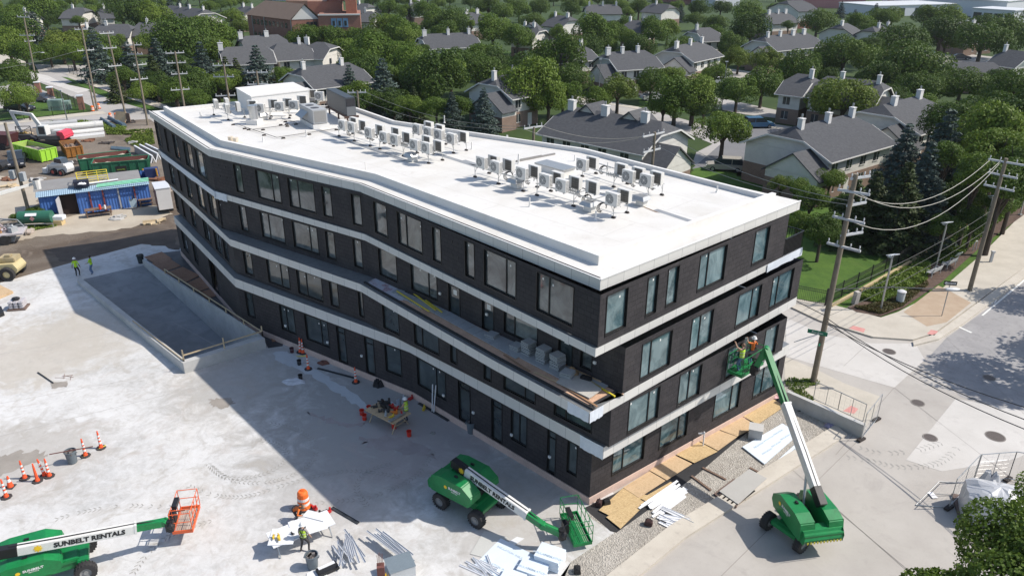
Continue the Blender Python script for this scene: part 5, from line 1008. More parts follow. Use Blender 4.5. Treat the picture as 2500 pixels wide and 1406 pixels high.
def tool(label,p,mt,s=1,rz=0):
    b=MB(); b.box((0,0,.07*s),(.24*s,.12*s,.12*s)); b.cyl((.1*s,0,.1*s),(.24*s,.02,.12*s),.04*s,n=8); b.box((-.08*s,0,.18*s),(.08*s,.05*s,.14*s)); b.tube([(-.1*s,0,.1),(-.2*s,.1,.03),(-.3*s,.0,.02)],.012,4); o=b.build('power_tool',mt,bevel=.01); o.location=p; o.rotation_euler=(0,0,rz); return tag(o,label,'power tool','tools lying about')
T_=Matrix.Rotation(hdT,4,'Z')
for i,(x,y,k,s) in enumerate([(-.9,.35,1,1.3),(-.6,.5,4,1.8),(-.45,.15,1,2.2),(-.1,.4,0,1.4),(.0,-.1,4,1.5),(-.9,-.2,4,1.2),(.35,.35,0,1.3),(.55,.1,2,1.2),(.7,-.3,3,1.0),(.25,-.4,5,1.2),(-.3,-.35,4,1.0),(.9,.3,0,1.0)]):
    q=tc+T_@V((x,y,.88)); tool(f'{nm[k]} tool on the plywood table, {ORD[i]} from its left end',q,toolc[k],s,rr.random()*6)
q=tc+T_@V((.95,-.15,.90)); o=MB().box((0,0,.04),(.22,1.3,.07)).box((.03,0,.09),(.06,1.3,.03)).build('metal_profile',m_galv); o.location=q; o.rotation_euler=(0,0,hdT); tag(o,'wide silver profile lying on the right edge of the tool table','metal profile')
# cut metal strips: individual pieces
m_strip=P('aluminium_strip',(.55,.57,.60),.35,.1,3,.3); m_stripw=P('white_trim_strip',(.72,.73,.75),.5,.05,3)
def strips(px0,px1,n,sp,L,label,grp,seed,z0=.02,ang=.1,mt=None,wd=.09,name='metal_strip',cat='metal strip'):
    rr=random.Random(seed); a=G(*px0);c=G(*px1); h=heading(a,c); m_=(a+c)/2
    for i in range(n):
        o=MB(); l=L*rr.uniform(.6,1.05); o.box((0,0,.015),(l,wd,.012)); o.box((0,wd/2,.035),(l,.012,.05)); o=o.build(name,mt or m_strip); hh=h+rr.uniform(-ang,ang); n_=V((-math.sin(h),math.cos(h),0)); q=m_+n_*((i/(max(n-1,1))-.5)*sp)+V((math.cos(h),math.sin(h),0))*rr.uniform(-.3,.3)
        o.location=(q.x,q.y,z0+i*.012); o.rotation_euler=(rr.uniform(-.2,.2),0,hh); tag(o,f'{label}, {ORD[i]} from its '+('left','upper')[seed%2]+' side',cat,grp)
strips((838,1310),(862,1400),12,.9,2.2,'thin silver strip right of the grey bin','silver strips heaped by the grey bin',1,.3,.35); strips((925,1320),(1000,1385),7,.45,3.0,'long silver strip across the metal box','long strips across the metal box',2,.45,.06)
strips((1588,1250),(1665,1195),11,1.0,3.0,'long white strip in the gravel bundle','white trim strips bundled on the gravel',3,.03,.06,m_stripw,.12); strips((1600,1262),(1690,1285),8,1.1,1.9,'short white offcut in the gravel heap','white offcuts heaped on the gravel',4,.03,.4,m_stripw,.16)
strips((955,968),(985,1010),7,1.0,1.3,'grey metal offcut behind the tool table','metal offcuts behind the tool table',5,.05,.6); strips((1150,1360),(1200,1410),8,.9,1.6,'white scrap strip at the bottom edge','white scrap strips at the bottom edge',6,.02,.6,m_stripw,.07)
for a,c,l,w_ in [((810,1240),(875,1278),'black flat strip lying on the slab near the barrel',.16),((775,900),(870,925),'dark metal track lying by the wall near the door',.12),((1022,985),(1095,1028),'dark metal track lying right of the tool table',.16),((92,910),(130,936),'thin black bar lying alone on the sunny slab',.07)]:
    A_1=G(*a);C_1=G(*c); o=MB().box((0,0,.02),((A_1-C_1).length,w_,.04)).box((0,w_/2,.04),((A_1-C_1).length,.015,.05)).build('metal_track',P('dark_metal_track',(.04,.045,.05),.5,.2,3)); m_=(A_1+C_1)/2; o.location=(m_.x,m_.y,.013); o.rotation_euler=(0,0,heading(A_1,C_1)); tag(o,l,'metal track')
for x,y,l in [(1055,1005,'left one of three white poles leaning by the wall'),(1059,1007,'middle one of three white poles leaning by the wall'),(1064,1004,'right one of three white poles leaning by the wall')]:
    p=G(x,y); o=MB().cyl((0,0,0),(.22+(x-1060)*.025,.12,1.95),.04,n=6).build('pole',m_stripw); o.location=p; tag(o,l,'pole')
p=G(160,920,.013)
for i in range(5):
    o=MB().cyl((-.35,0,0),(.35,0,.0),.012,n=4).build('reinforcing_bar',P('rusty_bar',(.20,.09,.06),.8)); o.location=p+V((i*.18-.3,rr.uniform(-.15,.15),.02)); o.rotation_euler=(0,0,rr.uniform(-1.2,.3)); tag(o,f'thin rusty rod in the little heap on the sunny slab, {ORD[i]} from left','rusty rod','rusty rods scattered on the slab')
# white cutting table with panels
tc=G(735,1290,.8); tc.z=.012; hd=heading(G(665,1305,.8),G(795,1255,.8)); table('folding table carrying large white panels in the foreground',tc,hd,3.1,1.2,.8,m_stripw,'folding_table')
m_pan=P('white_panel',(.70,.71,.72),.4,.04,1); T_=Matrix.Rotation(hd,4,'Z')
for x,y,w_,l_,rz,lab,z in [(-.95,-.1,1.2,1.15,-.5,'white panel at the left end of the table with yellow tools on it',.84),(.35,.0,1.7,1.3,-.12,'large grey white panel in the middle of the table',.83),(.9,.42,1.2,.5,-.9,'narrow white panel jutting over the back of the table',.87)]:
    o=MB().box((0,0,.01),(w_,l_,.02)).build('cut_panel',m_pan,bevel=.004); q=tc+T_@V((x,y,z)); o.location=q; o.rotation_euler=(0,0,hd+rz); tag(o,lab,'panel')
for x,y,k,s,lab in [(-1.15,-.2,3,1.1,'yellow grinder lying on the left white panel'),(-1.35,.0,3,.8,'small yellow tool left on the white panel'),(-.5,-.25,1,.6,'small black tool at the middle edge of the white table')]: tool(lab,tc+T_@V((x,y,.875)),toolc[k],s,x)
for x,y,k,lab in [(769,1243,0,'red battery saw on the slab right of the barrel'),(786,1255,1,'black tool and cord on the slab behind the white table'),(802,1252,0,'red drill on the slab farthest right behind the white table'),(790,1272,0,'red tool beside the narrow white panel'),(671,1333,5,'small grey tool on the slab under the white table'),(1003,975,0,'red tool bag by the wall behind the worker'),(1035,1000,3,'yellow tool on the slab right of the tool table'),(1090,1010,1,'black tool near the wall bags')]: tool(lab,G(x,y,.013),toolc[k],1.3,x)
t=th('sheet_metal_box','open sheet metal box with strips lying over it at the bottom','metal box',G(978,1400,.012),R(25)); b=MB(); b.box((0,0,.35),(1.2,1.0,.7)); b.build('box_side',P('sheet_metal',(.50,.53,.55),.3,.1,1.5,.4),t,bevel=.01); b=MB(); b.box((0,0,.705),(1.25,1.05,.02)); b.build('box_lid',P('dull_sheet_metal',(.24,.29,.32),.4,.1,1.5,.3),t)
t=th('steel_stub_column','rusty red steel tube column with rods sticking out at the bottom edge','steel column',G(934,1440,0),R(10)); b=MB(); b.box((0,0,.75),(.34,.34,1.5)); b.build('tube',P('primer_red',(.17,.07,.06),.7,.3,4),t)
for k in range(5): b=MB(); b.cyl((-.1+.05*k,.08*(k%2),1.3),(-.12+.06*k,.08*(k%2),2.1+.08*(k%3)),.012,n=5); b.build('rod',P('rusty_bar',(.20,.09,.06)),t)
rag('yellow_tarp','yellow jacket hanging on the rusty column','jacket',G(945,1425,.9),(.16,.14),P('yellow_cloth',(.80,.52,.02),.7,.1,3),.6,4)
t=th('black_tool_case','open black case leaning near the strip heap','tool case',G(800,1392,.02),R(35)); b=MB(); b.box((0,0,.1),(1.0,.5,.2)); b.build('case',m_bkb,t,bevel=.02); b=MB(); b.box((0,.1,.24),(.8,.16,.03)); b.build('tray',m_stripw,t)
quadthing('insulation_offcut','white sheet lying flat behind the bottom edge by the black case','sheet',[(750,1400),(775,1385),(800,1398),(790,1440),(740,1440)],.015,.04,m_pan)
# foam boards stacked at the bottom (with printed marks)
m_foamw=P('white_foam_board',(.64,.71,.78),.6,.05,1.5); m_mark=P('print_blue_grey',(.32,.42,.52),.7)
def foam(label,c,rz,L,W,H,grp='white foam boards at the bottom of the picture',txt='INSULATION',ml=None,n=2):
    t=th('foam_board' if H<.1 else 'foam_board_stack',label,'foam board',c,rz,grp)
    k=max(1,int(H/.12))
    for i in range(k): b=MB(); b.box(((i%2)*.02,0,H/k*(i+.5)),(L,W,H/k-.008)); b.build('board',m_foamw,t)
    for j in range(n):
        for i in range(2): letters(txt,.17,m_mark,t,Matrix.Translation((-L*.22+L*.44*i,-W*.25+W*.5*j,H+.001))@Matrix.Rotation(.0,4,'Z'))
h0=heading(G(1178,1366),G(1262,1410)); foam('wide flat foam board lying under the stacks',G(1240,1372,.012),h0,2.4,2.2,.05)
foam('thick stack of foam boards, the highest one, by the lift basket',G(1342,1372,.012),R(-25),1.25,1.0,.62,n=1); foam('lower stack of foam boards in the middle',G(1302,1395,.012),R(-25),1.3,1.0,.36,n=1); foam('small stack of foam boards at the bottom edge',G(1250,1420,.012),R(-25),1.1,.9,.3,n=1)
quadthing('thin_panel','pale grey thin panel lying on the slab behind the foam','panel',[(1148,1352),(1182,1295),(1240,1312),(1178,1360)],.012,.02,P('pale_grey_panel',(.50,.50,.47),.6,.05,1))
quadthing('thin_panel','long white thin panel beside the pale grey one','panel',[(1180,1360),(1262,1310),(1280,1314),(1192,1372)],.014,.02,m_pan)
# boards on the gravel
g='foam boards lying on the gravel strip'
def flatfoam(px,label,z=.05,h=.06):
    q=[G(x,y,z) for x,y in px]; c=sum(q,V())/4; t=th('foam_sheet',label,'foam board',(c.x,c.y,z),0,g); b=MB(); b.prism([(p.x-c.x,p.y-c.y) for p in q],0,h); b.build('board',m_foamw,t); hd=heading(q[0],q[1]) 
    for i in range(3):
        for j in range(2): p=(q[0].lerp(q[1],.25+.25*i)).lerp(q[3].lerp(q[2],.25+.25*i),.3+.4*j)-c; letters('INSULATION',.16,m_mark,t,Matrix.Translation((p.x,p.y,h+.001))@Matrix.Rotation(hd,4,'Z'))
flatfoam([(1812,1092),(1910,1035),(1950,1060),(1866,1134)],'largest foam board on the gravel behind the raised boom'); flatfoam([(1896,1126),(1950,1078),(1985,1090),(1925,1141)],'smaller foam board right of the raised boom',.04)
quadthing('gypsum_board','grey flat board resting on a pallet beside the kerb','board',[(1756,1199),(1829,1145),(1872,1168),(1802,1231)],.16,.03,P('grey_board',(.40,.39,.365),.8,.06,1))
def pallet(label,px,name='pallet'):
    q=[G(*p) for p in px]; c=sum(q,V())/4; hd=heading(q[0],q[1]); L=(q[0]-q[1]).length; W=(q[1]-q[2]).length; t=th(name,label,'pallet',c,hd)
    for k in range(6): b=MB(); b.box((0,-W/2+.05+k*(W-.1)/5,.13),(L,.09,.02)); b.build('slat',P('old_pallet_wood',(.17,.12,.10),.9,.3,5),t)
    for x in (-L/2+.05,0,L/2-.05): b=MB(); b.box((x,0,.06),(.09,W,.11)); b.build('runner',MAT['old_pallet_wood'],t)
    for o_ in t.children: pass
pallet('old wooden pallet under the grey board beside the kerb',[(1742,1208),(1790,1172),(1840,1205),(1800,1240)])
for a,c,l in [((1715,1143),(1772,1172),'weathered plank on the gravel above the grey board'),((1688,1163),(1735,1198),'weathered plank at the left of the grey board'),((1830,1143),(1878,1168),'weathered plank behind the grey board')]:
    A_1=G(*a);C_1=G(*c); o=MB().box((0,0,.04),((A_1-C_1).length,.13,.06)).build('old_plank',P('weathered_wood',(.18,.12,.09),.9,.3,5)); m_=(A_1+C_1)/2; o.location=(m_.x,m_.y,.01); o.rotation_euler=(0,0,heading(A_1,C_1)); tag(o,l,'plank','old planks on the gravel')
t=th('concrete_block','light grey square block with a flat lid on the gravel','block',G(1843,1066,.01),R(-20)); b=MB(); b.box((0,0,.35),(.78,.78,.66)); b.build('block_body',P('grey_block',(.42,.41,.39),.8,.08,2),t,bevel=.01); b=MB(); b.box((0,0,.7),(.84,.84,.05)); b.build('block_lid',P('grey_lid',(.46,.45,.43),.8,.06,2),t)
t=th('white_post','white angled pipe standing on the boards by the wall','pipe',G(1716,1090,.04),0); b=MB(); b.cyl((0,0,0),(-.02,0,1.05),.045,n=8); b.build('upright',m_stripw,t); b=MB(); b.cyl((-.02,0,.95),(-.32,.1,.85),.06,n=8); b.build('elbow',m_stripw,t)
for x,y,l,c in [(1462,1232,'dark brown tool bag at the building corner','b'),(1480,1230,'black crate beside the bag at the building corner','k'),(1583,1280,'small brown bag by the white offcuts','b'),(1409,1395,'black boxes at the bottom edge on the gravel','k')]:
    t=th('tool_bag' if c=='b' else 'black_crate',l,'tool bag' if c=='b' else 'crate',G(x,y,.03),x); b=MB(); b.box((0,0,.14),(.42,.34,.28),taper=.85); b.build('bag_body' if c=='b' else 'crate_body',P('dark_brown_cloth',(.06,.03,.028),.8,.3) if c=='b' else m_bkb,t,bevel=.03); b=MB(); b.tube([(-.15,0,.28),(-.08,0,.4),(.08,0,.4),(.15,0,.28)],.02,5); b.build('handle',m_bkb,t)
rag('pink_foam_scrap','torn pink insulation hanging off the base at the far end of the sunny facade','insulation scrap',G(1890,968,.2),(.5,.25),P('pink_scrap',(.75,.45,.45),.8,.1,3),.2,12); rag('pink_foam_scrap','pink foam scrap lying before the sunny facade','insulation scrap',G(1823,1020,.05),(.45,.3),MAT['pink_scrap'],.06,13)
rag('rubble_bag','pile of black hoses and rubble against the retaining wall','rubble',G(1985,1000,.02),(1.1,.35),m_blk,.25,14); rag('purple_sheet','purple grey plastic sheet at the end of the retaining wall','plastic sheet',G(2028,1040,.03),(.45,.3),P('lilac_sheet',(.33,.30,.42),.6,.2),.1,15)
# braces under the overhang
for x0,y0,x1,y1,l in [(523,707,537,668,'left timber brace under the overhang'),(541,722,556,683,'right timber brace under the overhang')]:
    a=G(x0,y0); o=MB(); o.beam((0,0,0),(.4,.7,2.2),.09,.05); o.beam((.4,.7,2.2),(.8,.3,0),.09,.05); o=o.build('timber_brace',m_wood); o.location=a; tag(o,l,'timber brace','timber braces by the doorway')
# bagged pallet etc on the left slab
t=th('bagged_pallet','pallet of silver wrapped bags with black sacks on top','pallet',G(46,752,.012),R(12)); b=MB(); b.box((0,0,.07),(1.35,1.1,.12)); b.build('pallet_base',MAT['old_pallet_wood'],t); m_bag=P('silver_bag',(.50,.48,.50),.35,.25,3)
rr=random.Random(4)
for k in range(3):
    for i in range(3): b=MB(); b.box((-.38+.38*i,0,.24+k*.2),(.36,.95,.18)); b.build('bag',m_bag,t,bevel=.06)
b=MB(); b.ball((0,0,.85),(.3,.25,.14),8); b.ball((-.2,.15,.82),(.2,.2,.1),8); b.build('black_sack',m_bkb,t)
quadthing('dark_crate','dark flat crate at the left edge of the slab','crate',[(-40,768),(5,755),(12,770),(-30,788)],.012,.3,m_bkb)
quadthing('wooden_sheet','pale wooden panel at the left edge beyond the bagged pallet','wood panel',[(-60,720),(0,700),(33,716),(-30,742)],.012,.2,m_ply)
# ---------------- poles and wires ----------------
def zat(base,y):
    lo,hi=-3,30
    for _ in range(50):
        m=(lo+hi)/2
        if PX((base.x,base.y,m))[1]>y: lo=m
        else: hi=m
    return m
m_pole=P('weathered_pole_wood',(.22,.185,.14),.9,.25,2); m_arm=P('grey_fibreglass_arm',(.50,.51,.52),.6,.08); m_ins=P('porcelain',(.62,.62,.62),.3)
POLE={}
def pole(key,label,base,ytop,arms,lamp=None,r=.17,extra=None,pins=True,xt=None):
    base=V((base.x,base.y,0)); zt=zat(base,ytop); t=th('utility_pole',label,'utility pole',base,0,'wooden utility poles'); tp=(G(xt,ytop,zt)-base) if xt else V((0,0,zt)); b=MB(); b.cyl((0,0,0),tp,r,r*.72,n=12); b.build('pole_shaft',m_pole,t,smooth=False); ends=[]
    for (x1,y1,x2,y2) in arms:
        xm=PX((base.x,base.y,zat(base,(y1+y2)/2)))[0]; z=zat(base,y1+(y2-y1)*(xm-x1)/(x2-x1)); e1=G(x1,y1,z)-base; e2=G(x2,y2,z)-base
        off=((e1+e2)/2); b=MB(); b.beam(e1,e2,.12,.14); a=b.build('crossarm',m_arm,t); 
        b=MB()
        for k in (.04,.3,.7,.96):
            q=e1.lerp(e2,k)+V((0,0,.07)); b.cyl(q,q+V((0,0,.13)),.03,n=5); b.cyl(q+V((0,0,.12)),q+V((0,0,.26)),.05,.035,n=6)
        if pins: b.build('insulator',m_ins,a)
        ends.append((base+e1,base+e2,z))
    if lamp:
        (x1,y1,x2,y2)=lamp; z=zat(base,y1); e=G(x2,y2,z+.5)-base; s0=V((0,0,z)); b=MB(); b.tube([s0,s0.lerp(e,.3)+V((0,0,.25)),s0.lerp(e,.7)+V((0,0,.28)),e],.045,6); la=b.build('lamp_arm',m_galv,t); b=MB(); b.ball(e,(.4,.16,.09),8); b.build('lamp_head',m_ins,la,smooth=True)
    POLE[key]=(base,zt,ends); return t
pole('A','tall wooden pole at the street corner with five crossarms and a green street sign',G(1985,932),425,[(2077,437,2124,430),(2045,463,2124,476),(2068,503,2114,494),(2033,528,2111,546),(2053,576,2106,567),(2019,593,2101,614)],r=.2,xt=2090)
pole('B','wooden pole standing in the kerb of the right hand street, three crossarms',G(2366,712),387,[(2413,389,2512,406),(2412,421,2484,436),(2402,451,2476,467)],r=.19,xt=2457)
L=[('1','far left wooden pole by the brick pier with three crossarms',(92,216),42,[(42,42,72,43),(48,87,85,87),(60,102,87,100)],(78,136,104,129)),
('2','wooden pole at the street corner with street lamp and two orange barrels',(238,271),68,[(182,73,215,72),(189,125,230,122)],(223,181,251,171)),
('3','wooden pole with three crossarms right of the barrels',(309,293),78,[(243,83,278,81),(251,119,285,117),(264,163,297,160)],None),
('4','wooden pole with four crossarms in front of the spruces',(361,306),103,[(307,111,346,110),(311,133,348,133),(326,160,358,157),(318,196,361,192)],None)]
for k,l,b_,yt,ar,la in L: pole(k,l,G(*b_),yt,ar,la,xt=dict(zip('1234',(58,199,262,325)))[k])
for k,l,x,y,ar in [('5','wooden pole with four crossarms beyond the far roof corner',427,126,[(404,131,450,129),(407,155,454,153),(418,182,458,180),(417,221,463,218)]),('6','wooden pole left of the tall blue spruce behind the roof',546,157,[(519,161,569,160),(521,188,571,188),(526,235,575,233)]),('7','wooden pole in front of the blue spruce by the townhouse',626,174,[(603,178,653,177),(604,207,655,205)]),('8','wooden pole behind the dark roof unit',872,222,[(848,227,894,226)]),('9','wooden pole behind the middle of the roof',1303,310,[(1279,315,1324,308)]),('10','wooden pole in front of the near townhouse roof',1599,323,[(1569,335,1622,323),(1570,373,1612,363)])]:
    q=G(x,y,12.2 if k in '567' else 11.5); pole(k,l,q,y,ar)
pole('11','short old wooden pole beside the corner pole with barrels',G(231,268),192,[],None,r=.16)
pole('12','old wooden pole with grey transformer boxes beside the blue shed',G(75,535),300,[],None,r=.19)
b=MB(); q=POLE['12'][0]; b.box((-.5,-.2,zat(q,425)),(.45,.5,.9)); b.box((.5,-.2,zat(q,430)),(.45,.5,.9)); b.build('transformer',P('transformer_grey',(.35,.37,.38),.5),[o for o in COL.objects if o.get('label','').startswith('old wooden pole with grey')][0])
def wire(a,b_,sag,label,r=.018,mt=None,grp='overhead wires'):
    a=V(a);b_=V(b_); n=14; b=MB(); b.tube([a.lerp(b_,k/n)-a-V((0,0,sag*4*(k/n)*(1-k/n))) for k in range(n+1)],r,4); o=b.build('overhead_wire',mt or P('wire_black',(.06,.06,.06),.6),fix=False); o.location=a; return tag(o,label,'wire',grp)
m_wl=P('wire_light',(.34,.33,.29),.6)
EA,EB=POLE['A'][2],POLE['B'][2]
wire(EA[1][0].lerp(EA[1][1],.35),EB[0][0].lerp(EB[0][1],.05),2.0,'highest thick pale cable sagging between the two corner poles',.026,m_wl); wire(EA[1][0].lerp(EA[1][1],.6),EB[0][0].lerp(EB[0][1],.3),2.2,'second thick pale cable between the two corner poles',.026,m_wl); wire(EA[3][0].lerp(EA[3][1],.5),EB[0][0].lerp(EB[0][1],.33),2.6,'lowest thick pale cable between the two corner poles',.026,m_wl)
bA,zA,_=POLE['A']; bB,zB,_=POLE['B']
for i,(z0,z1) in enumerate([(6.6,7.3),(5.7,6.4),(4.9,5.6)]): wire(bA+V((0,0,z0)),bB+V((0,0,z1)),.5,f'thin wire between the corner poles, {ORD[i]} from top',.018)
for i in range(2): wire(EA[2][0].lerp(EA[2][1],.2+.6*i),POLE['10'][2][0][i],.9,f"thin wire from the corner pole to the pole by the near townhouse, {['left','right'][i]}",.02,m_wl); wire(POLE['10'][2][0][i],POLE['9'][2][0][i],.9,f"thin wire over the near townhouse roof, {['left','right'][i]}",.02,m_wl); wire(POLE['9'][2][0][i],POLE['8'][2][0][i],1.2,f"thin wire behind the big roof, {['left','right'][i]}",.02,m_wl)
for a_,b_,n in (('1','2','farthest'),('2','3','second'),('3','4','third'),('4','5','fourth'),('5','6','fifth'),('6','7','last')):
    for i in range(2): wire(POLE[a_][2][0][i],POLE[b_][2][0][i],.8,f"{['left','right'][i]} top wire in the {n} span of the left pole row",.02)
wire(POLE['2'][2][1][0],POLE['1'][0]+V((-30,-18,6)),2.5,'long wire crossing the left street',.03,m_wl)
for i,(x,y,z) in enumerate([(2700,1090,5.5),(2700,1120,5.3),(2760,1060,6.5)]): wire(bA+V((0,0,4.9-.2*i)),G(x,y,z),.8,f'black cable crossing the right street, {ORD[i]} from the sidewalk',.03)
wire(bA+V((0,0,5)),POLE['10'][0]+V((0,0,6)),1.0,'black cable running from the corner pole along the back of the building',.03)
t=th('street_lamp','street lamp head on a long arm reaching from the corner pole',"street lamp",bA+V((0,0,6.9)),0); hd_=G(2312,706,7.2)-bA-V((0,0,6.9)); b=MB(); b.tube([V((.1,0,0)),hd_*.5+V((0,0,.15)),hd_],.03,6); b.build('lamp_arm',P('dark_grey_arm',(.10,.10,.10),.6),t); b=MB(); b.ball(hd_+V((.35,0,0)),(.5,.18,.1),10); b.build('lamp_head',m_ins,t,smooth=True)
m_sg=P('sign_green',(.0,.16,.09),.5,.03); 
e0=zat(bA,812); p=G(1996,812,e0); t=th('street_sign','green street name sign on the corner pole reading Beaubien','street sign',p,R(-28)); b=MB(); b.box((0,0,0),(1.25,.03,.28)); b.build('sign_plate',m_sg,t); letters('Beaubien',.2,m_letw,t,frameM((0,-.02,0),(1,0,0),(0,0,1))); b=MB(); b.tube([(-1.3,-.5,-.8),(.9,.3,.35)],.03,6); b.build('sign_bracket',m_arm,t)
p=G(2004,840,zat(bA,838)); t=th('street_sign','small green sign plate strapped to the corner pole','street sign',p,R(35)); b=MB(); b.box((0,0,0),(.5,.03,.18)); b.build('sign_plate',m_sg,t); letters('E 8 MILE'[2:3] if False else 'St',.12,m_letw,t,frameM((0,-.02,0),(1,0,0),(0,0,1)))
# ---------------- right-hand street furniture ----------------
def solar(label,x,y,ytop):
    p=G(x,y,.12); zt=zat(p,ytop); t=th('solar_lamp',label,'street lamp',p,R(20),'solar lamps along the sidewalk'); b=MB(); b.box((0,0,.06),(.35,.35,.12)); b.cyl((0,0,.1),(0,0,zt-.5),.075,n=10); b.build('lamp_post',m_galv,t); b=MB(); b.box((0,0,zt-.12),(.9,.5,.05),M=Matrix.Rotation(R(-18),4,'X')); b.build('solar_panel',P('panel_white',(.62,.65,.68),.3,.03),t); b=MB(); b.cyl((0,0,zt-.5),(.12,0,zt-.2),.03,n=6); b.cyl((0,0,zt-.5),(-.12,0,zt-.2),.03,n=6); b.box((.0,.2,zt-.4),(.25,.3,.08)); b.build('lamp_head',m_galv,t)
solar('solar lamp post standing in the flower bed nearest the corner',2150,755,622); solar('solar lamp post behind the two benches',2284,656,543); solar('solar lamp post behind the far wooden pole',2398,578,478); solar('solar lamp post on the lawn at the right edge',2490,525,445)
def bench(label,x,y,rz):
    t=th('park_bench',label,'bench',G(x,y,.12),R(rz),'metal benches on the sidewalk'); mb=P('bench_metal',(.48,.49,.51),.4,.05,4,.3); b=MB()
    for k in range(6): b.box((0,-.22+k*.085,.44),(1.7,.055,.03))
    b.build('seat',mb,t); b=MB()
    for k in range(6): b.box((0,.28+k*.02,.52+k*.075),(1.7,.03,.055))
    b.build('backrest',mb,t)
    for s_ in (-1,1): b=MB(); b.tube([(s_*.8,-.25,0),(s_*.8,-.25,.65),(s_*.8,.25,.65),(s_*.8,.4,.95)],.03,6); b.beam((s_*.8,.25,0),(s_*.8,.25,.44),.05,.05); b.build('leg',mb,t)
bench('nearer metal bench facing the street, left one',2277,672,-142); bench('farther metal bench facing the street, right one',2314,652,-142)
t=th('litter_bin','round pale metal litter bin with domed lid on the sidewalk','litter bin',G(2196,738,.12)); b=MB(); b.lathe((0,0,0),[(0,0),(.3,.0),(.33,.9),(.0,.9)],18); b.build('bin_body',P('pale_bin',(.45,.50,.52),.5),t,fix=False); b=MB(); b.lathe((0,0,.9),[(.36,.05),(.36,.12),(.2,.2),(0,.22)],18); b.build('lid',m_ins,t,fix=False)
t=th('road_sign','black and white one way sign on a thin post at the kerb','road sign',G(2299,771,.12),R(-12)); zt=zat(G(2299,771,.12),690); b=MB(); b.box((0,0,zt/2),(.06,.06,zt)); b.build('sign_post',m_galv,t); b=MB(); b.box((0,-.05,zt-.15),(.95,.02,.34)); b.build('sign_plate',P('sign_black',(.02,.02,.02),.5),t)
b=MB(); b.prof([(-.44,zt-.15),(-.28,zt-.03),(-.28,zt-.09),(.40,zt-.09),(.40,zt-.21),(-.28,zt-.21),(-.28,zt-.27)],-.066,-.062); b.build('arrow',m_letw,t); letters('ONE WAY',.1,m_let,t,frameM((.06,-.068,zt-.15),(1,0,0),(0,0,1)))
t=th('utility_pedestal','slanted grey pedestal box in the flower bed by the corner','pedestal',G(2086,742,.05),R(20)); b=MB(); b.prof([(-.2,0),(.2,0),(.3,1.1),(-.1,1.1)],-.2,.2); b.build('pedestal_body',P('pedestal_grey',(.45,.42,.38),.7),t,bevel=.02)
t=th('plaque_sign','small grey plaque on a post behind the benches','sign',G(2336,640,.1),R(25)); b=MB(); b.box((0,0,.8),(.7,.05,.45),M=Matrix.Rotation(R(30),4,'X')); b.cyl((0,0,0),(0,0,.8),.04,n=6); b.build('plaque',P('plaque_grey',(.4,.45,.42),.6),t)
t=th('bike_rack','white arched metal hoop beside the far lamp post','bike rack',G(2378,612,.1),R(35)); b=MB(); b.tube([(-.3,0,0),(-.3,0,.8),(-.15,0,1.0),(.15,0,1.0),(.3,0,.8),(.3,0,0)],.04,6); b.build('hoop',m_arm,t)
t=th('control_cabinet','small white post with a box near the kerb of the right street','post',G(2418,640,.1)); b=MB(); b.box((0,0,.5),(.2,.2,1.0)); b.box((0,0,1.05),(.3,.3,.12)); b.build('post_body',m_arm,t)
# iron fence
m_iron=P('black_iron',(.018,.018,.018),.5)
def fence(label,pts,h=1.45,step=.14,z=.1,grp=None,mt=None):
    Q=[G(*p,z) for p in pts]; t=th('iron_fence',label,'fence',Q[0],0,grp)
    for i in range(len(Q)-1):
        a=Q[i]-Q[0];c=Q[i+1]-Q[0]; L=(c-a).length; n=max(2,int(L/step)); b=MB()
        for k in range(n):
            q=a.lerp(c,k/n); b.cyl(q+V((0,0,.08)),q+V((0,0,h)),.012,n=4,caps=False)
        for zz in (.18,h-.12,h-.3): b.beam(a+V((0,0,zz)),c+V((0,0,zz)),.03,.04)
        b.build('railing_panel',mt or m_iron,t,fix=False)
        np_=max(1,int(L/2.4))
        for k in range(np_+1): q=a.lerp(c,k/np_); b=MB(); b.box(q+V((0,0,h*.5+.05)),(.07,.07,h+.1)); b.build('fence_post',mt or m_iron,t)
fence('black iron fence in front of the lawn beside the building',[(1915,728),(2013,747)]); fence('black iron fence running back between lawn and planting bed',[(2015,746),(2190,650),(2300,580),(2420,490)])
o=MB(); qs=[G(*p,0) for p in ((2018,750),(2192,654),(2300,585),(2400,520))]
for i in range(3): o.beam(qs[i]+V((.3,-.1,.15)),qs[i+1]+V((.3,-.1,.15)),.25,.2)
o=o.build('stone_edging',P('gold_stone_edging',(.45,.36,.20),.9,.3,5)); tag(o,'yellowish stone edging along the foot of the iron fence','edging')
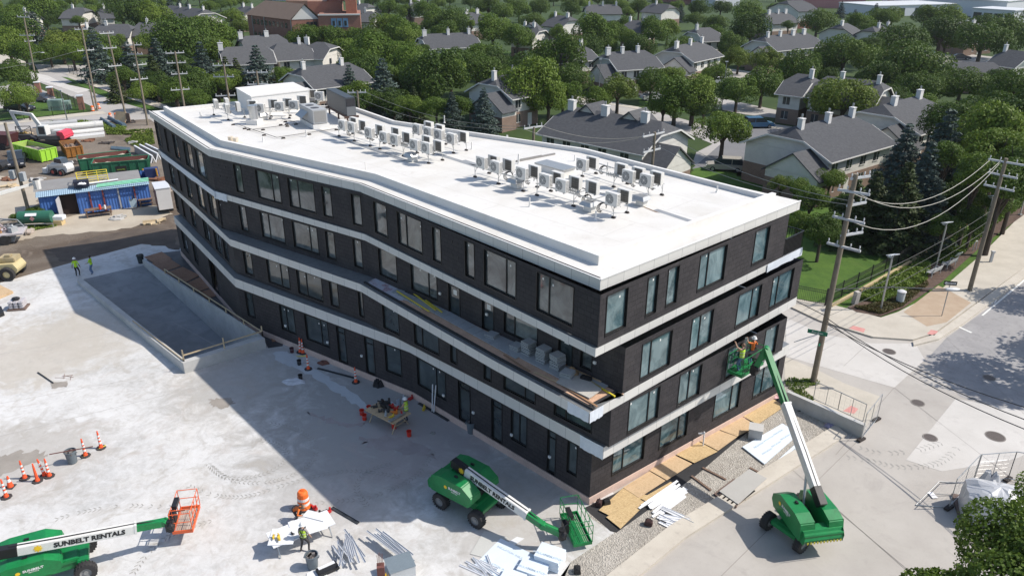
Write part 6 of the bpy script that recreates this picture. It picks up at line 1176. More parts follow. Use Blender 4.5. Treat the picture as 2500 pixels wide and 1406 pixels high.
# retaining wall + temporary fences
t=th('retaining_wall','grey concrete retaining wall beside the gravel strip','wall',G(1918,985,0)); a=V();c=G(2104,1068)-G(1918,985); b=MB(); b.beam(a+V((0,0,.45)),c+V((0,0,.45)),.28,1.0); b.build('wall_body',m_rw,t)
def tempfence(label,pts,h=1.9,feet=True,grp='temporary wire fence panels'):
    Q=[G(*p,.02) for p in pts]; t=th('temporary_fence',label,'fence panel',Q[0],0,grp)
    for i in range(len(Q)-1):
        a=Q[i]-Q[0];c=Q[i+1]-Q[0]; b=MB(); b.tube([a+V((0,0,.1)),a+V((0,0,h)),c+V((0,0,h)),c+V((0,0,.1)),a+V((0,0,.1))],.025,6); b.tube([(a+c)/2+V((0,0,.1)),(a+c)/2+V((0,0,h))],.02,5); fr=b.build('panel_frame',m_galv,t)
        n=int((c-a).length/.3); b=MB()
        for k in range(1,n): q=a.lerp(c,k/n); b.cyl(q+V((0,0,.1)),q+V((0,0,h)),.003,n=3,caps=False)
        for k in range(1,7): b.cyl(a+V((0,0,.1+k*.26)),c+V((0,0,.1+k*.26)),.003,n=3,caps=False)
        b.build('wire_mesh',m_galv,fr,fix=False)
    if feet:
        for q in Q: b=MB(); b.box(q-Q[0]+V((0,0,.06)),(.6,.25,.12),rz=.6); b.build('fence_foot',m_rub,t)
tempfence('temporary fence panel between the retaining wall end and the street',[(2102,1074),(2140,1025)]); tempfence('low wire rail fence standing along the retaining wall',[(1985,976),(2045,1003),(2106,1032)],1.35,False)
tempfence('temporary fence panel beyond the wrapped pallet',[(2316,1240),(2374,1178)]); tempfence('temporary fence panel running right behind the wrapped pallet',[(2376,1178),(2460,1171),(2560,1190)]); 
o=MB(); q=[G(x,y,.03) for x,y in ((2293,1175),(2236,1232),(2312,1238),(2370,1180))]; c0=q[0].copy(); o.tube([p-c0 for p in q]+[V()],.025,5); o.tube([(q[0]+q[1])/2-c0,(q[2]+q[3])/2-c0],.015,4); o=o.build('fence_panel',m_galv); o.location=c0; tag(o,'wire fence frame lying flat on the street beside the wrapped pallet','fence panel')
o=MB().box((0,0,0),(.3,.02,.5)).build('notice',P('paper_white',(.8,.78,.78),.6)); o.location=G(2277,1208,.04); o.rotation_euler=(R(90),0,.1); tag(o,'white paper notice on the flat fence frame','notice')
# wrapped pallet
tp=P('white_tarp',(.47,.48,.50),.35,.12,2); q=G(2420,1262,0); t=th('wrapped_load','tall pallet load wrapped in white sheeting behind the foreground tree','wrapped load',q,R(-18)); b=MB(); rr=random.Random(3)
rg=[]
for z,sx_,sy_ in ((.1,1.5,1.1),(.9,1.5,1.1),(1.5,1.45,1.05),(1.75,.9,.65),(1.9,.35,.25)):
    rg.append([(sx_*math.cos(a)/max(abs(math.cos(a)),abs(math.sin(a)))*rr.uniform(.94,1.05),sy_*math.sin(a)/max(abs(math.cos(a)),abs(math.sin(a)))*rr.uniform(.94,1.05),z+rr.uniform(-.06,.06)) for a in [i*math.pi/10 for i in range(20)]])
for i in range(4): b.add(rg[i]+rg[i+1],[(j,(j+1)%20,20+(j+1)%20,20+j) for j in range(20)])
b.add(rg[4]+[(0,0,1.95)],[(j,(j+1)%20,20) for j in range(20)]); b.build('tarp',tp,t,fix=False); b=MB(); b.box((0,0,.07),(3.3,2.6,.12)); b.build('pallet_base',MAT['old_pallet_wood'],t)
rag('white_bag','crumpled white bag behind the wrapped load','bag',G(2415,1178,.02),(.7,.4),tp,.6,5)
# ---------------- vehicles ----------------
m_gl=P('car_glass',(.03,.04,.05),.08,.1,1,0,.9)
def car(label,p,hd,paint,kind='van',grp='parked cars'):
    t=th('parked_car',label,'car',p,hd,grp); L,W,H=(4.9,1.85,1.75) if kind=='van' else (4.6,1.8,1.45)
    if kind=='pickup': L,W,H=5.5,1.95,1.85
    x=L/2; low=[(-x,.35),(-x-.02,.75),(-x+.05,.98),(x-1.2,1.0),(x-.15,.86),(x,.6),(x-.03,.32)]
    b=MB(); b.prof(low,-W/2,W/2); b.build('car_body',paint,t,bevel=.07)
    if kind=='van': cab=[(-x+.1,.98),(-x+.35,H),(x-2.0,H),(x-1.05,.99)]
    elif kind=='pickup': cab=[(-.6,.98),(-.5,H),(x-2.3,H),(x-1.4,.99)]
    else: cab=[(-x+.5,.98),(-x+1.2,H),(x-2.0,H),(x-1.2,.99)]
    b=MB(); b.prof(cab,-W/2+.12,W/2-.12); b.build('windows',m_gl,t,bevel=.05)
    b=MB(); b.bb((cab[1][0]+.05,-W/2+.16,H-.04),(cab[2][0]-.05,W/2-.16,H+.02)); 
    for s_ in (-1,1):
        b.beam((cab[1][0],s_*(W/2-.13),H-.03),(cab[2][0],s_*(W/2-.13),H-.03),.05,.07); xm=(cab[1][0]+cab[2][0])/2; b.box((xm,s_*(W/2-.13),(H+1)/2),(.09,.05,H-1))
    b.build('car_roof',paint,t)
    for xx in (-x+.85,x-.9):
        for s_ in (-1,1):
            b=MB(); b.cyl((xx,s_*(W/2-.16),.32),(xx,s_*(W/2+.02),.32),.33,n=16); wh=b.build('wheel',m_tyre,t); b=MB(); b.cyl((xx,s_*(W/2+.02),.32),(xx,s_*(W/2+.03),.32),.19,n=12); b.build('rim',m_galv,wh)
    for s_ in (-1,1):
        b=MB(); b.box((x-.06,s_*(W/2-.25),.72),(.12,.35,.14)); b.build('headlight',m_ins,t); b=MB(); b.box((-x+.02,s_*(W/2-.15),.82),(.1,.2,.22)); b.build('tail_light',P('tail_red',(.35,.02,.02),.4),t)
    if kind=='pickup': b=MB(); b.bb((-x+.1,-W/2+.12,.99),(-.7,W/2-.12,1.0)); b.build('cargo_bed',m_blk,t)
    return t
pt=lambda n,c: P(n,c,.25,.03,1,0,.6)
car('blue minivan parked in the lot before the townhouse with a big tree',G(1850,312),R(5),pt('paint_blue',(.06,.14,.24))); car('beige minivan parked by the near end townhouse',G(1768,416),R(168),pt('paint_beige',(.40,.37,.32)))
car('dark car behind the gate posts at the left street',G(108,248),R(-25),pt('paint_dark',(.05,.055,.07)),'sedan'); car('black car half under the small tree at the left',G(50,272),R(-10),pt('paint_black',(.02,.02,.025)),'van'); car('dark car in the round turning place at upper right',G(2345,146),R(-15),pt('paint_dark2',(.04,.05,.07)),'sedan'); car('silver car by the far end townhouse, upper right',G(2182,143),R(100),pt('paint_silver',(.5,.5,.5)),'sedan'); car('white car under the trees left of the thin lamp post',G(1755,205),R(10),pt('paint_white',(.62,.62,.62)),'sedan'); car('white car parked behind the street trees in the middle',G(1592,245),R(20),pt('paint_white'if 0 else 'paint_white2',(.6,.6,.6)),'sedan'); car('blue car in the shade beyond the four chimney townhouse',G(1998,150),R(60),pt('paint_blue2',(.05,.10,.22)),'sedan'); car('black pickup truck in the dirt yard by the lime skip',G(44,402),R(-62),pt('paint_black2',(.02,.022,.03)),'pickup')
# ---------------- the contractor's yard ----------------
def corr(name,c,sp=.3):
    a=N(name); u=a.uv(); w_=a.n('ShaderNodeTexWave'); w_.inputs['Scale'].default_value=1/sp*.32; w_.bands_direction='X'; a.l(u,w_.inputs['Vector']); c_=a.mix(.3,c,a.ramp(a.noise(u,1.2,6,.7),[(.3,sc(c,.5)),(.7,sc(c,1.3))])); a.bump(w_.outputs[0],.8,.05); return a.out(c_,.5,0,.4)
m_blue=corr('corrugated_blue',(.06,.15,.42)); m_rblue=corr('corrugated_pale_blue',(.30,.42,.52),.2)
A0,B0=G(106,535),G(372,500); hd=heading(A0,B0); L=(B0-A0).length; t=th('storage_shed','long blue corrugated shed with an open doorway and red posts','shed',A0,hd); H_=2.45; D_=4.6
d0=(G(156,528)-A0).length/1.0; d1=(G(196,522)-A0).length
b=MB(); b.add([(0,0,0),(d0,0,0),(d0,0,H_),(0,0,H_)],[(0,1,2,3)]); b.add([(d1,0,0),(L,0,0),(L,0,H_),(d1,0,H_)],[(0,1,2,3)]); b.add([(L,0,0),(L,D_,0),(L,D_,H_+.4),(L,0,H_)],[(0,1,2,3)]); b.add([(0,0,0),(0,0,H_),(0,D_,H_+.4),(0,D_,0)],[(0,1,2,3)]); b.add([(0,D_,0),(0,D_,H_+.4),(L,D_,H_+.4),(L,D_,0)],[(0,1,2,3)]); b.build('corrugated_wall',m_blue,t,fix=False)
b=MB(); b.bb((d0,.5,0),(d1,2.2,2.2)); b.build('doorway_interior',P('dark_interior',(.03,.018,.015),.9),t)
b=MB(); b.add([(-.2,-.3,H_+.02),(L+.1,-.3,H_+.02),(L+.1,1.3,H_+.22),(-.2,1.3,H_+.22)],[(0,1,2,3)]); b.build('roof_sheet',m_rblue,t,fix=False); b=MB(); b.add([(-.4,1.3,H_+.24),(L-.6,1.3,H_+.24),(L-.6,D_+.2,H_+.5),(-.4,D_+.2,H_+.5)],[(0,1,2,3)]); b.build('felt_roof',P('grey_felt',(.24,.235,.23),.8,.15,1),t,fix=False)
for x in (230,262,298,336):
    q=(G(x,520)-A0).length*.985; b=MB(); b.box((q,-.06,H_/2),(.16,.1,H_)); b.build('wall_post',P('red_steel',(.20,.05,.05),.7) if x!=298 else P('grey_steel',(.35,.36,.38),.6),t)
b=MB(); b.beam((d0,0,1.15),(d0-.3,-1.5,1.15),.05,2.3); b.build('door_leaf',P('pale_door',(.45,.45,.47),.6,.1,2),t)
def onroof(px,label,cat,name,build_,z=2.75): 
    p=G(*px,z); o=build_; o.location=p; o.rotation_euler=(0,0,hd); return tag(o,label,cat)
onroof((200,455),'black crate with white bags standing on the shed roof','crate','roof_crate',MB().box((0,0,.35),(1.5,1.1,.7)).build('roof_crate',P('black_crate',(.02,.022,.04),.6),bevel=.03)); rag('white_sacks','white sacks lying in the black crate on the shed roof','sacks',G(200,449,3.2),(.55,.35),m_stripw,.15,4)
b=MB(); 
for x in (-1.5,-.5,.5,1.5):
    for y in (-.5,.5): b.cyl((x,y,0),(x,y,1.1),.04,n=6)
for z in (.1,.6,1.1): b.tube([(-1.5,-.5,z),(1.5,-.5,z),(1.5,.5,z),(-1.5,.5,z),(-1.5,-.5,z)],.04,6)
o=b.build('yellow_cage',m_yel); o.location=G(228,444,2.85); o.rotation_euler=(0,0,hd); tag(o,'yellow tubular platform cage standing on the back of the shed roof','platform cage')
for i,(y,l) in enumerate([(449,'front pale green pipe lying on the shed roof'),(446,'middle pale green pipe lying on the shed roof'),(443,'rear pale green pipe lying on the shed roof')]): o=MB().cyl((-2.6,0,0),(2.6,0,0),.07,n=8).build('plastic_pipe',P('pale_green_pipe',(.25,.62,.42),.5)); o.location=G(300,y,2.95); o.rotation_euler=(0,0,hd+.03*i); tag(o,l,'pipe','green pipes on the shed roof')
o=MB().cyl((-2.0,0,0),(2.0,0,0),.09,n=8).build('plastic_pipe',m_stripw); o.location=G(240,445,2.9); o.rotation_euler=(0,0,hd+.1); tag(o,'white pipe lying on the shed roof before the yellow cage','pipe')
def wtable(label,x,y,L_,rz): 
    t=th('workbench',label,'workbench',G(x,y),rz); b=MB(); b.box((0,0,.8),(L_,.9,.08)); b.build('bench_top',MAT['weathered_wood'],t); b=MB(); b.box((0,0,.35),(L_,.8,.05)); b.build('shelf',MAT['weathered_wood'],t)
    for xx in (-L_/2+.15,L_/2-.15):
        for yy in (-.35,.35): b=MB(); b.box((xx,yy,.4),(.12,.1,.8)); b.build('leg',MAT['weathered_wood'],t)
wtable('long brown workbench in front of the blue shed',243,527,2.6,hd); wtable('short wooden bench at the right end of the blue shed',358,502,1.5,hd)
o=MB().lathe((0,0,0),[(.12,0),(.12,.45),(.05,.55),(0,.56)],10).build('fire_extinguisher',m_bkt,fix=False); o.location=G(245,511,.85); tag(o,'red bottle standing on the long workbench','gas bottle'); o=MB().lathe((0,0,0),[(.1,0),(.1,.4),(0,.45)],10).build('white_jug',m_stripw,fix=False); o.location=G(257,510,.85); tag(o,'white jug standing on the long workbench','jug')
t=th('wheelbarrow','pale wheelbarrow leaning upright against the blue shed','wheelbarrow',G(328,509),hd); b=MB(); b.prof([(-.3,.2),(.3,.2),(.4,1.1),(-.4,1.1)],-.25,.0); b.build('tray',P('barrow_pale',(.35,.45,.52),.5),t,bevel=.05); b=MB(); b.tube([(-.25,-.1,0),(-.3,-.3,1.5)],.03,5); b.tube([(.25,-.1,0),(.3,-.3,1.5)],.03,5); b.build('handle',m_galv,t); b=MB(); b.cyl((-.05,-.2,1.3),(.05,-.2,1.3),.2,n=12); b.build('wheel',m_tyre,t)
a=G(391,526);c=G(426,521); hd2=heading(a,c); W_=(c-a).length; t=th('box_trailer','white box trailer with a brown left side beside the building','trailer',a,hd2); D2=2.9; b=MB(); b.bb((0,0,.55),(W_,D2,2.9)); b.build('trailer_box',P('trailer_white',(.62,.61,.60),.5,.05,1),t,bevel=.03); b=MB(); b.bb((-.015,.05,.6),(-.004,D2-.05,2.7)); b.build('side_door',P('trailer_brown',(.16,.07,.055),.7,.15,2),t); b=MB(); b.bb((-.05,-.05,2.9),(W_+.05,D2+.05,2.96)); b.build('trailer_roof',P('trailer_roof_white',(.58,.60,.63),.5),t); b=MB(); b.bb((.1,.1,.35),(W_-.1,D2-.1,.55)); b.cyl((-.05,1.2,.33),(.2,1.2,.33),.33,n=12); b.cyl((W_-.2,1.2,.33),(W_+.05,1.2,.33),.33,n=12); b.build('trailer_chassis',m_blk,t)
def skip(label,a,b_,dep,h,mt,inn,dpx=None,stuff=True):
    A1,B1=G(*a),G(*b_); hd=heading(A1,B1); W=(B1-A1).length; t=th('skip',label,'skip',A1,hd,'waste skips in the yard'); f=.06; b=MB()
    b.add([(0,0,.15),(W,0,.15),(W+.1,-.1,h),(-.1,-.1,h)],[(0,1,2,3)]); b.add([(0,dep,.15),(W,dep,.15),(W+.1,dep+.1,h),(-.1,dep+.1,h)],[(3,2,1,0)]); b.add([(0,0,.15),(0,dep,.15),(-.1,dep+.1,h),(-.1,-.1,h)],[(3,2,1,0)]); b.add([(W,0,.15),(W,dep,.15),(W+.1,dep+.1,h),(W+.1,-.1,h)],[(0,1,2,3)]); b.add([(0,0,.15),(W,0,.15),(W,dep,.15),(0,dep,.15)],[(3,2,1,0)]); b.build('skip_body',mt,t,fix=False)
    b=MB(); z=h; b.tube([(-.12,-.12,z),(W+.12,-.12,z),(W+.12,dep+.12,z),(-.12,dep+.12,z),(-.12,-.12,z)],.06,4); n=max(3,int(W/.9)); m_=max(3,int(dep/.9))
    for k in range(n+1): b.beam((W*k/n,-.03,.1),(W*k/n*1.0,-.13,h),.1,.08)
    for k in range(m_+1): b.beam((W+.03,dep*k/m_,.1),(W+.13,dep*k/m_,h),.08,.1); b.beam((-.03,dep*k/m_,.1),(-.13,dep*k/m_,h),.08,.1)
    b.build('skip_rib',mt,t,fix=False); b=MB()
    b.add([(.03,.03,.2),(W-.03,.03,.2),(W+.03,-.03,h-.02),(-.03,-.03,h-.02)],[(3,2,1,0)]); b.add([(.03,dep-.03,.2),(W-.03,dep-.03,.2),(W+.03,dep+.03,h-.02),(-.03,dep+.03,h-.02)],[(0,1,2,3)]); b.add([(.03,.03,.2),(.03,dep,.2),(-.03,dep,h-.02),(-.03,-.03,h-.02)],[(0,1,2,3)]); b.add([(W-.03,.03,.2),(W-.03,dep,.2),(W+.03,dep,h-.02),(W+.03,-.03,h-.02)],[(3,2,1,0)]); b.build('skip_inside',inn,t,fix=False)
    if stuff:
        rr=random.Random(int(W*9)); b=MB(); nx=9; g_=[[(W*i/nx,dep*j/5,h*.55+rr.uniform(0,.4)) for i in range(nx+1)] for j in range(6)]; b.add([p for r_ in g_ for p in r_],[(j*(nx+1)+i,j*(nx+1)+i+1,(j+1)*(nx+1)+i+1,(j+1)*(nx+1)+i) for j in range(5) for i in range(nx)]); b.build('rubble_load',stuff if stuff is not True else P('pale_rubble',(.42,.36,.31),.9,.4,3),t,fix=False)
m_rin=P('rusty_inside',(.15,.055,.045),.8,.3,1)
skip('lime green skip full of pale rubble',(104,398),(141,390),7.0,1.7,P('lime_paint',(.33,.62,.05),.5,.1,1),P('lime_inside',(.30,.42,.10),.8,.3,1)); skip('rusty orange skip or truck bed beyond the lime one',(166,388),(204,383),4.6,1.5,P('rust_orange',(.35,.15,.03),.7,.4,1.5),P('rust_inside',(.25,.12,.05),.8,.4,1.5),stuff=P('soil_load',(.22,.16,.12),.9))
skip('front dark green skip with a black sign plate',(232,432),(364,421),2.4,1.7,P('dark_green_paint',(.025,.14,.075),.55,.2,1.5),m_rin); skip('rear dark green skip behind the other green one',(200,420),(322,405),2.4,1.6,P('dark_green_paint',(.025,.14,.075)),m_rin)
q=G(298,412,1.0); o=MB().box((0,0,0),(1.3,.03,.9)).build('skip_sign',P('sign_black',(.02,.02,.02))); o.location=q+V((0,-.25,-.05)); o.rotation_euler=(0,0,heading(G(232,432),G(364,421))); tag(o,'black sign plate with yellow mark on the front green skip','sign'); letters('DUMPSTERS',.17,P('lime_letters',(.4,.6,.05),.5),o,frameM((0,-.02,0),(1,0,0),(0,0,1)))
# skid steer
p=G(155,425); t=th('skid_steer','white skid steer loader with red wheel rims in front of the green skips','loader',p,R(-20)); b=MB(); b.prof([(-1.5,.5),(-1.6,1.0),(-.9,1.6),(1.3,1.45),(1.5,.9),(1.3,.4)],-.55,.55); b.build('loader_body',P('loader_white',(.62,.62,.61),.4),t,bevel=.06); b=MB(); b.prof([(-.6,1.5),(-.5,2.1),(.6,2.1),(.8,1.45)],-.5,.5); b.build('cab',m_gl,t,bevel=.03)
for s_ in (-1,1): b=MB(); b.beam((1.3,s_*.68,1.5),(-1.5,s_*.68,1.1),.12,.3); b.beam((-1.5,s_*.68,1.1),(-1.9,s_*.68,.3),.12,.3); b.build('lift_arm',MAT['loader_white'],t)
for x in (-.65,.65):
    for s_ in (-1,1): b=MB(); b.cyl((x,s_*.6,.42),(x,s_*.92,.42),.42,n=18); wh=b.build('wheel',m_tyre,t); b=MB(); b.cyl((x,s_*.92,.42),(x,s_*.94,.42),.22,n=14); b.build('rim',P('rim_red',(.45,.08,.06),.5),wh)
b=MB(); b.prof([(-2.5,.1),(-2.4,.75),(-1.9,.7),(-1.8,.1)],-.9,.9); b.build('bucket',MAT['loader_white'],t)
# excavator
p=G(132,352); t=th('excavator','white excavator with red counterweight and raised arm in the yard','excavator',p,R(178)); m_exw=P('excavator_white',(.60,.60,.58),.4,.08); m_exr=P('excavator_red',(.50,.03,.06),.4)
for s_ in (-1,1): b=MB(); b.prof([(-1.7,.1),(-1.9,.4),(-1.7,.75),(1.7,.75),(1.9,.4),(1.7,.1)],s_*1.2-.25,s_*1.2+.25); b.build('track',m_tyre,t,bevel=.05)
b=MB(); b.prof([(-1.9,.9),(-1.9,1.5),(1.2,1.5),(1.4,.9)],-1.2,1.2); b.build('upper_body',P('excavator_grey',(.12,.11,.11),.5),t,bevel=.08); b=MB(); b.prof([(.0,1.5),(.05,2.9),(1.1,2.9),(1.4,2.2),(1.4,1.4)],.1,1.2); cb=b.build('cab',m_exw,t,bevel=.05); b=MB(); b.bb((.15,1.205,1.7),(1.05,1.22,2.75)); b.bb((1.41,.2,1.7),(1.43,1.1,2.4)); b.build('cab_window',m_gl,cb); b=MB(); b.prof([(-2.4,.9),(-2.6,1.3),(-2.4,2.0),(-1.5,2.1),(-1.5,.9)],-1.2,1.2); b.build('counterweight',P('excavator_pink_red',(.65,.06,.10),.4),t,bevel=.15); b=MB(); b.prof([(-1.5,1.5),(-1.5,2.0),(0,1.95),(0,1.5)],-1.2,.0); b.build('engine_deck',m_exw,t,bevel=.05)
b=MB(); b.beam((1.0,-.3,1.4),(2.6,-.3,4.3),.35,.5); b.beam((2.4,-.3,4.2),(5.6,-.3,4.6),.3,.42); b.build('boom',m_exw,t,bevel=.03); b=MB(); b.beam((5.5,-.3,4.7),(4.6,-.3,1.6),.28,.4); b.build('dipper_arm',m_exw,t,bevel=.03); b=MB(); b.prof([(4.2,1.7),(4.9,1.6),(5.1,.8),(4.3,.3),(3.9,.9)],-.7,.1); b.build('bucket',P('old_yellow',(.25,.17,.05),.8,.4),t,bevel=.03)
# pipes, steel and odds
def cyls(label,a,c,r,mt,name='pipe',cat='pipe',grp=None,z=None,n=14):
    A1,C1=G(*a),G(*c); L_=(C1-A1).length; o=MB().cyl((-L_/2,0,0),(L_/2,0,0),r,n=n).build(name,mt); m_=(A1+C1)/2; o.location=(m_.x,m_.y,r if z is None else z); o.rotation_euler=(0,0,heading(A1,C1)); return tag(o,label,cat,grp)
m_wp=P('white_wrapped_pipe',(.62,.61,.58),.5,.15,1.5); cyls('thick white wrapped pipe behind the excavator',(120,325),(254,313),.6,m_wp); cyls('second white pipe lying in front of the thick one',(140,337),(255,325),.45,m_wp); cyls('grey pipe lying behind the white ones',(90,312),(190,304),.4,P('pale_grey_pipe',(.42,.43,.43),.5))
quadthing('white_beam','long flat white beam in front of the white pipes','beam',[(130,340),(256,328),(256,334),(132,347)],.02,.4,m_wp)
m_st=P('blue_grey_steel',(.10,.15,.19),.5,.2,3)
for i in range(7): cyls(f'dark steel tube in the left yard bundle, {ORD[i]} row',(246+i*1.5,292+i*1.0),(276+i*1.2,314-i*.2),.13,m_st,'steel_tube','tube','steel tube bundle left of the board',.15+.2*(i%2))
for i in range(7): cyls(f'dark steel tube in the right yard bundle, {ORD[i]} row',(264+i*1.8,289+i*.8),(300+i*1.4,310-i*.2),.13,m_st,'steel_tube','tube','steel tube bundle beside the board',.15+.2*(i%2))
for i in range(4): cyls(f'blue grey steel beam in the small bundle, {ORD[i]} from back',(272,361+i*1.6),(318,364+i*1.6),.12,MAT['blue_grey_steel'],'steel_beam','beam','steel beams lying before the concrete barriers')
t=th('timber_crate','tan board panel standing beside the steel tubes','board',G(297,300),R(-15)); b=MB(); b.box((0,0,.9),(2.0,.12,1.8),M=Matrix.Rotation(R(-20),4,'X')); b.build('board_face',m_ply,t); b=MB(); b.box((1.4,.1,.8),(.7,.1,1.6)); b.build('board_frame',MAT['weathered_wood'],t)
for i,(a,c,l) in enumerate([((331,372),(375,398),'nearest concrete barrier with white rail by the building'),((344,369),(388,392),'middle concrete barrier with white rail by the building'),((358,367),(402,388),'farthest concrete barrier with white rail by the building')]):
    A1,C1=G(*a),G(*c); t=th('concrete_barrier',l,'barrier',A1,heading(A1,C1),'concrete barriers by the building'); L_=(C1-A1).length; b=MB(); b.prof([(0,0),(L_,0),(L_,.9),(0,.9)],-.08,.08); b.build('barrier_panel',P('grey_concrete_panel',(.30,.30,.29),.8,.1,1),t); b=MB(); b.beam((0,0,.95),(L_,0,.95),.2,.1); b.build('barrier_rail',m_stripw,t); b=MB(); b.beam((L_,-.35,.0),(L_,0,.95),.12,.12); b.beam((L_,.35,0),(L_,0,.95),.12,.12); b.build('barrier_foot',m_stripw,t)
rag('rubble_heap','low heap of pale broken sheeting before the steel beams','rubble',G(285,378),(1.8,1.0),P('pale_rubble',(.42,.36,.31)),.4,21)
t=th('equipment_bucket','blue and yellow machine part at the right end of the green skips','machine part',G(372,432),.2); b=MB(); b.prof([(-.8,0),(-.9,1.1),(.7,1.2),(.8,0)],-.5,.5); b.build('part_body',P('dark_blue_paint',(.03,.05,.15),.5),t,bevel=.05); b=MB(); b.beam((-.9,-.55,.2),(-.8,-.55,1.2),.1,.15); b.beam((.8,-.55,.2),(.75,-.55,1.2),.1,.15); b.build('yellow_edge',P('orange_yellow',(.75,.38,.03),.5),t)
# fuel tank, plants, bits left of the shed
t=th('fuel_tank','dark green round fuel tank with white label on a frame','fuel tank',G(93,552),R(8)); b=MB(); b.cyl((-1.6,0,1.0),(1.6,0,1.0),.65,n=20); b.build('tank_shell',P('tank_green',(.03,.13,.085),.45,.12,1.5),t,bevel=.03); b=MB(); b.box((-.2,-.5,1.42),(1.1,.02,.36),M=Matrix.Rotation(R(-52),4,'X')); b.build('tank_label',m_stripw,t); b=MB(); b.box((-.1,-.66,1.02),(.36,.02,.36),M=Matrix.Rotation(R(45),4,'Y')); b.build('hazard_label',P('pinkish_label',(.6,.3,.3),.6),t); b=MB(); b.tube([(-1.8,-.7,0),(-1.8,-.7,.45),(1.8,-.7,.45),(1.8,-.7,0)],.04,5); b.tube([(0,-.7,0),(0,-.7,.45)],.04,5); b.build('tank_frame',m_galv,t)
t=th('cardboard_stack','white and tan boxes stacked beside the fuel tank','boxes',G(138,548),.1); b=MB(); b.box((0,0,.25),(1.5,.9,.5)); b.build('tan_box',P('tan_card',(.55,.42,.22),.8),t); b=MB(); b.box((.1,.1,.72),(1.6,.9,.42)); b.build('white_box',m_stripw,t,bevel=.04)
# flatbed truck and bucket arm at the left edge
t=th('flatbed_truck','flatbed truck loaded with tools and a ladder at the left edge','truck',G(4,592),R(20)); b=MB(); b.box((0,0,1.0),(4.5,2.2,.16)); b.build('truck_bed',P('bed_pale',(.45,.42,.42),.7,.2,2),t); b=MB(); b.tube([(-2.2,1.0,1.1),(-2.2,1.0,2.6),(1.6,.9,1.9),(2.1,.8,1.1)],.05,5); b.build('truck_rack',m_galv,t)
for s_ in (-1,1): b=MB(); b.cyl((.6,s_*.8,.5),(.6,s_*1.1,.5),.5,n=18); b.build('wheel',m_tyre,t)
rr=random.Random(9)
for k,(c_,l) in enumerate([((.25,.28,.30),'grey'),((.5,.35,.33),'pink'),((.45,.25,.12),'orange'),((.2,.2,.2),'dark'),((.35,.37,.38),'pale grey')]): o=MB().box((0,0,.25),(.7,.5,.5)).cyl((0,0,.5),(.1,.1,.7),.1,n=8).build('tool_box',P('cargo_'+l.replace(' ','_'),c_,.7)); o.location=G(4,592)+V((-1.2+k*.65,.1+rr.uniform(-.5,.4),1.09)); o.rotation_euler=(0,0,rr.random()*2); tag(o,f'{l} box among the load of the flatbed truck','box','boxes on the flatbed truck')
p=G(4,592)+V((-.8,.9,2.0)); o=MB().beam((-2,.15,.3),(2,.15,-.6),.06,.1).beam((-2,-.25,.3),(2,-.25,-.6),.06,.1)
for k in range(11): q=V((-2,0,.3)).lerp(V((2,0,-.6)),k/10); o.beam(q+V((0,.15,0)),q+V((0,-.25,0)),.04,.04)
o=o.build('ladder',P('pink_grey_ladder',(.50,.42,.45),.6)); o.location=p; o.rotation_euler=(0,0,R(-35)); tag(o,'pale ladder lying along the flatbed truck','ladder')
o=MB().box((0,0,0),(.9,1.4,.06)).build('loading_ramp',P('aluminium_plate',(.55,.58,.60),.35)); o.location=G(27,578,.45); o.rotation_euler=(R(28),0,R(12)); tag(o,'pale metal ramp plate leaning on the flatbed truck','ramp plate')
e=G(78,450,3.9); s0=G(-60,490,3.6); t=th('aerial_lift','white hydraulic arm with a white bucket reaching in from the left','aerial bucket',s0); b=MB(); b.beam(V(),(e-s0)*.75,.3,.34); b.build('outer_arm',m_exw,t,bevel=.02); b=MB(); b.beam((e-s0)*.7,(e-s0),.2,.24); b.build('inner_arm',m_exw,t); b=MB(); q=e-s0+V((.5,0,-.5)); b.lathe(q,[(0,0),(.33,0),(.4,1.0),(.36,1.0),(.3,.1)],10); b.build('bucket',m_wh,t,fix=False); b=MB(); b.ball(q+V((0,0,1.0)),(.3,.3,.15),8); b.build('tool_load',m_bkb,t)
# telehandler
p=G(6,676); t=th('telehandler','beige telehandler with big tyres at the left edge','telehandler',p,R(5)); m_bg=P('beige_paint',(.52,.44,.24),.5,.1,2)
b=MB(); b.prof([(-2.4,.7),(-2.4,1.3),(1.6,1.5),(1.9,1.0),(1.7,.6)],-.8,.8); b.build('machine_body',m_bg,t,bevel=.06); b=MB(); b.prof([(-1.2,1.3),(-1.1,2.3),(.0,2.3),(.4,1.4)],-.85,.1); cb=b.build('cab',m_bg,t,bevel=.06); b=MB(); b.bb((-1.0,-.87,1.5),(-.1,-.855,2.15)); b.build('cab_window',m_gl,cb); b=MB(); b.bb((.2,-.4,1.5),(1.6,.8,1.9)); b.box((1.0,0,2.0),(.5,.5,.25)); b.build('engine_cover',P('beige_dark',(.40,.33,.20),.7,.3,3),t,bevel=.05)
for x in (-1.6,1.05):
    for s_ in (-1,1): b=MB(); b.lathe((x,s_*.95,.62),[(.3,-.2),(.58,-.2),(.63,-.1),(.63,.1),(.58,.2),(.3,.2)],22,axis='y'); wh=b.build('wheel',m_tyre,t,fix=False); b=MB(); b.lathe((x,s_*.95,.62),[(0,-.16),(.12,-.18),(.3,-.12),(.33,-.19),(.33,.19),(.3,.12),(0,.16)],16,axis='y'); b.build('rim',m_bg,wh,fix=False)
t=th('dump_trailer','dark maroon dump trailer at the left edge beyond the lime skip','trailer',G(8,362),R(-8)); b=MB(); b.prof([(-3,.6),(-3.2,2.2),(2.2,2.2),(1.6,.6)],-1.1,1.1); b.build('trailer_box',P('maroon_paint',(.09,.03,.03),.6,.3,1.5),t,bevel=.04)
for x in (-1.5,1.0): b=MB(); b.cyl((x,-1.2,.5),(x,1.2,.5),.5,n=16); b.build('axle_wheels',m_tyre,t)
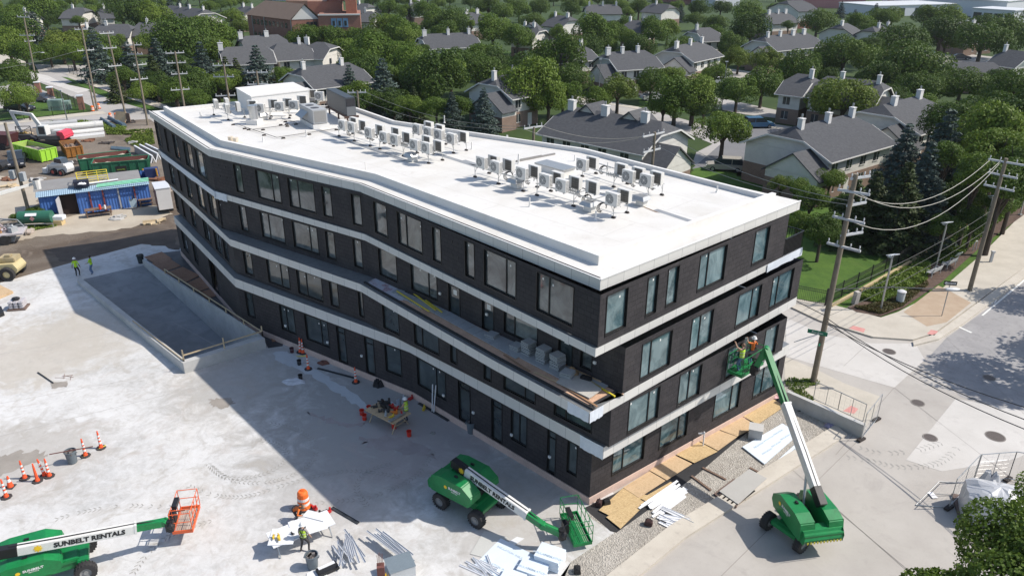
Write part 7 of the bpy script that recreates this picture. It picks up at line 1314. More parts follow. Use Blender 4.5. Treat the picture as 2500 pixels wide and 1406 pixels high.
t=th('small_tractor','dark tractor frame with yellow rims behind the lime skip','tractor',G(66,352),R(10)); b=MB(); b.prof([(-1.5,.7),(-1.4,1.5),(.8,1.4),(1.5,.7)],-.4,.4); b.build('tractor_body',P('dark_frame',(.05,.05,.055),.6),t,bevel=.04); b=MB(); b.tube([(-1,0,1.4),(-1,0,2.6),(1,0,2.6),(1,0,1.4)],.06,5); b.tube([(-1,0,1.5),(1,0,2.5)],.04,5); b.tube([(-1,0,2.5),(1,0,1.5)],.04,5); b.build('roll_frame',MAT['dark_frame'],t)
for x in (-1,1.1):
    for s_ in (-1,1): b=MB(); b.cyl((x,s_*.5,.55),(x,s_*.85,.55),.55,n=18); wh=b.build('wheel',m_tyre,t); b=MB(); b.cyl((x,s_*.85,.55),(x,s_*.88,.55),.3,n=14); b.build('rim',m_yel,wh)
t=th('yellow_machine','yellow and black machine tail at the left edge of the yard','machine',G(-4,418),0); b=MB(); b.prof([(-1.5,.4),(-1.5,1.2),(.9,1.3),(1.2,.8),(1.0,.4)],-.8,.8); b.build('machine_body',P('black_plastic',(.02,.02,.022)),t,bevel=.08); b=MB(); b.box((.5,-.85,.8),(.6,.1,.5)); b.build('yellow_panel',m_yel,t)
# brick piers, fence and boxes by the left street
m_brick=None
def brickm(name,c1,c2,mo=(.30,.26,.23)):
    a=N(name); u=a.uv(); b=a.n('ShaderNodeTexBrick'); a.l(u,b.inputs['Vector']); b.inputs['Scale'].default_value=1; b.inputs['Brick Width'].default_value=.22; b.inputs['Row Height'].default_value=.075; b.inputs['Mortar Size'].default_value=.006; b.inputs['Color1'].default_value=(*c1,1); b.inputs['Color2'].default_value=(*c2,1); b.inputs['Mortar'].default_value=(*mo,1)
    c=a.mix(.35,b.outputs[0],a.ramp(a.noise(u,.8,6,.7),[(.3,sc(c1,.75)),(.7,sc(c2,1.1))])); return a.out(c,.85,0,.25)
m_brick=brickm('red_brick',(.23,.10,.07),(.30,.14,.10)); m_brickb=brickm('brown_brick',(.19,.13,.10),(.25,.175,.135)); m_brickt=brickm('tan_brick',(.34,.24,.17),(.42,.31,.22))
def pier(x,y,l): t=th('brick_pier',l,'brick pier',G(x,y),R(20),'brick piers of the left street fence'); b=MB(); b.box((0,0,1.2),(.9,.9,2.4)); b.build('pier_shaft',m_brick,t); b=MB(); b.box((0,0,2.45),(1.05,1.05,.16)); b.build('pier_cap',m_stripw,t)
pier(97,232,'brick pier nearest the far left pole'); pier(128,246,'brick pier with lamp left of the long fence'); pier(201,268,'brick pier at the street corner end of the fence')
def fence2(label,pts,h): fence(label,pts,h,.2,.0)
fence2('dark fence between the two corner brick piers',[(131,247),(199,268)],2.0); fence2('dark fence left of the far left pole',[(20,196),(94,232)],2.0); fence2('thin black fence around the small lawn at left',[(-20,300),(60,292),(130,284),(205,274)],1.6)
fence('long dark fence along the far side of the left street',[(170,180),(300,220),(420,256),(560,300)],1.9,.25,.0)
t=th('utility_cabinet','pair of pale green utility cabinets on the small lawn','cabinet',G(140,269),R(15)); b=MB(); b.box((0,0,.9),(2.3,1.7,1.8)); b.build('cabinet_body',P('pale_green_cabinet',(.20,.28,.25),.6,.08),t,bevel=.03); b=MB(); b.box((1.7,.2,.75),(1.0,1.5,1.5)); b.build('cabinet_side',MAT['pale_green_cabinet'],t,bevel=.03)
def lamp2(label,x,y,yt,arm=None):
    p=G(x,y); zt=zat(p,yt); t=th('lamp_post',label,'lamp post',p,0,'thin grey lamp posts'); b=MB(); b.cyl((0,0,0),(0,0,.5),.22,.14,n=8); b.cyl((0,0,.4),(0,0,zt),.09,.06,n=8); b.build('post_shaft',P('dark_grey_post',(.16,.17,.17),.5),t); b=MB(); b.box((0,0,zt+.05),(.5,.25,.14)); b.build('lamp_head',m_arm,t)
lamp2('thin grey lamp post at the street edge above the white pipes',166,301,222); lamp2('thin lamp post rising from the trees in the middle of the estate',1761,268,152); lamp2('thin lamp post before the brown brick townhouse end',1461,251,146); lamp2('thin lamp post in the turning place at upper right',2320,144,85); lamp2('white short pole by the small tree at left',35,222,188); lamp2('lamp post among the trees near the top left houses',393,84,42); lamp2('thin lamp post left of the brick school',612,70,42); lamp2('tall thin pole at the top, left of the school',540,20,-20)
t=th('road_sign','white rectangular sign board beside the far left pole','road sign',G(45,152),R(-5)); b=MB(); b.box((0,0,2.4),(1.9,.06,1.0)); b.build('sign_plate',m_stripw,t); b=MB(); b.cyl((0,.05,0),(0,.05,2.0),.05,n=6); b.build('sign_post',m_galv,t)

# loose odds and ends of the yard
rr=random.Random(31); yl=[('pale timber offcuts',m_wood,'timber'),('dark scrap heap',P('scrap_dark',(.06,.05,.045),.9,.4,4),'scrap'),('rusty scrap heap',P('scrap_rust',(.20,.09,.05),.9,.4,4),'scrap'),('pale rubble heap',MAT['pale_rubble'],'rubble'),('grey block pile',P('grey_block',(.42,.41,.39)),'blocks')]
for i,(x,y,w_) in enumerate([(60,330,'beside the small tractor'),(112,372,'behind the lime skip'),(215,345,'in the middle of the dirt yard'),(240,385,'behind the rear green skip'),(330,350,'below the weeds patch'),(345,325,'in the weeds by the far roof corner'),(180,400,'between the orange and green skips'),(392,440,'at the right end of the green skips'),(400,465,'between the shed and the building'),(90,440,'left of the shed roof'),(30,455,'below the pickup truck'),(318,300,'by the tan board panel'),(20,440,'near the aerial bucket arm'),(64,568,'in front of the fuel tank'),(285,535,'right of the long workbench'),(372,545,'behind the box trailer wheels'),(262,350,'right of the yard middle')]):
    n_,mt,c_=yl[i%5]; p=G(x,y,.01); b=MB()
    for k in range(7): b.box((rr.uniform(-.7,.7),rr.uniform(-.5,.5),rr.uniform(.05,.25)),(rr.uniform(.3,1.4),rr.uniform(.1,.4),rr.uniform(.06,.25)),M=Matrix.Rotation(rr.uniform(0,3),4,'Z')@Matrix.Rotation(rr.uniform(-.3,.3),4,'X'))
    b.ball((0,0,.02),(.9,.6,.2),8); o=b.build('scrap_heap',mt); o.location=p; tag(o,f'{n_} {w_}',c_)
# ---------------- houses of the estate ----------------
def shingle():
    a=N('shingle_roof'); u=a.uv(); b=a.n('ShaderNodeTexBrick'); a.l(u,b.inputs['Vector']); b.inputs['Scale'].default_value=1; b.inputs['Brick Width'].default_value=.3; b.inputs['Row Height'].default_value=.16; b.inputs['Mortar Size'].default_value=.008
    b.inputs['Color1'].default_value=(.060,.062,.068,1); b.inputs['Color2'].default_value=(.094,.097,.103,1); b.inputs['Mortar'].default_value=(.05,.05,.055,1); r=a.n('ShaderNodeObjectInfo').outputs['Random']
    c=a.mix(.5,b.outputs[0],a.ramp(a.noise(a.pos(),2.6,7,.75),[(.3,(.045,.047,.052)),(.7,(.125,.128,.133))])); c=a.mix(.25,c,a.ramp(r,[(0,(.058,.062,.07)),(1,(.118,.117,.115))])); return a.out(c,.9,0,.2)
m_shin=shingle()
def siding(name,c):
    a=N(name); u=a.uv(); w_=a.n('ShaderNodeTexWave'); w_.bands_direction='Y'; w_.wave_profile='SAW'; w_.inputs['Scale'].default_value=1.6; a.l(u,w_.inputs['Vector']); a.bump(w_.outputs[0],.5,.02); return a.out(a.ramp(a.noise(u,.8,5,.6),[(.3,sc(c,.88)),(.7,sc(c,1.06))]),.7,0,.3)
m_sid=siding('pale_siding',(.64,.62,.575)); m_trim=P('white_trim',(.62,.61,.58),.6,.04); m_chim=P('white_chimney',(.64,.63,.61),.6,.05); m_win=P('house_window',(.035,.04,.045),.15,.2,1,0,.7)
HOUSES=[]
def house(short,label,a,b,hw=5.2,zr=7.6,ze=4.9,ch=(),wing=None,brick=True,dorm=(),det=True,clip=1.1,bm=None):
    A,B=G(*a,zr),G(*b,zr); A.z=B.z=0; d=(B-A).normalized(); n=V((-d.y,d.x,0)); 
    L=(B-A).length; th_=math.atan2(d.y,d.x)
    if n.dot(A)<0: pass
    # local: x along ridge A->B ; y away from camera
    sgn=1 if n.dot((A+B)/2)>0 else -1
    t=th('townhouse',label,'house',A,th_,'townhouses of the estate'); bm=bm or (m_brickb)
    e=clip; zc=zr-1.1; y1=hw; hwc=hw*(zr-zc)/(zr-ze)
    w=MB(); zb=2.5 if brick else 0
    w.prism([(.2,-hw+.35),(L-.2,-hw+.35),(L-.2,hw-.35),(.2,hw-.35)],zb,ze+.05)
    for x,s in ((.2,-1),(L-.2,1)):
        w.add([(x,-hw+.35,ze),(x,hw-.35,ze),(x,hwc,zc),(x,-hwc,zc)],[(0,1,2,3)])
    w.build('siding_wall',m_sid,t,fix=False)
    if brick: w=MB(); w.prism([(.16,-hw+.31),(L-.16,-hw+.31),(L-.16,hw-.31),(.16,hw-.31)],0,zb); w.build('brick_wall',bm,t)
    r=MB(); o=.35; zl=ze-.15; T=.16
    def slope(pts): 
        r.add([(p[0],p[1],p[2]) for p in pts],[tuple(range(len(pts)))]); r.add([(p[0],p[1],p[2]-T) for p in pts][::-1],[tuple(range(len(pts)))])
        m_=len(pts); 
        for i in range(m_): p,q=pts[i],pts[(i+1)%m_]; r.add([p,(p[0],p[1],p[2]-T),(q[0],q[1],q[2]-T),q],[(0,1,2,3)])
    yl=hw+.25
    for s in (-1,1):
        pts=[(-o,s*yl,zl),(L+o,s*yl,zl),(L+o,s*hwc,zc),(L-e,0,zr),(e,0,zr),(-o,s*hwc,zc)]; slope(pts if s<0 else pts[::-1])
    slope([(-o,hwc,zc),(-o,-hwc,zc),(e,0,zr)]); slope([(L+o,-hwc,zc),(L+o,hwc,zc),(L-e,0,zr)])
    rf=r.build('shingle_roof',m_shin,t,fix=False)
    if det:
        b_=MB()
        for x in (-o-.02,L+o+.02):
            for s in (-1,1): b_.beam((x,s*yl,zl-.1),(x,s*hwc,zc-.1),.06,.2); 
            b_.beam((x,-hwc,zc-.1),(x,hwc,zc-.1),.06,.2)
        b_.beam((-o,-yl-.03,zl-.08),(L+o,-yl-.03,zl-.08),.08,.14); b_.build('eave_trim',m_trim,rf)
    for c in ch:
        x=L*c; b_=MB(); b_.box((x,sgn*.0-.5,zr+.15),(.95 if (c*10)%2<1 else .62,.62,1.5)); b_.box((x,-.5,zr+.92),(1.05 if (c*10)%2<1 else .72,.72,.1)); cm=b_.build('chimney',m_chim,rf); b_=MB(); b_.cyl((x,-.5,zr+1.05),(x,-.5,zr+1.45),.12,n=8); b_.build('flue',m_galv,cm)
    for c in dorm:
        x=L*c; b_=MB(); b_.add([(x-1.7,-.6,zr-.6),(x+1.7,-.6,zr-.6),(x,-.6,zr+.7)],[(0,1,2)]); b_.build('gable_wall',m_sid,t,fix=False); r=MB()
        slope([(x-2.0,-.9,zr-.8),(x,-.9,zr+.75),(x,3,zr+.75),(x-2,3,zr-.8)]); slope([(x,-.9,zr+.75),(x+2.0,-.9,zr-.8),(x+2,3,zr-.8),(x,3,zr+.75)]); r.build('gable_roof',m_shin,t,fix=False)
    if det:
        k=0; x=1.6; rr=random.Random(int(L*31))
        while x<L-1.2:
            for z in ((ze-1.15,1.25),(1.45,1.3)):
                if z[0]<2 and k%3==1:
                    b_=MB(); b_.box((x,-hw+.29,1.0),(.95,.06,2.0)); b_.build('door',m_trim,t); continue
                b_=MB(); b_.box((x,-hw+.33,z[0]),(1.15,.06,z[1])); f=b_.build('window',m_win,t); b_=MB(); b_.box((x,-hw+.29,z[0]),(.06,.05,z[1])); b_.box((x,-hw+.29,z[0]-z[1]/2),(1.25,.08,.07)); b_.build('window_frame',m_trim,f)
            x+=2.9+rr.uniform(-.4,.4); k+=1
        for xx,s in ((.12,-1),(L-.12,1)): b_=MB(); b_.box((xx,-1.5,ze-1.0),(.06,.9,1.1)); b_.build('window',m_win,t)
    if wing:
        x0,x1=(-3.0,.3) if wing=='L' else (L-.3,L+3.0); zr2,ze2=5.7,3.3; h2=3.7; yc=-hw+2.9
        b_=MB(); b_.prism([(x0,yc-h2+.3),(x1,yc-h2+.3),(x1,yc+h2-.3),(x0,yc+h2-.3)],2.3,ze2+.05); xe=x0 if wing=='L' else x1; b_.add([(xe,yc-h2+.3,ze2),(xe,yc+h2-.3,ze2),(xe,yc,zr2-.15)],[(0,1,2)]); b_.build('wing_siding',m_sid,t,fix=False); b_=MB(); b_.prism([(x0-.03,yc-h2+.27),(x1,yc-h2+.27),(x1,yc+h2-.27),(x0-.03,yc+h2-.27)],0,2.3); b_.build('wing_brick',bm,t); r=MB()
        a0,a1=(x0-.3,x1) if wing=='L' else (x0,x1+.3)
        slope([(a0,yc-h2-.1,ze2-.2),(a1,yc-h2-.1,ze2-.2),(a1,yc,zr2),(a0,yc,zr2)]); slope([(a1,yc+h2+.1,ze2-.2),(a0,yc+h2+.1,ze2-.2),(a0,yc,zr2),(a1,yc,zr2)]); r.build('wing_roof',m_shin,t,fix=False)
    c0=A+d*(L/2); HOUSES.append((short,c0,PX((c0.x,c0.y,5)),L/2,d,hw)); return t
H=[('the nearest townhouse','long townhouse with three white chimneys right behind the roof',(1384,258),(1635,300),dict(ch=(.08,.42,.8),dorm=(.24,.66),wing='R',hw=5.6)),
('the long right townhouse','long townhouse with three white chimneys and grey gable end, beside the car park',(1925,312),(2085,276),dict(ch=(.12,.52,.9),wing='L',hw=6)),
('the townhouse behind the spruces','townhouse with two chimneys half hidden behind the big spruces',(2146,258),(2250,231),dict(ch=(.25,.85),wing='L',hw=6)),
('the white gabled townhouse','townhouse with white stepped gables and brick ground floor beside the blue minivan',(1932,178),(1990,184),dict(ch=(.9,),hw=5,bm=m_brickb)),
('the townhouse behind the yellow green tree','townhouse with long ridge half hidden by a bright tree',(2004,184),(2165,200),dict(ch=(.35,.9),hw=5.2,wing='R')),
('the four chimney townhouse','townhouse with four chimneys and grey end wall in the upper middle',(1858,89),(1975,79),dict(ch=(.1,.35,.62,.85),wing='L')),
('the brown end townhouse','townhouse with tall brown brick end wall near the thin lamp post',(1478,128),(1585,122),dict(ch=(.03,.35,.7),wing='L')),
('the shaded gable townhouse','townhouse with grey gable behind the small spruces',(1194,189),(1262,178),dict(ch=(.1,.75),wing='L')),
('the low eaves townhouse','townhouse with white end and steep roof above the middle trees',(1318,115),(1425,106),dict(ch=(.25,.9),wing='L')),
('the double roof townhouse','townhouse with two stepped roofs between the trees above the far condensers',(1028,84),(1155,79),dict(ch=(.05,.5,.9),wing='L')),
('the small far roof','townhouse showing only its roof and two chimneys behind dark trees',(1128,32),(1172,30),dict(ch=(.2,.8),det=False)),
('the peaked roofs','townhouse with white pointed gable beyond the middle trees',(1268,62),(1322,65),dict(ch=(.3,.7),dorm=(.5,))),
('the sunny gable townhouse','townhouse with two pale sloping gables in the upper middle',(1352,37),(1398,41),dict(ch=(.15,.8),det=False)),
('the slanted roof townhouse','townhouse with pale gables below the trees in the upper middle',(1536,49),(1585,52),dict(ch=(.1,.8),det=False)),
('the hidden end townhouse','townhouse with white eaves left of the tall street trees',(1643,113),(1715,100),dict(ch=(.05,.5,.9),wing='L')),
('the shed roof townhouse','townhouse with one tall chimney among dark trees',(1694,69),(1742,67),dict(ch=(.1,))),
('the long low roof','townhouse with three small chimneys below the red brick hall',(1862,33),(1924,30),dict(ch=(.2,.55,.85),det=False)),
('the twin chimney roof','townhouse seen as roof with two chimneys in the dense trees right',(2124,66),(2180,62),dict(ch=(.3,.7),det=False)),
('the far right roof','townhouse with three chimneys by the turning place',(2338,60),(2395,57),dict(ch=(.0,.3,.6),wing='L')),
('the right edge townhouse','townhouse with white gable wall at the right edge',(2452,120),(2520,128),dict(ch=(.1,),hw=4.6)),
('the low right roof','low roof with dark shade beside the right edge townhouse',(2318,150),(2440,153),dict(zr=5.6,ze=3.2,hw=5)),
('the left stepped townhouse','townhouse with large stepped roofs left of the school',(538,116),(658,111),dict(ch=(.0,),hw=6)),
('the sunny left townhouse','sunny townhouse with cream upper floor and large roof before the school',(664,107),(750,103),dict(ch=(.75,),hw=6,bm=m_brickt)),
('the hip roof townhouse','townhouse with clipped roof right of the sunny cream one',(752,102),(812,104),dict(ch=(.0,),hw=5.5,clip=2)),
('the chimneyed near left townhouse','townhouse with two broad chimneys right behind the roof units',(722,166),(864,151),dict(ch=(.1,.75),wing='L',hw=6)),
('the roof behind the stepped townhouse','grey roof with white chimneys directly before the school wall',(586,89),(690,84),dict(ch=(.0,.6),hw=6,det=False)),
('the left long roof','long grey roof with broad white chimney above the left poles',(234,60),(322,59),dict(ch=(.3,),hw=6,det=False)),
('the second left roof','grey roof with one chimney right of the long grey one',(328,56),(418,54),dict(ch=(.35,),hw=6,det=False)),
('the small pyramid roof','small grey roof with one chimney above the yellowish tree',(196,66),(224,64),dict(ch=(.5,),hw=5,det=False)),
('the top left roofs','stepped grey roofs near the top left',(165,19),(212,19),dict(ch=(.3,),hw=7,det=False)),
('the second top left roof','grey roof with white dormer beside the large tree, top left',(238,20),(268,19),dict(ch=(.5,),hw=7,det=False)),
('the bright white gable house','townhouse with bright white gable ends at the top left',(412,13),(505,24),dict(ch=(.35,.6,.95),hw=6,wing='R')),
('the tiny gabled pair','small pair of white gables left of the school',(588,14),(622,18),dict(ch=(.3,.9),det=False)),
('the house behind the school','white townhouse behind the right side of the school',(868,8),(905,10),dict(ch=(.3,),det=False)),
('the white house right of the school','tall white townhouse wall right of the school',(882,28),(916,28),dict(ch=(.3,),det=False)),
('the top middle roof','small roof with two chimneys at the top middle',(998,6),(1036,5),dict(ch=(.1,.6),det=False)),
('the top right middle roofs','small grey roofs at the top, above the tall trees',(1430,12),(1512,12),dict(ch=(.1,.5,.9),det=False)),
('the house at the far left','pale house front behind the far left pole',(45,28),(80,28),dict(ch=(.5,),det=False)),
('the narrow roof right','grey roof with one chimney between dark trees right of middle',(2046,60),(2072,56),dict(ch=(.2,),det=False)),
('the top small gable','small townhouse with pale gable right of the hidden end one',(1590,8),(1640,12),dict(ch=(.3,),det=False))]
for s_,l,a,b_,k in H: house(s_,l,a,b_,**k)
# ---------------- the brick school ----------------
z=9.0; C0=G(711,49,z); Lp=G(603,36,z); Rp=G(778,47,z); C0.z=Lp.z=Rp.z=0; hd=heading(Lp,C0); t=th('school_building','large red brick school with brown roofs, white gable and square tower','school',C0,0)
u=(Lp-C0); v=(Rp-C0); Lu,Lv=u.length,v.length; u.normalize(); v.normalize()
def q_(a,b,z): p=u*a+v*b; return (p.x,p.y,z)
b=MB(); b.prism([q_(0,0,0)[:2],q_(Lu,0,0)[:2],q_(Lu,Lv,0)[:2],q_(0,Lv,0)[:2]],0,z); b.build('brick_wall',m_brick,t)
b=MB(); zt=z+3.8; a_=Lu*.16
for s in (0,1): b.add([q_(-.5,-.5 if s==0 else Lv+.5,z),q_(Lu+.5,-.5 if s==0 else Lv+.5,z),q_(Lu-a_,Lv/2,zt),q_(-.5,Lv/2,zt)],[(0,1,2,3)])
b.add([q_(Lu+.5,-.5,z),q_(Lu+.5,Lv+.5,z),q_(Lu-a_,Lv/2,zt)],[(0,1,2)]); b.build('brown_roof',P('brown_shingle',(.29,.20,.145),.9,.12,.6),t,fix=False)
b=MB(); b.add([q_(-.1,0,z),q_(-.1,Lv,z),q_(-.1,Lv/2,zt-.3)],[(0,1,2)]); b.build('white_gable',m_trim,t,fix=False)
for k in range(9):
    for zz in (z-1.6,z-5): b=MB(); p0=q_(Lu*(.12+.09*k),-.03,0); b.box((p0[0],p0[1],zz),(1.1,.1,1.3),rz=math.atan2(u.y,u.x)); b.build('window',m_win,t)
for k in range(3): b=MB(); p0=q_(-.05,Lv*(.6+.13*k),0); b.box((p0[0],p0[1],z-1.3),(.7,.1,1.3),rz=math.atan2(v.y,v.x)); b.build('window',m_win,t)
for p0 in (q_(Lu*.88,-.1,0),q_(.2,-.1,0),q_(Lu*.6,-.1,0)): b=MB(); b.cyl((p0[0],p0[1],0),(p0[0],p0[1],z),.12,n=5); b.build('downpipe',m_galv,t)
zb=10.2; C1=G(776,38,zb); R1=G(879,37,zb); C1.z=R1.z=0; w1=R1-C1; L1=w1.length; w1.normalize(); n1=V((-w1.y,w1.x,0)); 
def r_(a,b_,z): p=C1-C0+w1*a+n1*b_; return (p.x,p.y,z)
b=MB(); b.prism([r_(0,0,0)[:2],r_(L1,0,0)[:2],r_(L1,16,0)[:2],r_(0,16,0)[:2]],0,zb); b.build('flat_block',m_brick,t); b=MB(); b.beam(r_(0,-.1,zb+.1),r_(L1,-.1,zb+.1),.4,.35); b.build('parapet_cap',m_trim,t)
b=MB(); b.prism([r_(-3,9,0)[:2],r_(L1*.55,9,0)[:2],r_(L1*.55,24,0)[:2],r_(-3,24,0)[:2]],0,13); b.build('rear_block',m_brick,t)
b=MB(); b.add([r_(L1*.2,8.9,13),r_(L1*.62,8.9,13),r_(L1*.41,8.9,16.5)],[(0,1,2)]); b.build('brick_gable',m_brick,t,fix=False)
b=MB(); b.add([r_(L1*.18,8,12.8),r_(L1*.41,8,16.8),r_(L1*.41,40,16.8),r_(L1*.18,40,12.8)],[(0,1,2,3)]); b.add([r_(L1*.41,8,16.8),r_(L1*.64,8,12.8),r_(L1*.64,40,12.8),r_(L1*.41,40,16.8)],[(0,1,2,3)]); b.add([r_(-9,14,13),r_(L1*.41,9,13),r_(L1*.41,22,16.8),r_(-6,22,16.8)],[(0,1,2,3)]); b.add([r_(-9,14,9),r_(L1*.41,9.1,9),r_(L1*.41,9.1,13),r_(-9,14,13)],[(0,1,2,3)]); b.build('rear_roof',MAT['brown_shingle'],t,fix=False)
b=MB(); b.prism([r_(L1*.66,5,0)[:2],r_(L1*.92,5,0)[:2],r_(L1*.92,13,0)[:2],r_(L1*.66,13,0)[:2]],0,16.5); b.build('tower',brickm('orange_brick',(.30,.10,.06),(.36,.14,.08)),t)
b=MB(); b.add([r_(L1*.66,4.9,16.5),r_(L1*.92,4.9,16.5),r_(L1*.79,4.9,18.2)],[(0,1,2)]); b.build('tower_gable',m_brick,t,fix=False)
for i,x in enumerate((.36,.5,.64)):
    for zz in (8.3,4.2): b=MB(); p0=r_(L1*x,-.06,0); b.box((p0[0],p0[1],zz),(1.3,.1,2.2),rz=math.atan2(w1.y,w1.x)); f=b.build('window',P('blue_glass_panel',(.16,.30,.45),.4,.3,1),t); b=MB(); p0=r_(L1*x,-.14,0); b.box((p0[0],p0[1],zz-.1),(.6,.06,1.2),rz=math.atan2(w1.y,w1.x)); b.build('pane',m_win,f)
# ---------------- far halls and warehouses ----------------
def hall(label,a,b_,h,dep,mt,band=None,roof=None,name='warehouse',doors=0,base=None):
    A,B=G(*a),G(*b_); hd=heading(A,B); L=(B-A).length; t=th(name,label,'warehouse' if name=='warehouse' else 'building',A,hd); b=MB(); b.bb((0,0,0),(L,dep,h)); b.build('hall_wall',mt,t)
    b=MB(); b.bb((-.3,-.3,h),(L+.3,dep+.3,h+.3)); b.build('hall_roof',roof or P('pale_flat_roof',(.52,.54,.56),.7,.06,.1),t)
    if band: b=MB(); b.bb((-.05,-.06,h-1.2),(L+.05,-.01,h)); b.build('red_band',band,t)
    if base: b=MB(); b.bb((0,-.08,0),(L*.35,-.01,2.6)); b.build('base_band',base,t)
    for k in range(doors): b=MB(); x=L*(k+.6)/doors; b.bb((x-1.6,-.1,0),(x+1.6,-.02,3.2)); b.build('loading_door',m_win,t)
    return t
m_ww=P('white_cladding',(.56,.58,.61),.6,.05,.1); m_red=P('red_cladding',(.38,.05,.07),.6,.05,.1)
hall('huge white warehouse with red roof edge at the top right',(2150,17),(2510,35),9.5,120,m_ww,m_red,doors=9,base=m_red); hall('grey white depot block with corner office before the huge warehouse',(2330,38),(2450,46),6.5,30,m_ww,doors=0); hall('low white loading shed with dark doors, left one',(2135,42),(2330,36),4.2,22,m_ww,doors=5); hall('low white loading shed with dark doors, right one',(2368,50),(2470,58),4.5,15,m_ww,doors=4)
hall('reddish hall with pale stripes at the top, right of the brick hall',(1955,20),(2110,22),6.5,30,P('pinkish_cladding',(.42,.19,.18),.7,.1,.2),None,name='hall'); hall('dark red brick hall at the very top, upper right',(1675,12),(1745,10),6,30,m_brick,name='hall'); hall('pale low building at the top right of middle',(1745,18),(1805,16),5,25,m_ww,name='hall'); hall('white building glimpsed at the top beyond the school',(665,2),(720,3),6,25,m_ww,name='hall')
house('the brick hall','brick hall with grey gabled roof before the reddish hall',(1915,2),(1965,1),hw=9,zr=9,ze=6,brick=True,det=False,bm=m_brick)
# ---------------- trees ----------------
def leafmat(name,lo,mid,hi,tr=.28):
    a=N(name); g=a.n('ShaderNodeNewGeometry'); r=a.n('ShaderNodeObjectInfo').outputs['Random']
    c=a.ramp(a.noise(a.obj(),2.2,3,.6),[(.3,lo),(.5,mid),(.72,hi)]); at=a.n('ShaderNodeAttribute'); at.attribute_name='lv'; c=a.mix(.5,c,a.ramp(at.outputs['Fac'],[(0,lo),(.5,mid),(1,hi)]))
    c=a.mix(.5,c,a.ramp(r,[(0,sc(lo,1.0)),(.5,mid),(1,hi)])); m=a.out(c,.6,0,.25)
    tl=a.n('ShaderNodeBsdfTranslucent'); a.l(c,tl.inputs[0]); mx=a.n('ShaderNodeMixShader'); mx.inputs[0].default_value=tr; a.l(a.b.outputs[0],mx.inputs[1]); a.l(tl.outputs[0],mx.inputs[2]); o=[x for x in a.t.nodes if x.type=='OUTPUT_MATERIAL'][0]; a.l(mx.outputs[0],o.inputs[0]); return m
LM={'d':leafmat('leaf_green',(.040,.078,.010),(.092,.156,.019),(.175,.24,.034)),'D':leafmat('leaf_dark',(.028,.056,.009),(.062,.110,.016),(.12,.178,.028)),'y':leafmat('leaf_bright',(.065,.105,.016),(.125,.175,.026),(.19,.235,.04)),
 's':leafmat('needle_blue',(.035,.056,.046),(.070,.102,.085),(.12,.16,.135),.1),'g':leafmat('needle_green',(.028,.045,.014),(.052,.075,.022),(.095,.115,.035),.1),'f':leafmat('leaf_fresh',(.065,.11,.015),(.13,.20,.028),(.21,.28,.055),.3)}
m_bark=P('bark',(.085,.065,.05),.9,.3,3)
def leaves(me_name,c,nrm,size,rs,mat,asp=1.0):
    n=len(c); rnd=rs.normal(size=(n,3)); nn=nrm+rnd*.75; nn/=np.linalg.norm(nn,axis=1)[:,None]; t=np.cross(nn,rs.normal(size=(n,3))); t/=np.linalg.norm(t,axis=1)[:,None]; b=np.cross(nn,t); s=(size*rs.uniform(.6,1.35,n))[:,None]
    v=np.stack([c-t*s-b*s*asp*.3,c+b*s*.8*asp-t*s*.1,c+t*s+b*s*asp*.2,c-b*s*.8*asp+t*s*.15],1).reshape(-1,3)
    me=bpy.data.meshes.new(me_name); me.vertices.add(4*n); me.vertices.foreach_set('co',v.astype('f').ravel()); me.loops.add(4*n); me.loops.foreach_set('vertex_index',np.arange(4*n,dtype='i')); me.polygons.add(n); me.polygons.foreach_set('loop_start',np.arange(n,dtype='i')*4); me.update(calc_edges=True)
    at=me.attributes.new('lv','FLOAT','FACE'); at.data.foreach_set('value',rs.uniform(0,1,n).astype('f')); me.materials.append(mat); return me
def crown(seed,n,size,mat,squash=.85,nl=18):
    rs=np.random.RandomState(seed); L=rs.normal(size=(nl,3)); L/=np.linalg.norm(L,axis=1)[:,None]; L[:,2]=np.abs(L[:,2])*.9-.25; L*=rs.uniform(.40,.86,nl)[:,None]; Rr=rs.uniform(.18,.40,nl); k=rs.choice(nl,n,p=Rr**2/(Rr**2).sum())
    d=rs.normal(size=(n,3)); d/=np.linalg.norm(d,axis=1)[:,None]; c=L[k]+d*(Rr[k]*rs.uniform(.72,1.06,n)**.5)[:,None]; keep=(np.linalg.norm(c,axis=1)>.34); c=c[keep]; d=d[keep]; nr=c/np.linalg.norm(c,axis=1)[:,None]*.6+d*.6+np.array([0,0,.25]); c[:,2]*=squash
    return leaves('crown',c,nr,size,rs,mat)
def spruce(seed,n,size,mat):
    rs=np.random.RandomState(seed); lev=17; l=rs.randint(0,lev,n*2); w=(1-l/lev); l=l[rs.rand(n*2)<w*1.1+.1][:n]; n=len(l); nb=9; a=(rs.randint(0,nb,n)+l*.37)*2*np.pi/nb+rs.normal(0,.13,n); fr=rs.uniform(.15,1,n)**.6; off=(1-l/lev)*(.95+.25*np.sin(l*2.3+a*3))
    r=fr*off*.30+.01; z=(l+.5)/lev-.10*fr*off*1.0+rs.normal(0,.008,n)+.02; c=np.stack([r*np.cos(a),r*np.sin(a),z],1); nr=np.stack([np.cos(a)*.4,np.sin(a)*.4,np.ones(n)*.7],1); return leaves('crown',c,nr,size,rs,mat,.7)
CR={k:[crown(10*i+j,11000,.026,LM[k],nl=24+4*j) for j in range(3)] for i,k in enumerate('dDyf')}
CR['s']=[spruce(70+j,8000,.017,LM['s']) for j in range(3)]; CR['g']=[spruce(80+j,8000,.018,LM['g']) for j in range(2)]
tb=MB(); tb.cyl((0,0,-1.5),(0,0,-.1),.075,.05,n=8)
rr=random.Random(2)
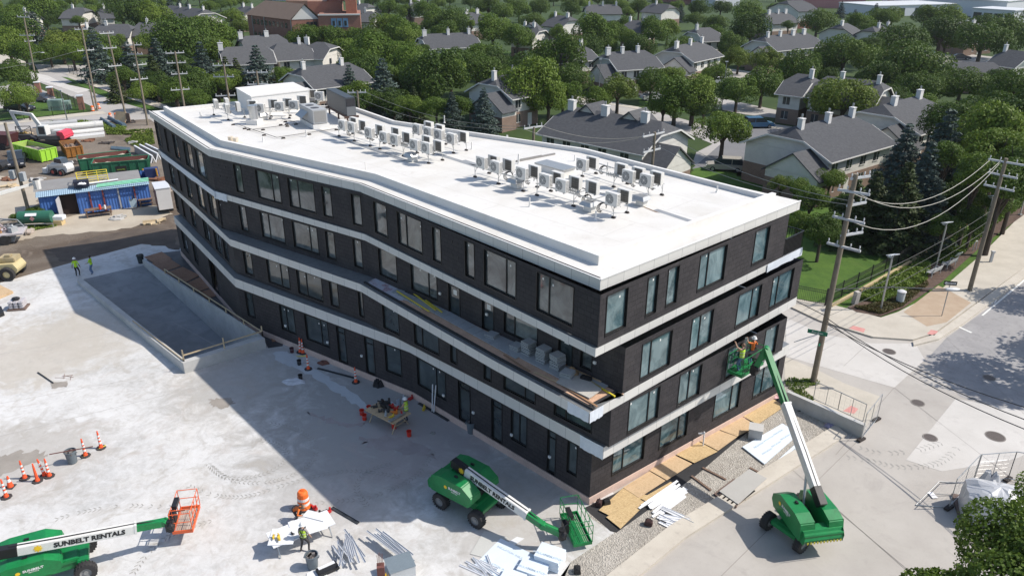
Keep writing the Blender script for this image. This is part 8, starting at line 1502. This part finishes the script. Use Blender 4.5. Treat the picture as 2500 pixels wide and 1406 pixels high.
for k in range(9):
    a=k*2.4; e=V((math.cos(a)*rr.uniform(.3,.62),math.sin(a)*rr.uniform(.3,.62),rr.uniform(-.1,.5))); m_=V((e.x*.35,e.y*.35,-.25)); tb.cyl((0,0,-.75+.04*k),m_,.03,.022,n=5); tb.cyl(m_,e,.022,.008,n=5)
TM_=tb.build('trunk',m_bark,fix=False); TMESH=TM_.data; bpy.data.objects.remove(TM_); tb=MB(); tb.cyl((0,0,0),(0,0,.93),.018,.003,n=6); TM_=tb.build('trunk',m_bark,fix=False); SMESH=TM_.data; bpy.data.objects.remove(TM_)
TREES=[]; TP=[]
adj={'d':'mid green tree','D':'dark green tree','y':'yellowish tree','f':'bright green tree','s':'blue grey spruce','g':'dark green conifer'}
def tree(x,y,r,k,hs=None,lab=None,zc=None):
    rt=random.Random(int(x*7+y*13)); z=5.5; r*=1.25 if (y>55 and 260<x<1480) else 1.12 if y>70 else 1.0; k='d' if (k=='D' and rt.random()<.4) else k
    for _ in range(3): p=G(x,y,z); dist=(p-V((0,0,CH))).length; rm=r*dist/CF; z=zc or max(3.3,1.02*rm)
    if r<64 and not zc:
        for h in HOUSES:
            (hx,hy),hl=h[2],h[3]; hp=hl*CF/(h[1]-V((0,0,CH))).length
            if abs(x-hx)<hp*.95 and hy-14<y<hy+r*1.1:
                r2=max(0,(y-hy+4))
                if r2<11: return None
                if r2<r: rm*=r2/r; r=r2; z=max(2.6,z*max(.6,r2/r)); p=G(x,y,z)
    t=th('leafy_tree','',"tree",(p.x,p.y,0),rt.random()*6.28,'trees of the estate'); me=rt.choice(CR[k]); c=bpy.data.objects.new('crown',me); COL.objects.link(c); c.parent=t; c.location=(0,0,z); s=rm*1.12; c.scale=(s*rt.uniform(.88,1.08),s*rt.uniform(.85,1.12),s*rt.uniform(1.0,1.22)); c.rotation_euler=(0,0,rt.random()*6)
    b=bpy.data.objects.new('trunk',TMESH); COL.objects.link(b); b.parent=t; b.location=(0,0,z); b.scale=(s,s,z/1.45); TREES.append(t); TP.append((x,y,r,k,lab)); return t
def conifer(x,yt,yb,k,lab=None,base=None,wide=1):
    rt=random.Random(int(x*3+yt)); p=G(x,yb); h=zat(p,yt); t=th('conifer','',"tree",(p.x,p.y,0),rt.random()*6.28,'trees of the estate'); c=bpy.data.objects.new('crown',rt.choice(CR[k])); COL.objects.link(c); c.parent=t; w_=h*rt.uniform(1.35,1.6)*wide; c.scale=(w_,w_,h); b=bpy.data.objects.new('trunk',SMESH); COL.objects.link(b); b.parent=t; b.scale=(h,h,h); TREES.append(t); TP.append((x,(yt+yb)/2,(yb-yt)/4,k,lab)); return t
TL="""850 130 36 d,880 165 40 d,905 178 42 D,940 195 42 d,1000 165 46 d,1022 195 44 d,1100 185 46 d,1165 172 44 D,1180 140 36 d,1035 118 42 d,1085 85 34 D,940 62 32 d,1000 100 34 D,1150 60 36 d,1060 58 30 d,1340 245 44 d,1290 170 44 D,1250 205 40 d,1402 130 32 d,1440 112 30 D,1500 84 32 d,1560 112 32 D,1630 72 30 d,1660 112 30 d,1745 92 30 D,430 78 34 D,480 82 36 d,508 118 32 D,360 104 24 d,420 122 30 d,450 165 30 D,490 195 30 D,530 205 28 d,382 205 30 D,425 222 26 d,480 242 24 d,300 155 26 D,270 135 24 d,870 235 34 D,900 250 34 d,960 250 36 D,1120 262 30 d,1230 258 26 D,1000 262 30 d,690 190 26 d,560 195 26 D,1460 240 30 d,1620 262 34 d,1720 262 36 D,2120 235 34 D,2180 240 34 D,2250 262 36 d,1400 60 30 d,1300 50 26 D,1480 110 26 d,
897 97 34 d,978 81 40 d,1038 30 34 D,1109 54 46 D,1203 77 42 D,1263 94 36 D,914 134 50 d,985 140 44 d,1060 185 62 D,1120 150 44 D,1142 112 44 D,1210 150 34 D,1297 212 66 d,1368 141 52 d,1361 80 40 d,1445 77 46 d,1485 37 38 D,1536 94 40 D,1593 77 36 D,1620 22 34 d,1509 222 46 y,1590 202 40 d,1650 240 58 D,1375 235 40 d,1267 22 30 D,1193 17 32 D,948 20 28 D,1065 266 32 D,1025 225 36 D,990 205 34 D,
1717 134 52 D,1804 144 30 y,1872 152 34 y,1919 118 32 d,1952 168 46 D,1694 235 60 D,1801 222 42 d,1862 208 44 D,1767 320 58 d,1828 37 40 D,1835 74 42 D,1925 62 38 D,1996 57 40 D,2053 88 40 D,2063 134 52 D,2130 111 46 D,2015 190 30 D,2198 101 46 D,2224 161 62 D,2298 84 44 D,2315 44 34 D,2260 42 34 d,2349 205 46 D,2399 101 46 D,2466 84 44 D,2470 160 32 y,2063 242 64 y,2147 44 30 D,2000 155 34 D,2097 60 30 D,1700 48 24 D,1710 20 26 D,2150 190 44 D,2290 210 40 D,2240 215 40 D,2416 286 62 D,2472 245 46 D,2332 336 46 D,2433 370 50 D,2380 330 44 D,2349 437 44 D,2490 330 44 D,2300 285 40 D,1750 60 30 D,1785 110 34 D,1660 160 30 D,
1908 448 24 y,1945 455 28 d,2028 437 30 d,1980 488 40 D,2008 559 44 D,1950 540 30 D,2307 553 36 D,2378 536 34 D,2349 474 42 D,2406 417 52 D,2463 445 48 D,2490 400 40 D,2310 480 36 D,2440 500 26 D,2065 500 30 D,2150 560 34 g,
50 67 46 D,100 20 36 D,20 110 36 D,192 50 30 D,330 34 44 D,372 40 40 D,296 28 38 D,430 52 18 y,443 100 52 D,521 84 46 D,568 44 28 d,490 60 34 D,148 108 34 y,202 98 34 y,175 130 30 d,250 110 28 d,289 100 26 d,346 77 26 d,27 181 36 D,40 235 32 f,62 245 18 f,749 90 34 d,672 90 18 f,806 97 34 d,720 100 24 D,470 208 34 D,430 225 30 D,540 130 30 D,400 70 30 d,590 65 20 y,30 40 30 D,460 130 30 D,300 190 26 D,345 225 24 D,120 130 24 D,60 130 30 D,2310 100 30 D,2140 150 30 D,1570 165 30 d,1400 190 36 D,1330 170 30 D,1240 190 30 D,860 100 30 d,840 60 24 D,1745 180 28 d,1640 190 30 d,1320 20 26 D,1560 20 26 D,1760 20 22 D,1395 18 26 D,1110 100 30 D,2440 200 34 D,2380 160 28 D,1530 62 26 d,1230 30 26 D,1000 30 26 d,2180 40 26 d,2400 60 30 D"""
for q in TL.replace('\n','').split(','):
    x,y,r,k=q.split(); 
    if k=='g': continue
    tree(float(x),float(y),float(r),k)
for x,y,r,k in [(2420,335,84,'d'),(2490,290,76,'D'),(2335,300,56,'D'),(2455,440,64,'d'),(2385,425,50,'d'),(2495,400,50,'D'),(2310,385,40,'D'),(2440,370,60,'d'),(2490,215,50,'D')]: tree(x,y,r,k,zc=7.5)
for x,a,b_,k in [(101,30,125,'s'),(249,68,200,'s'),(330,104,215,'s'),(400,95,225,'s'),(386,136,238,'g'),(507,104,235,'s'),(585,143,225,'g'),(638,112,235,'s'),(786,178,240,'s'),(860,160,275,'s'),(941,144,290,'s'),(1105,226,320,'s'),(1182,216,330,'s'),(1013,213,305,'g'),(924,15,72,'s'),(2265,270,520,'s'),(2180,305,500,'s'),(2175,400,610,'g'),(2240,420,600,'s'),(2230,350,560,'s'),(420,-8,45,'s'),(445,-5,50,'s'),(465,5,60,'s'),(290,185,250,'g'),(560,140,225,'g'),(2080,25,75,'s'),(2130,10,70,'s'),(2050,5,45,'s'),(1660,10,55,'s'),(2065,440,600,'g'),(2500,180,330,'s'),(2110,420,590,'g'),(1672,372,420,'g'),(2290,330,500,'g')]: conifer(x,a,b_,k,wide=.95 if (b_-a)>150 else 1)
# fill the far quarters
rf=random.Random(77); pr=[(p[0],p[1],p[2]) for p in TP]; hz=[]
for s_,c0,px,hl,d,hw in HOUSES:
    a=PX((c0.x-d.x*hl,c0.y-d.y*hl,5)); b_=PX((c0.x+d.x*hl,c0.y+d.y*hl,5)); hz.append((min(a[0],b_[0]),max(a[0],b_[0]),min(a[1],b_[1]),max(a[1],b_[1])))
bad=[(595,890,-5,120),(2120,2500,-5,60),(1930,2120,-5,30),(1820,1880,-10,20),(0,140,140,330),(1190,1270,120,160),(2270,2450,118,175),(1670,1810,-5,18)]
n=0
for k in range(6000):
    x=rf.uniform(-20,2520); y=rf.uniform(-30,120) if k%4==0 else rf.uniform(-30,45); r=(14+.14*max(y,0))*rf.uniform(.85,1.35)
    if any((x-a)**2+((y-b_)*1.25)**2<((r+c)*.72)**2 for a,b_,c in pr): continue
    if any(a-r*.55<x<b_+r*.55 and c-r*.3<y<d+r*1.15 for a,b_,c,d in hz): continue
    if any(a-r*.3<x<b_+r*.3 and c-r<y<d+r*.5 for a,b_,c,d in bad): continue
    if y>100 and x<560: continue
    pr.append((x,y,r)); tree(x,y,r,rf.choice('dDDDdf')); n+=1
    if n>120: break
print('trees',len(TREES),'filled',n)
# labels: kind + where, each its own
lab={}
for t,(x,y,r,k,l) in zip(TREES,TP):
    h=min(HOUSES,key=lambda h:(h[2][0]-x)**2+((h[2][1]-y)*1.6)**2); dx,dy=x-h[2][0],y-h[2][1]; rel='left of' if dx<-abs(dy) else 'right of' if dx>abs(dy) else ('in front of' if dy>0 else 'behind'); lab.setdefault(f"{adj[k]} {rel} {h[0]}",[]).append((x,t))
for l,v in lab.items():
    v.sort(key=lambda q:q[0])
    for i,(x,t) in enumerate(v): t['label']=l if len(v)==1 else f"{l}, {(ORD+['thirteenth','fourteenth','fifteenth','sixteenth','seventeenth','eighteenth','nineteenth','twentieth'])[min(i,19)]} from left"
# foreground tree and street trees that shade the right street
def bigtree(label,c,rm,k,n,size,seed,grp=None):
    t=th('leafy_tree',label,'tree',(c.x,c.y,0),0,grp); me=crown(seed,n,size,LM[k],.9,46); o=bpy.data.objects.new('crown',me); COL.objects.link(o); o.parent=t; o.location=(0,0,c.z); o.scale=(rm,rm,rm); b=bpy.data.objects.new('trunk',TMESH); COL.objects.link(b); b.parent=t; b.location=(0,0,c.z); b.scale=(rm,rm,c.z/1.45); return t
bt=bigtree('large leafy tree filling the bottom right corner',G(2610,1420,6.5),3.8,'f',48000,.017,201); me=crown(203,26000,.026,LM['f'],.8,40); o=bpy.data.objects.new('crown',me); COL.objects.link(o); o.parent=bt; o.location=G(2385,1520,5.6)-bt.location; o.scale=(2.5,2.5,2.5)
bigtree('leafy tree top entering at the right edge above the wrapped load',G(2590,1235,6.5),2.3,'f',20000,.022,202)
for i,(x,y,h,r) in enumerate([(2430,925,8,3.9),(2475,735,8,3.2),(2330,1010,0,0),(2580,860,8.5,3.4)]):
    if not h: continue
    s=G(x,y); kx=1/math.tan(R(SEL)); c=V((s.x+h*kx*math.cos(R(SAZ)),s.y+h*kx*math.sin(R(SAZ)),h)); bigtree(f'street tree beside the right street, {ORD[i]} one',c,r,'d',4200,.045,210+i,'street trees at the right')
# ground cover, weeds, flowers
def cover(name,label,cat,px,n,h,size,mat,seed,kind='stuff',z=.02):
    rs=np.random.RandomState(seed); P0=[G(*q) for q in px]; xs=[p.x for p in P0]; ys=[p.y for p in P0]; out=[]
    while len(out)<n:
        x,y=rs.uniform(min(xs),max(xs)),rs.uniform(min(ys),max(ys)); ins_=False; j=len(P0)-1
        for i in range(len(P0)):
            if (P0[i].y>y)!=(P0[j].y>y) and x<(P0[j].x-P0[i].x)*(y-P0[i].y)/(P0[j].y-P0[i].y)+P0[i].x: ins_=not ins_
            j=i
        if ins_: out.append((x,y,z+rs.uniform(0,1)**.7*h*(.6+.4*math.sin(x*2.1)*math.sin(y*2.7))))
    c=np.array(out); o_=c.mean(0)*[1,1,0]; me=leaves(name,c-o_,np.tile([0,0,.8],(n,1)).astype(float),size,rs,mat); o=bpy.data.objects.new(name,me); COL.objects.link(o); o.location=o_; o['kind']=kind; o['label']=label; o['category']=cat; return o
m_fl=leafmat('flower_red',(.12,.03,.02),(.10,.07,.02),(.07,.10,.03),.2)
sheet('mulch_bed',[(2068,752),(2120,735),(2180,700),(2290,640),(2420,545),(2500,500),(2520,512),(2400,600),(2300,690),(2205,755),(2150,775),(2090,765)],.13,m_mulch)
cover('tall_grass','mass of tall green grass in the planting bed by the lamps','ground cover',[(2090,735),(2150,690),(2230,650),(2270,655),(2262,690),(2200,725),(2150,745)],9000,.6,.09,LM['f'],1,z=.13)
cover('flower_bed','low red and green flowers at the front of the planting bed','flowers',[(2082,755),(2130,745),(2200,725),(2260,690),(2265,700),(2205,750),(2150,772)],7000,.3,.06,m_fl,2,z=.13)
cover('low_shrubs','low dark green shrubs along the sidewalk edge','ground cover',[(2275,640),(2330,590),(2420,535),(2500,485),(2505,500),(2420,560),(2350,625),(2300,650)],9000,.4,.08,LM['d'],3,z=.13)
cover('weeds','rough grass and weeds between the yard and the far roof corner','weeds',[(255,315),(300,320),(372,318),(378,352),(330,360),(305,345),(330,330),(262,330)],5000,.35,.12,LM['y'],4)
cover('weeds','weeds along the yard edge beside the steel tubes','weeds',[(95,302),(200,296),(245,300),(310,312),(300,325),(255,318),(230,305),(110,310)],4000,.3,.12,LM['f'],5)
cover('weeds','weeds round the foot of the corner pole','weeds',[(1912,930),(1940,925),(1990,925),(2005,938),(1975,945),(1950,962),(1925,950)],600,.22,.07,LM['f'],6)
cover('weeds','weeds on the pavement edge by the retaining wall','weeds',[(1935,950),(1960,955),(1990,975),(1980,982),(1940,965)],350,.25,.06,LM['y'],7)
cover('weeds','grass tufts at the left of the fuel tank','weeds',[(58,556),(130,545),(140,553),(70,566)],1500,.2,.07,LM['f'],8)
def bush(label,x,y,r,k,z=None,n=1):
    p=G(x,y); dist=(p-V((0,0,CH))).length; rm=r*dist/CF; t=th('bush',label,'bush',(p.x,p.y,0)); o=bpy.data.objects.new('foliage',CR[k][0]); COL.objects.link(o); o.parent=t; o.location=(0,0,rm*.7); o.scale=(rm*1.1,rm*.9,rm)
bush('leafy bush between the old pole and the blue shed',92,535,22,'f'); bush('dark bush left of the old pole',52,548,20,'d'); bush('small bush by the open shed door',128,530,12,'d'); bush('small dark bush with red leaves at the end of the near townhouse',1672,425,14,'D'); bush('olive bush behind the far right roof corner',1960,452,22,'y'); bush('rounded green bush on the lawn by the fence',2300,585,34,'d')
# ---------------- thin air ----------------
hb=MB(); hb.bb((-1500,-60,-4.5),(1500,1900,75)); hm=bpy.data.materials.new('haze'); hm.use_nodes=True; ht_=hm.node_tree; ht_.nodes.remove(ht_.nodes['Principled BSDF']); pv=ht_.nodes.new('ShaderNodeVolumePrincipled'); pv.inputs['Color'].default_value=(.80,.86,.95,1); pv.inputs['Density'].default_value=.00009; pv.inputs['Anisotropy'].default_value=.2
ht_.links.new(pv.outputs[0],[n for n in ht_.nodes if n.type=='OUTPUT_MATERIAL'][0].inputs['Volume']); hz_=hb.build('haze',hm); hz_['kind']='stuff'; hz_['label']='thin summer haze over the whole district'; hz_['category']='haze'
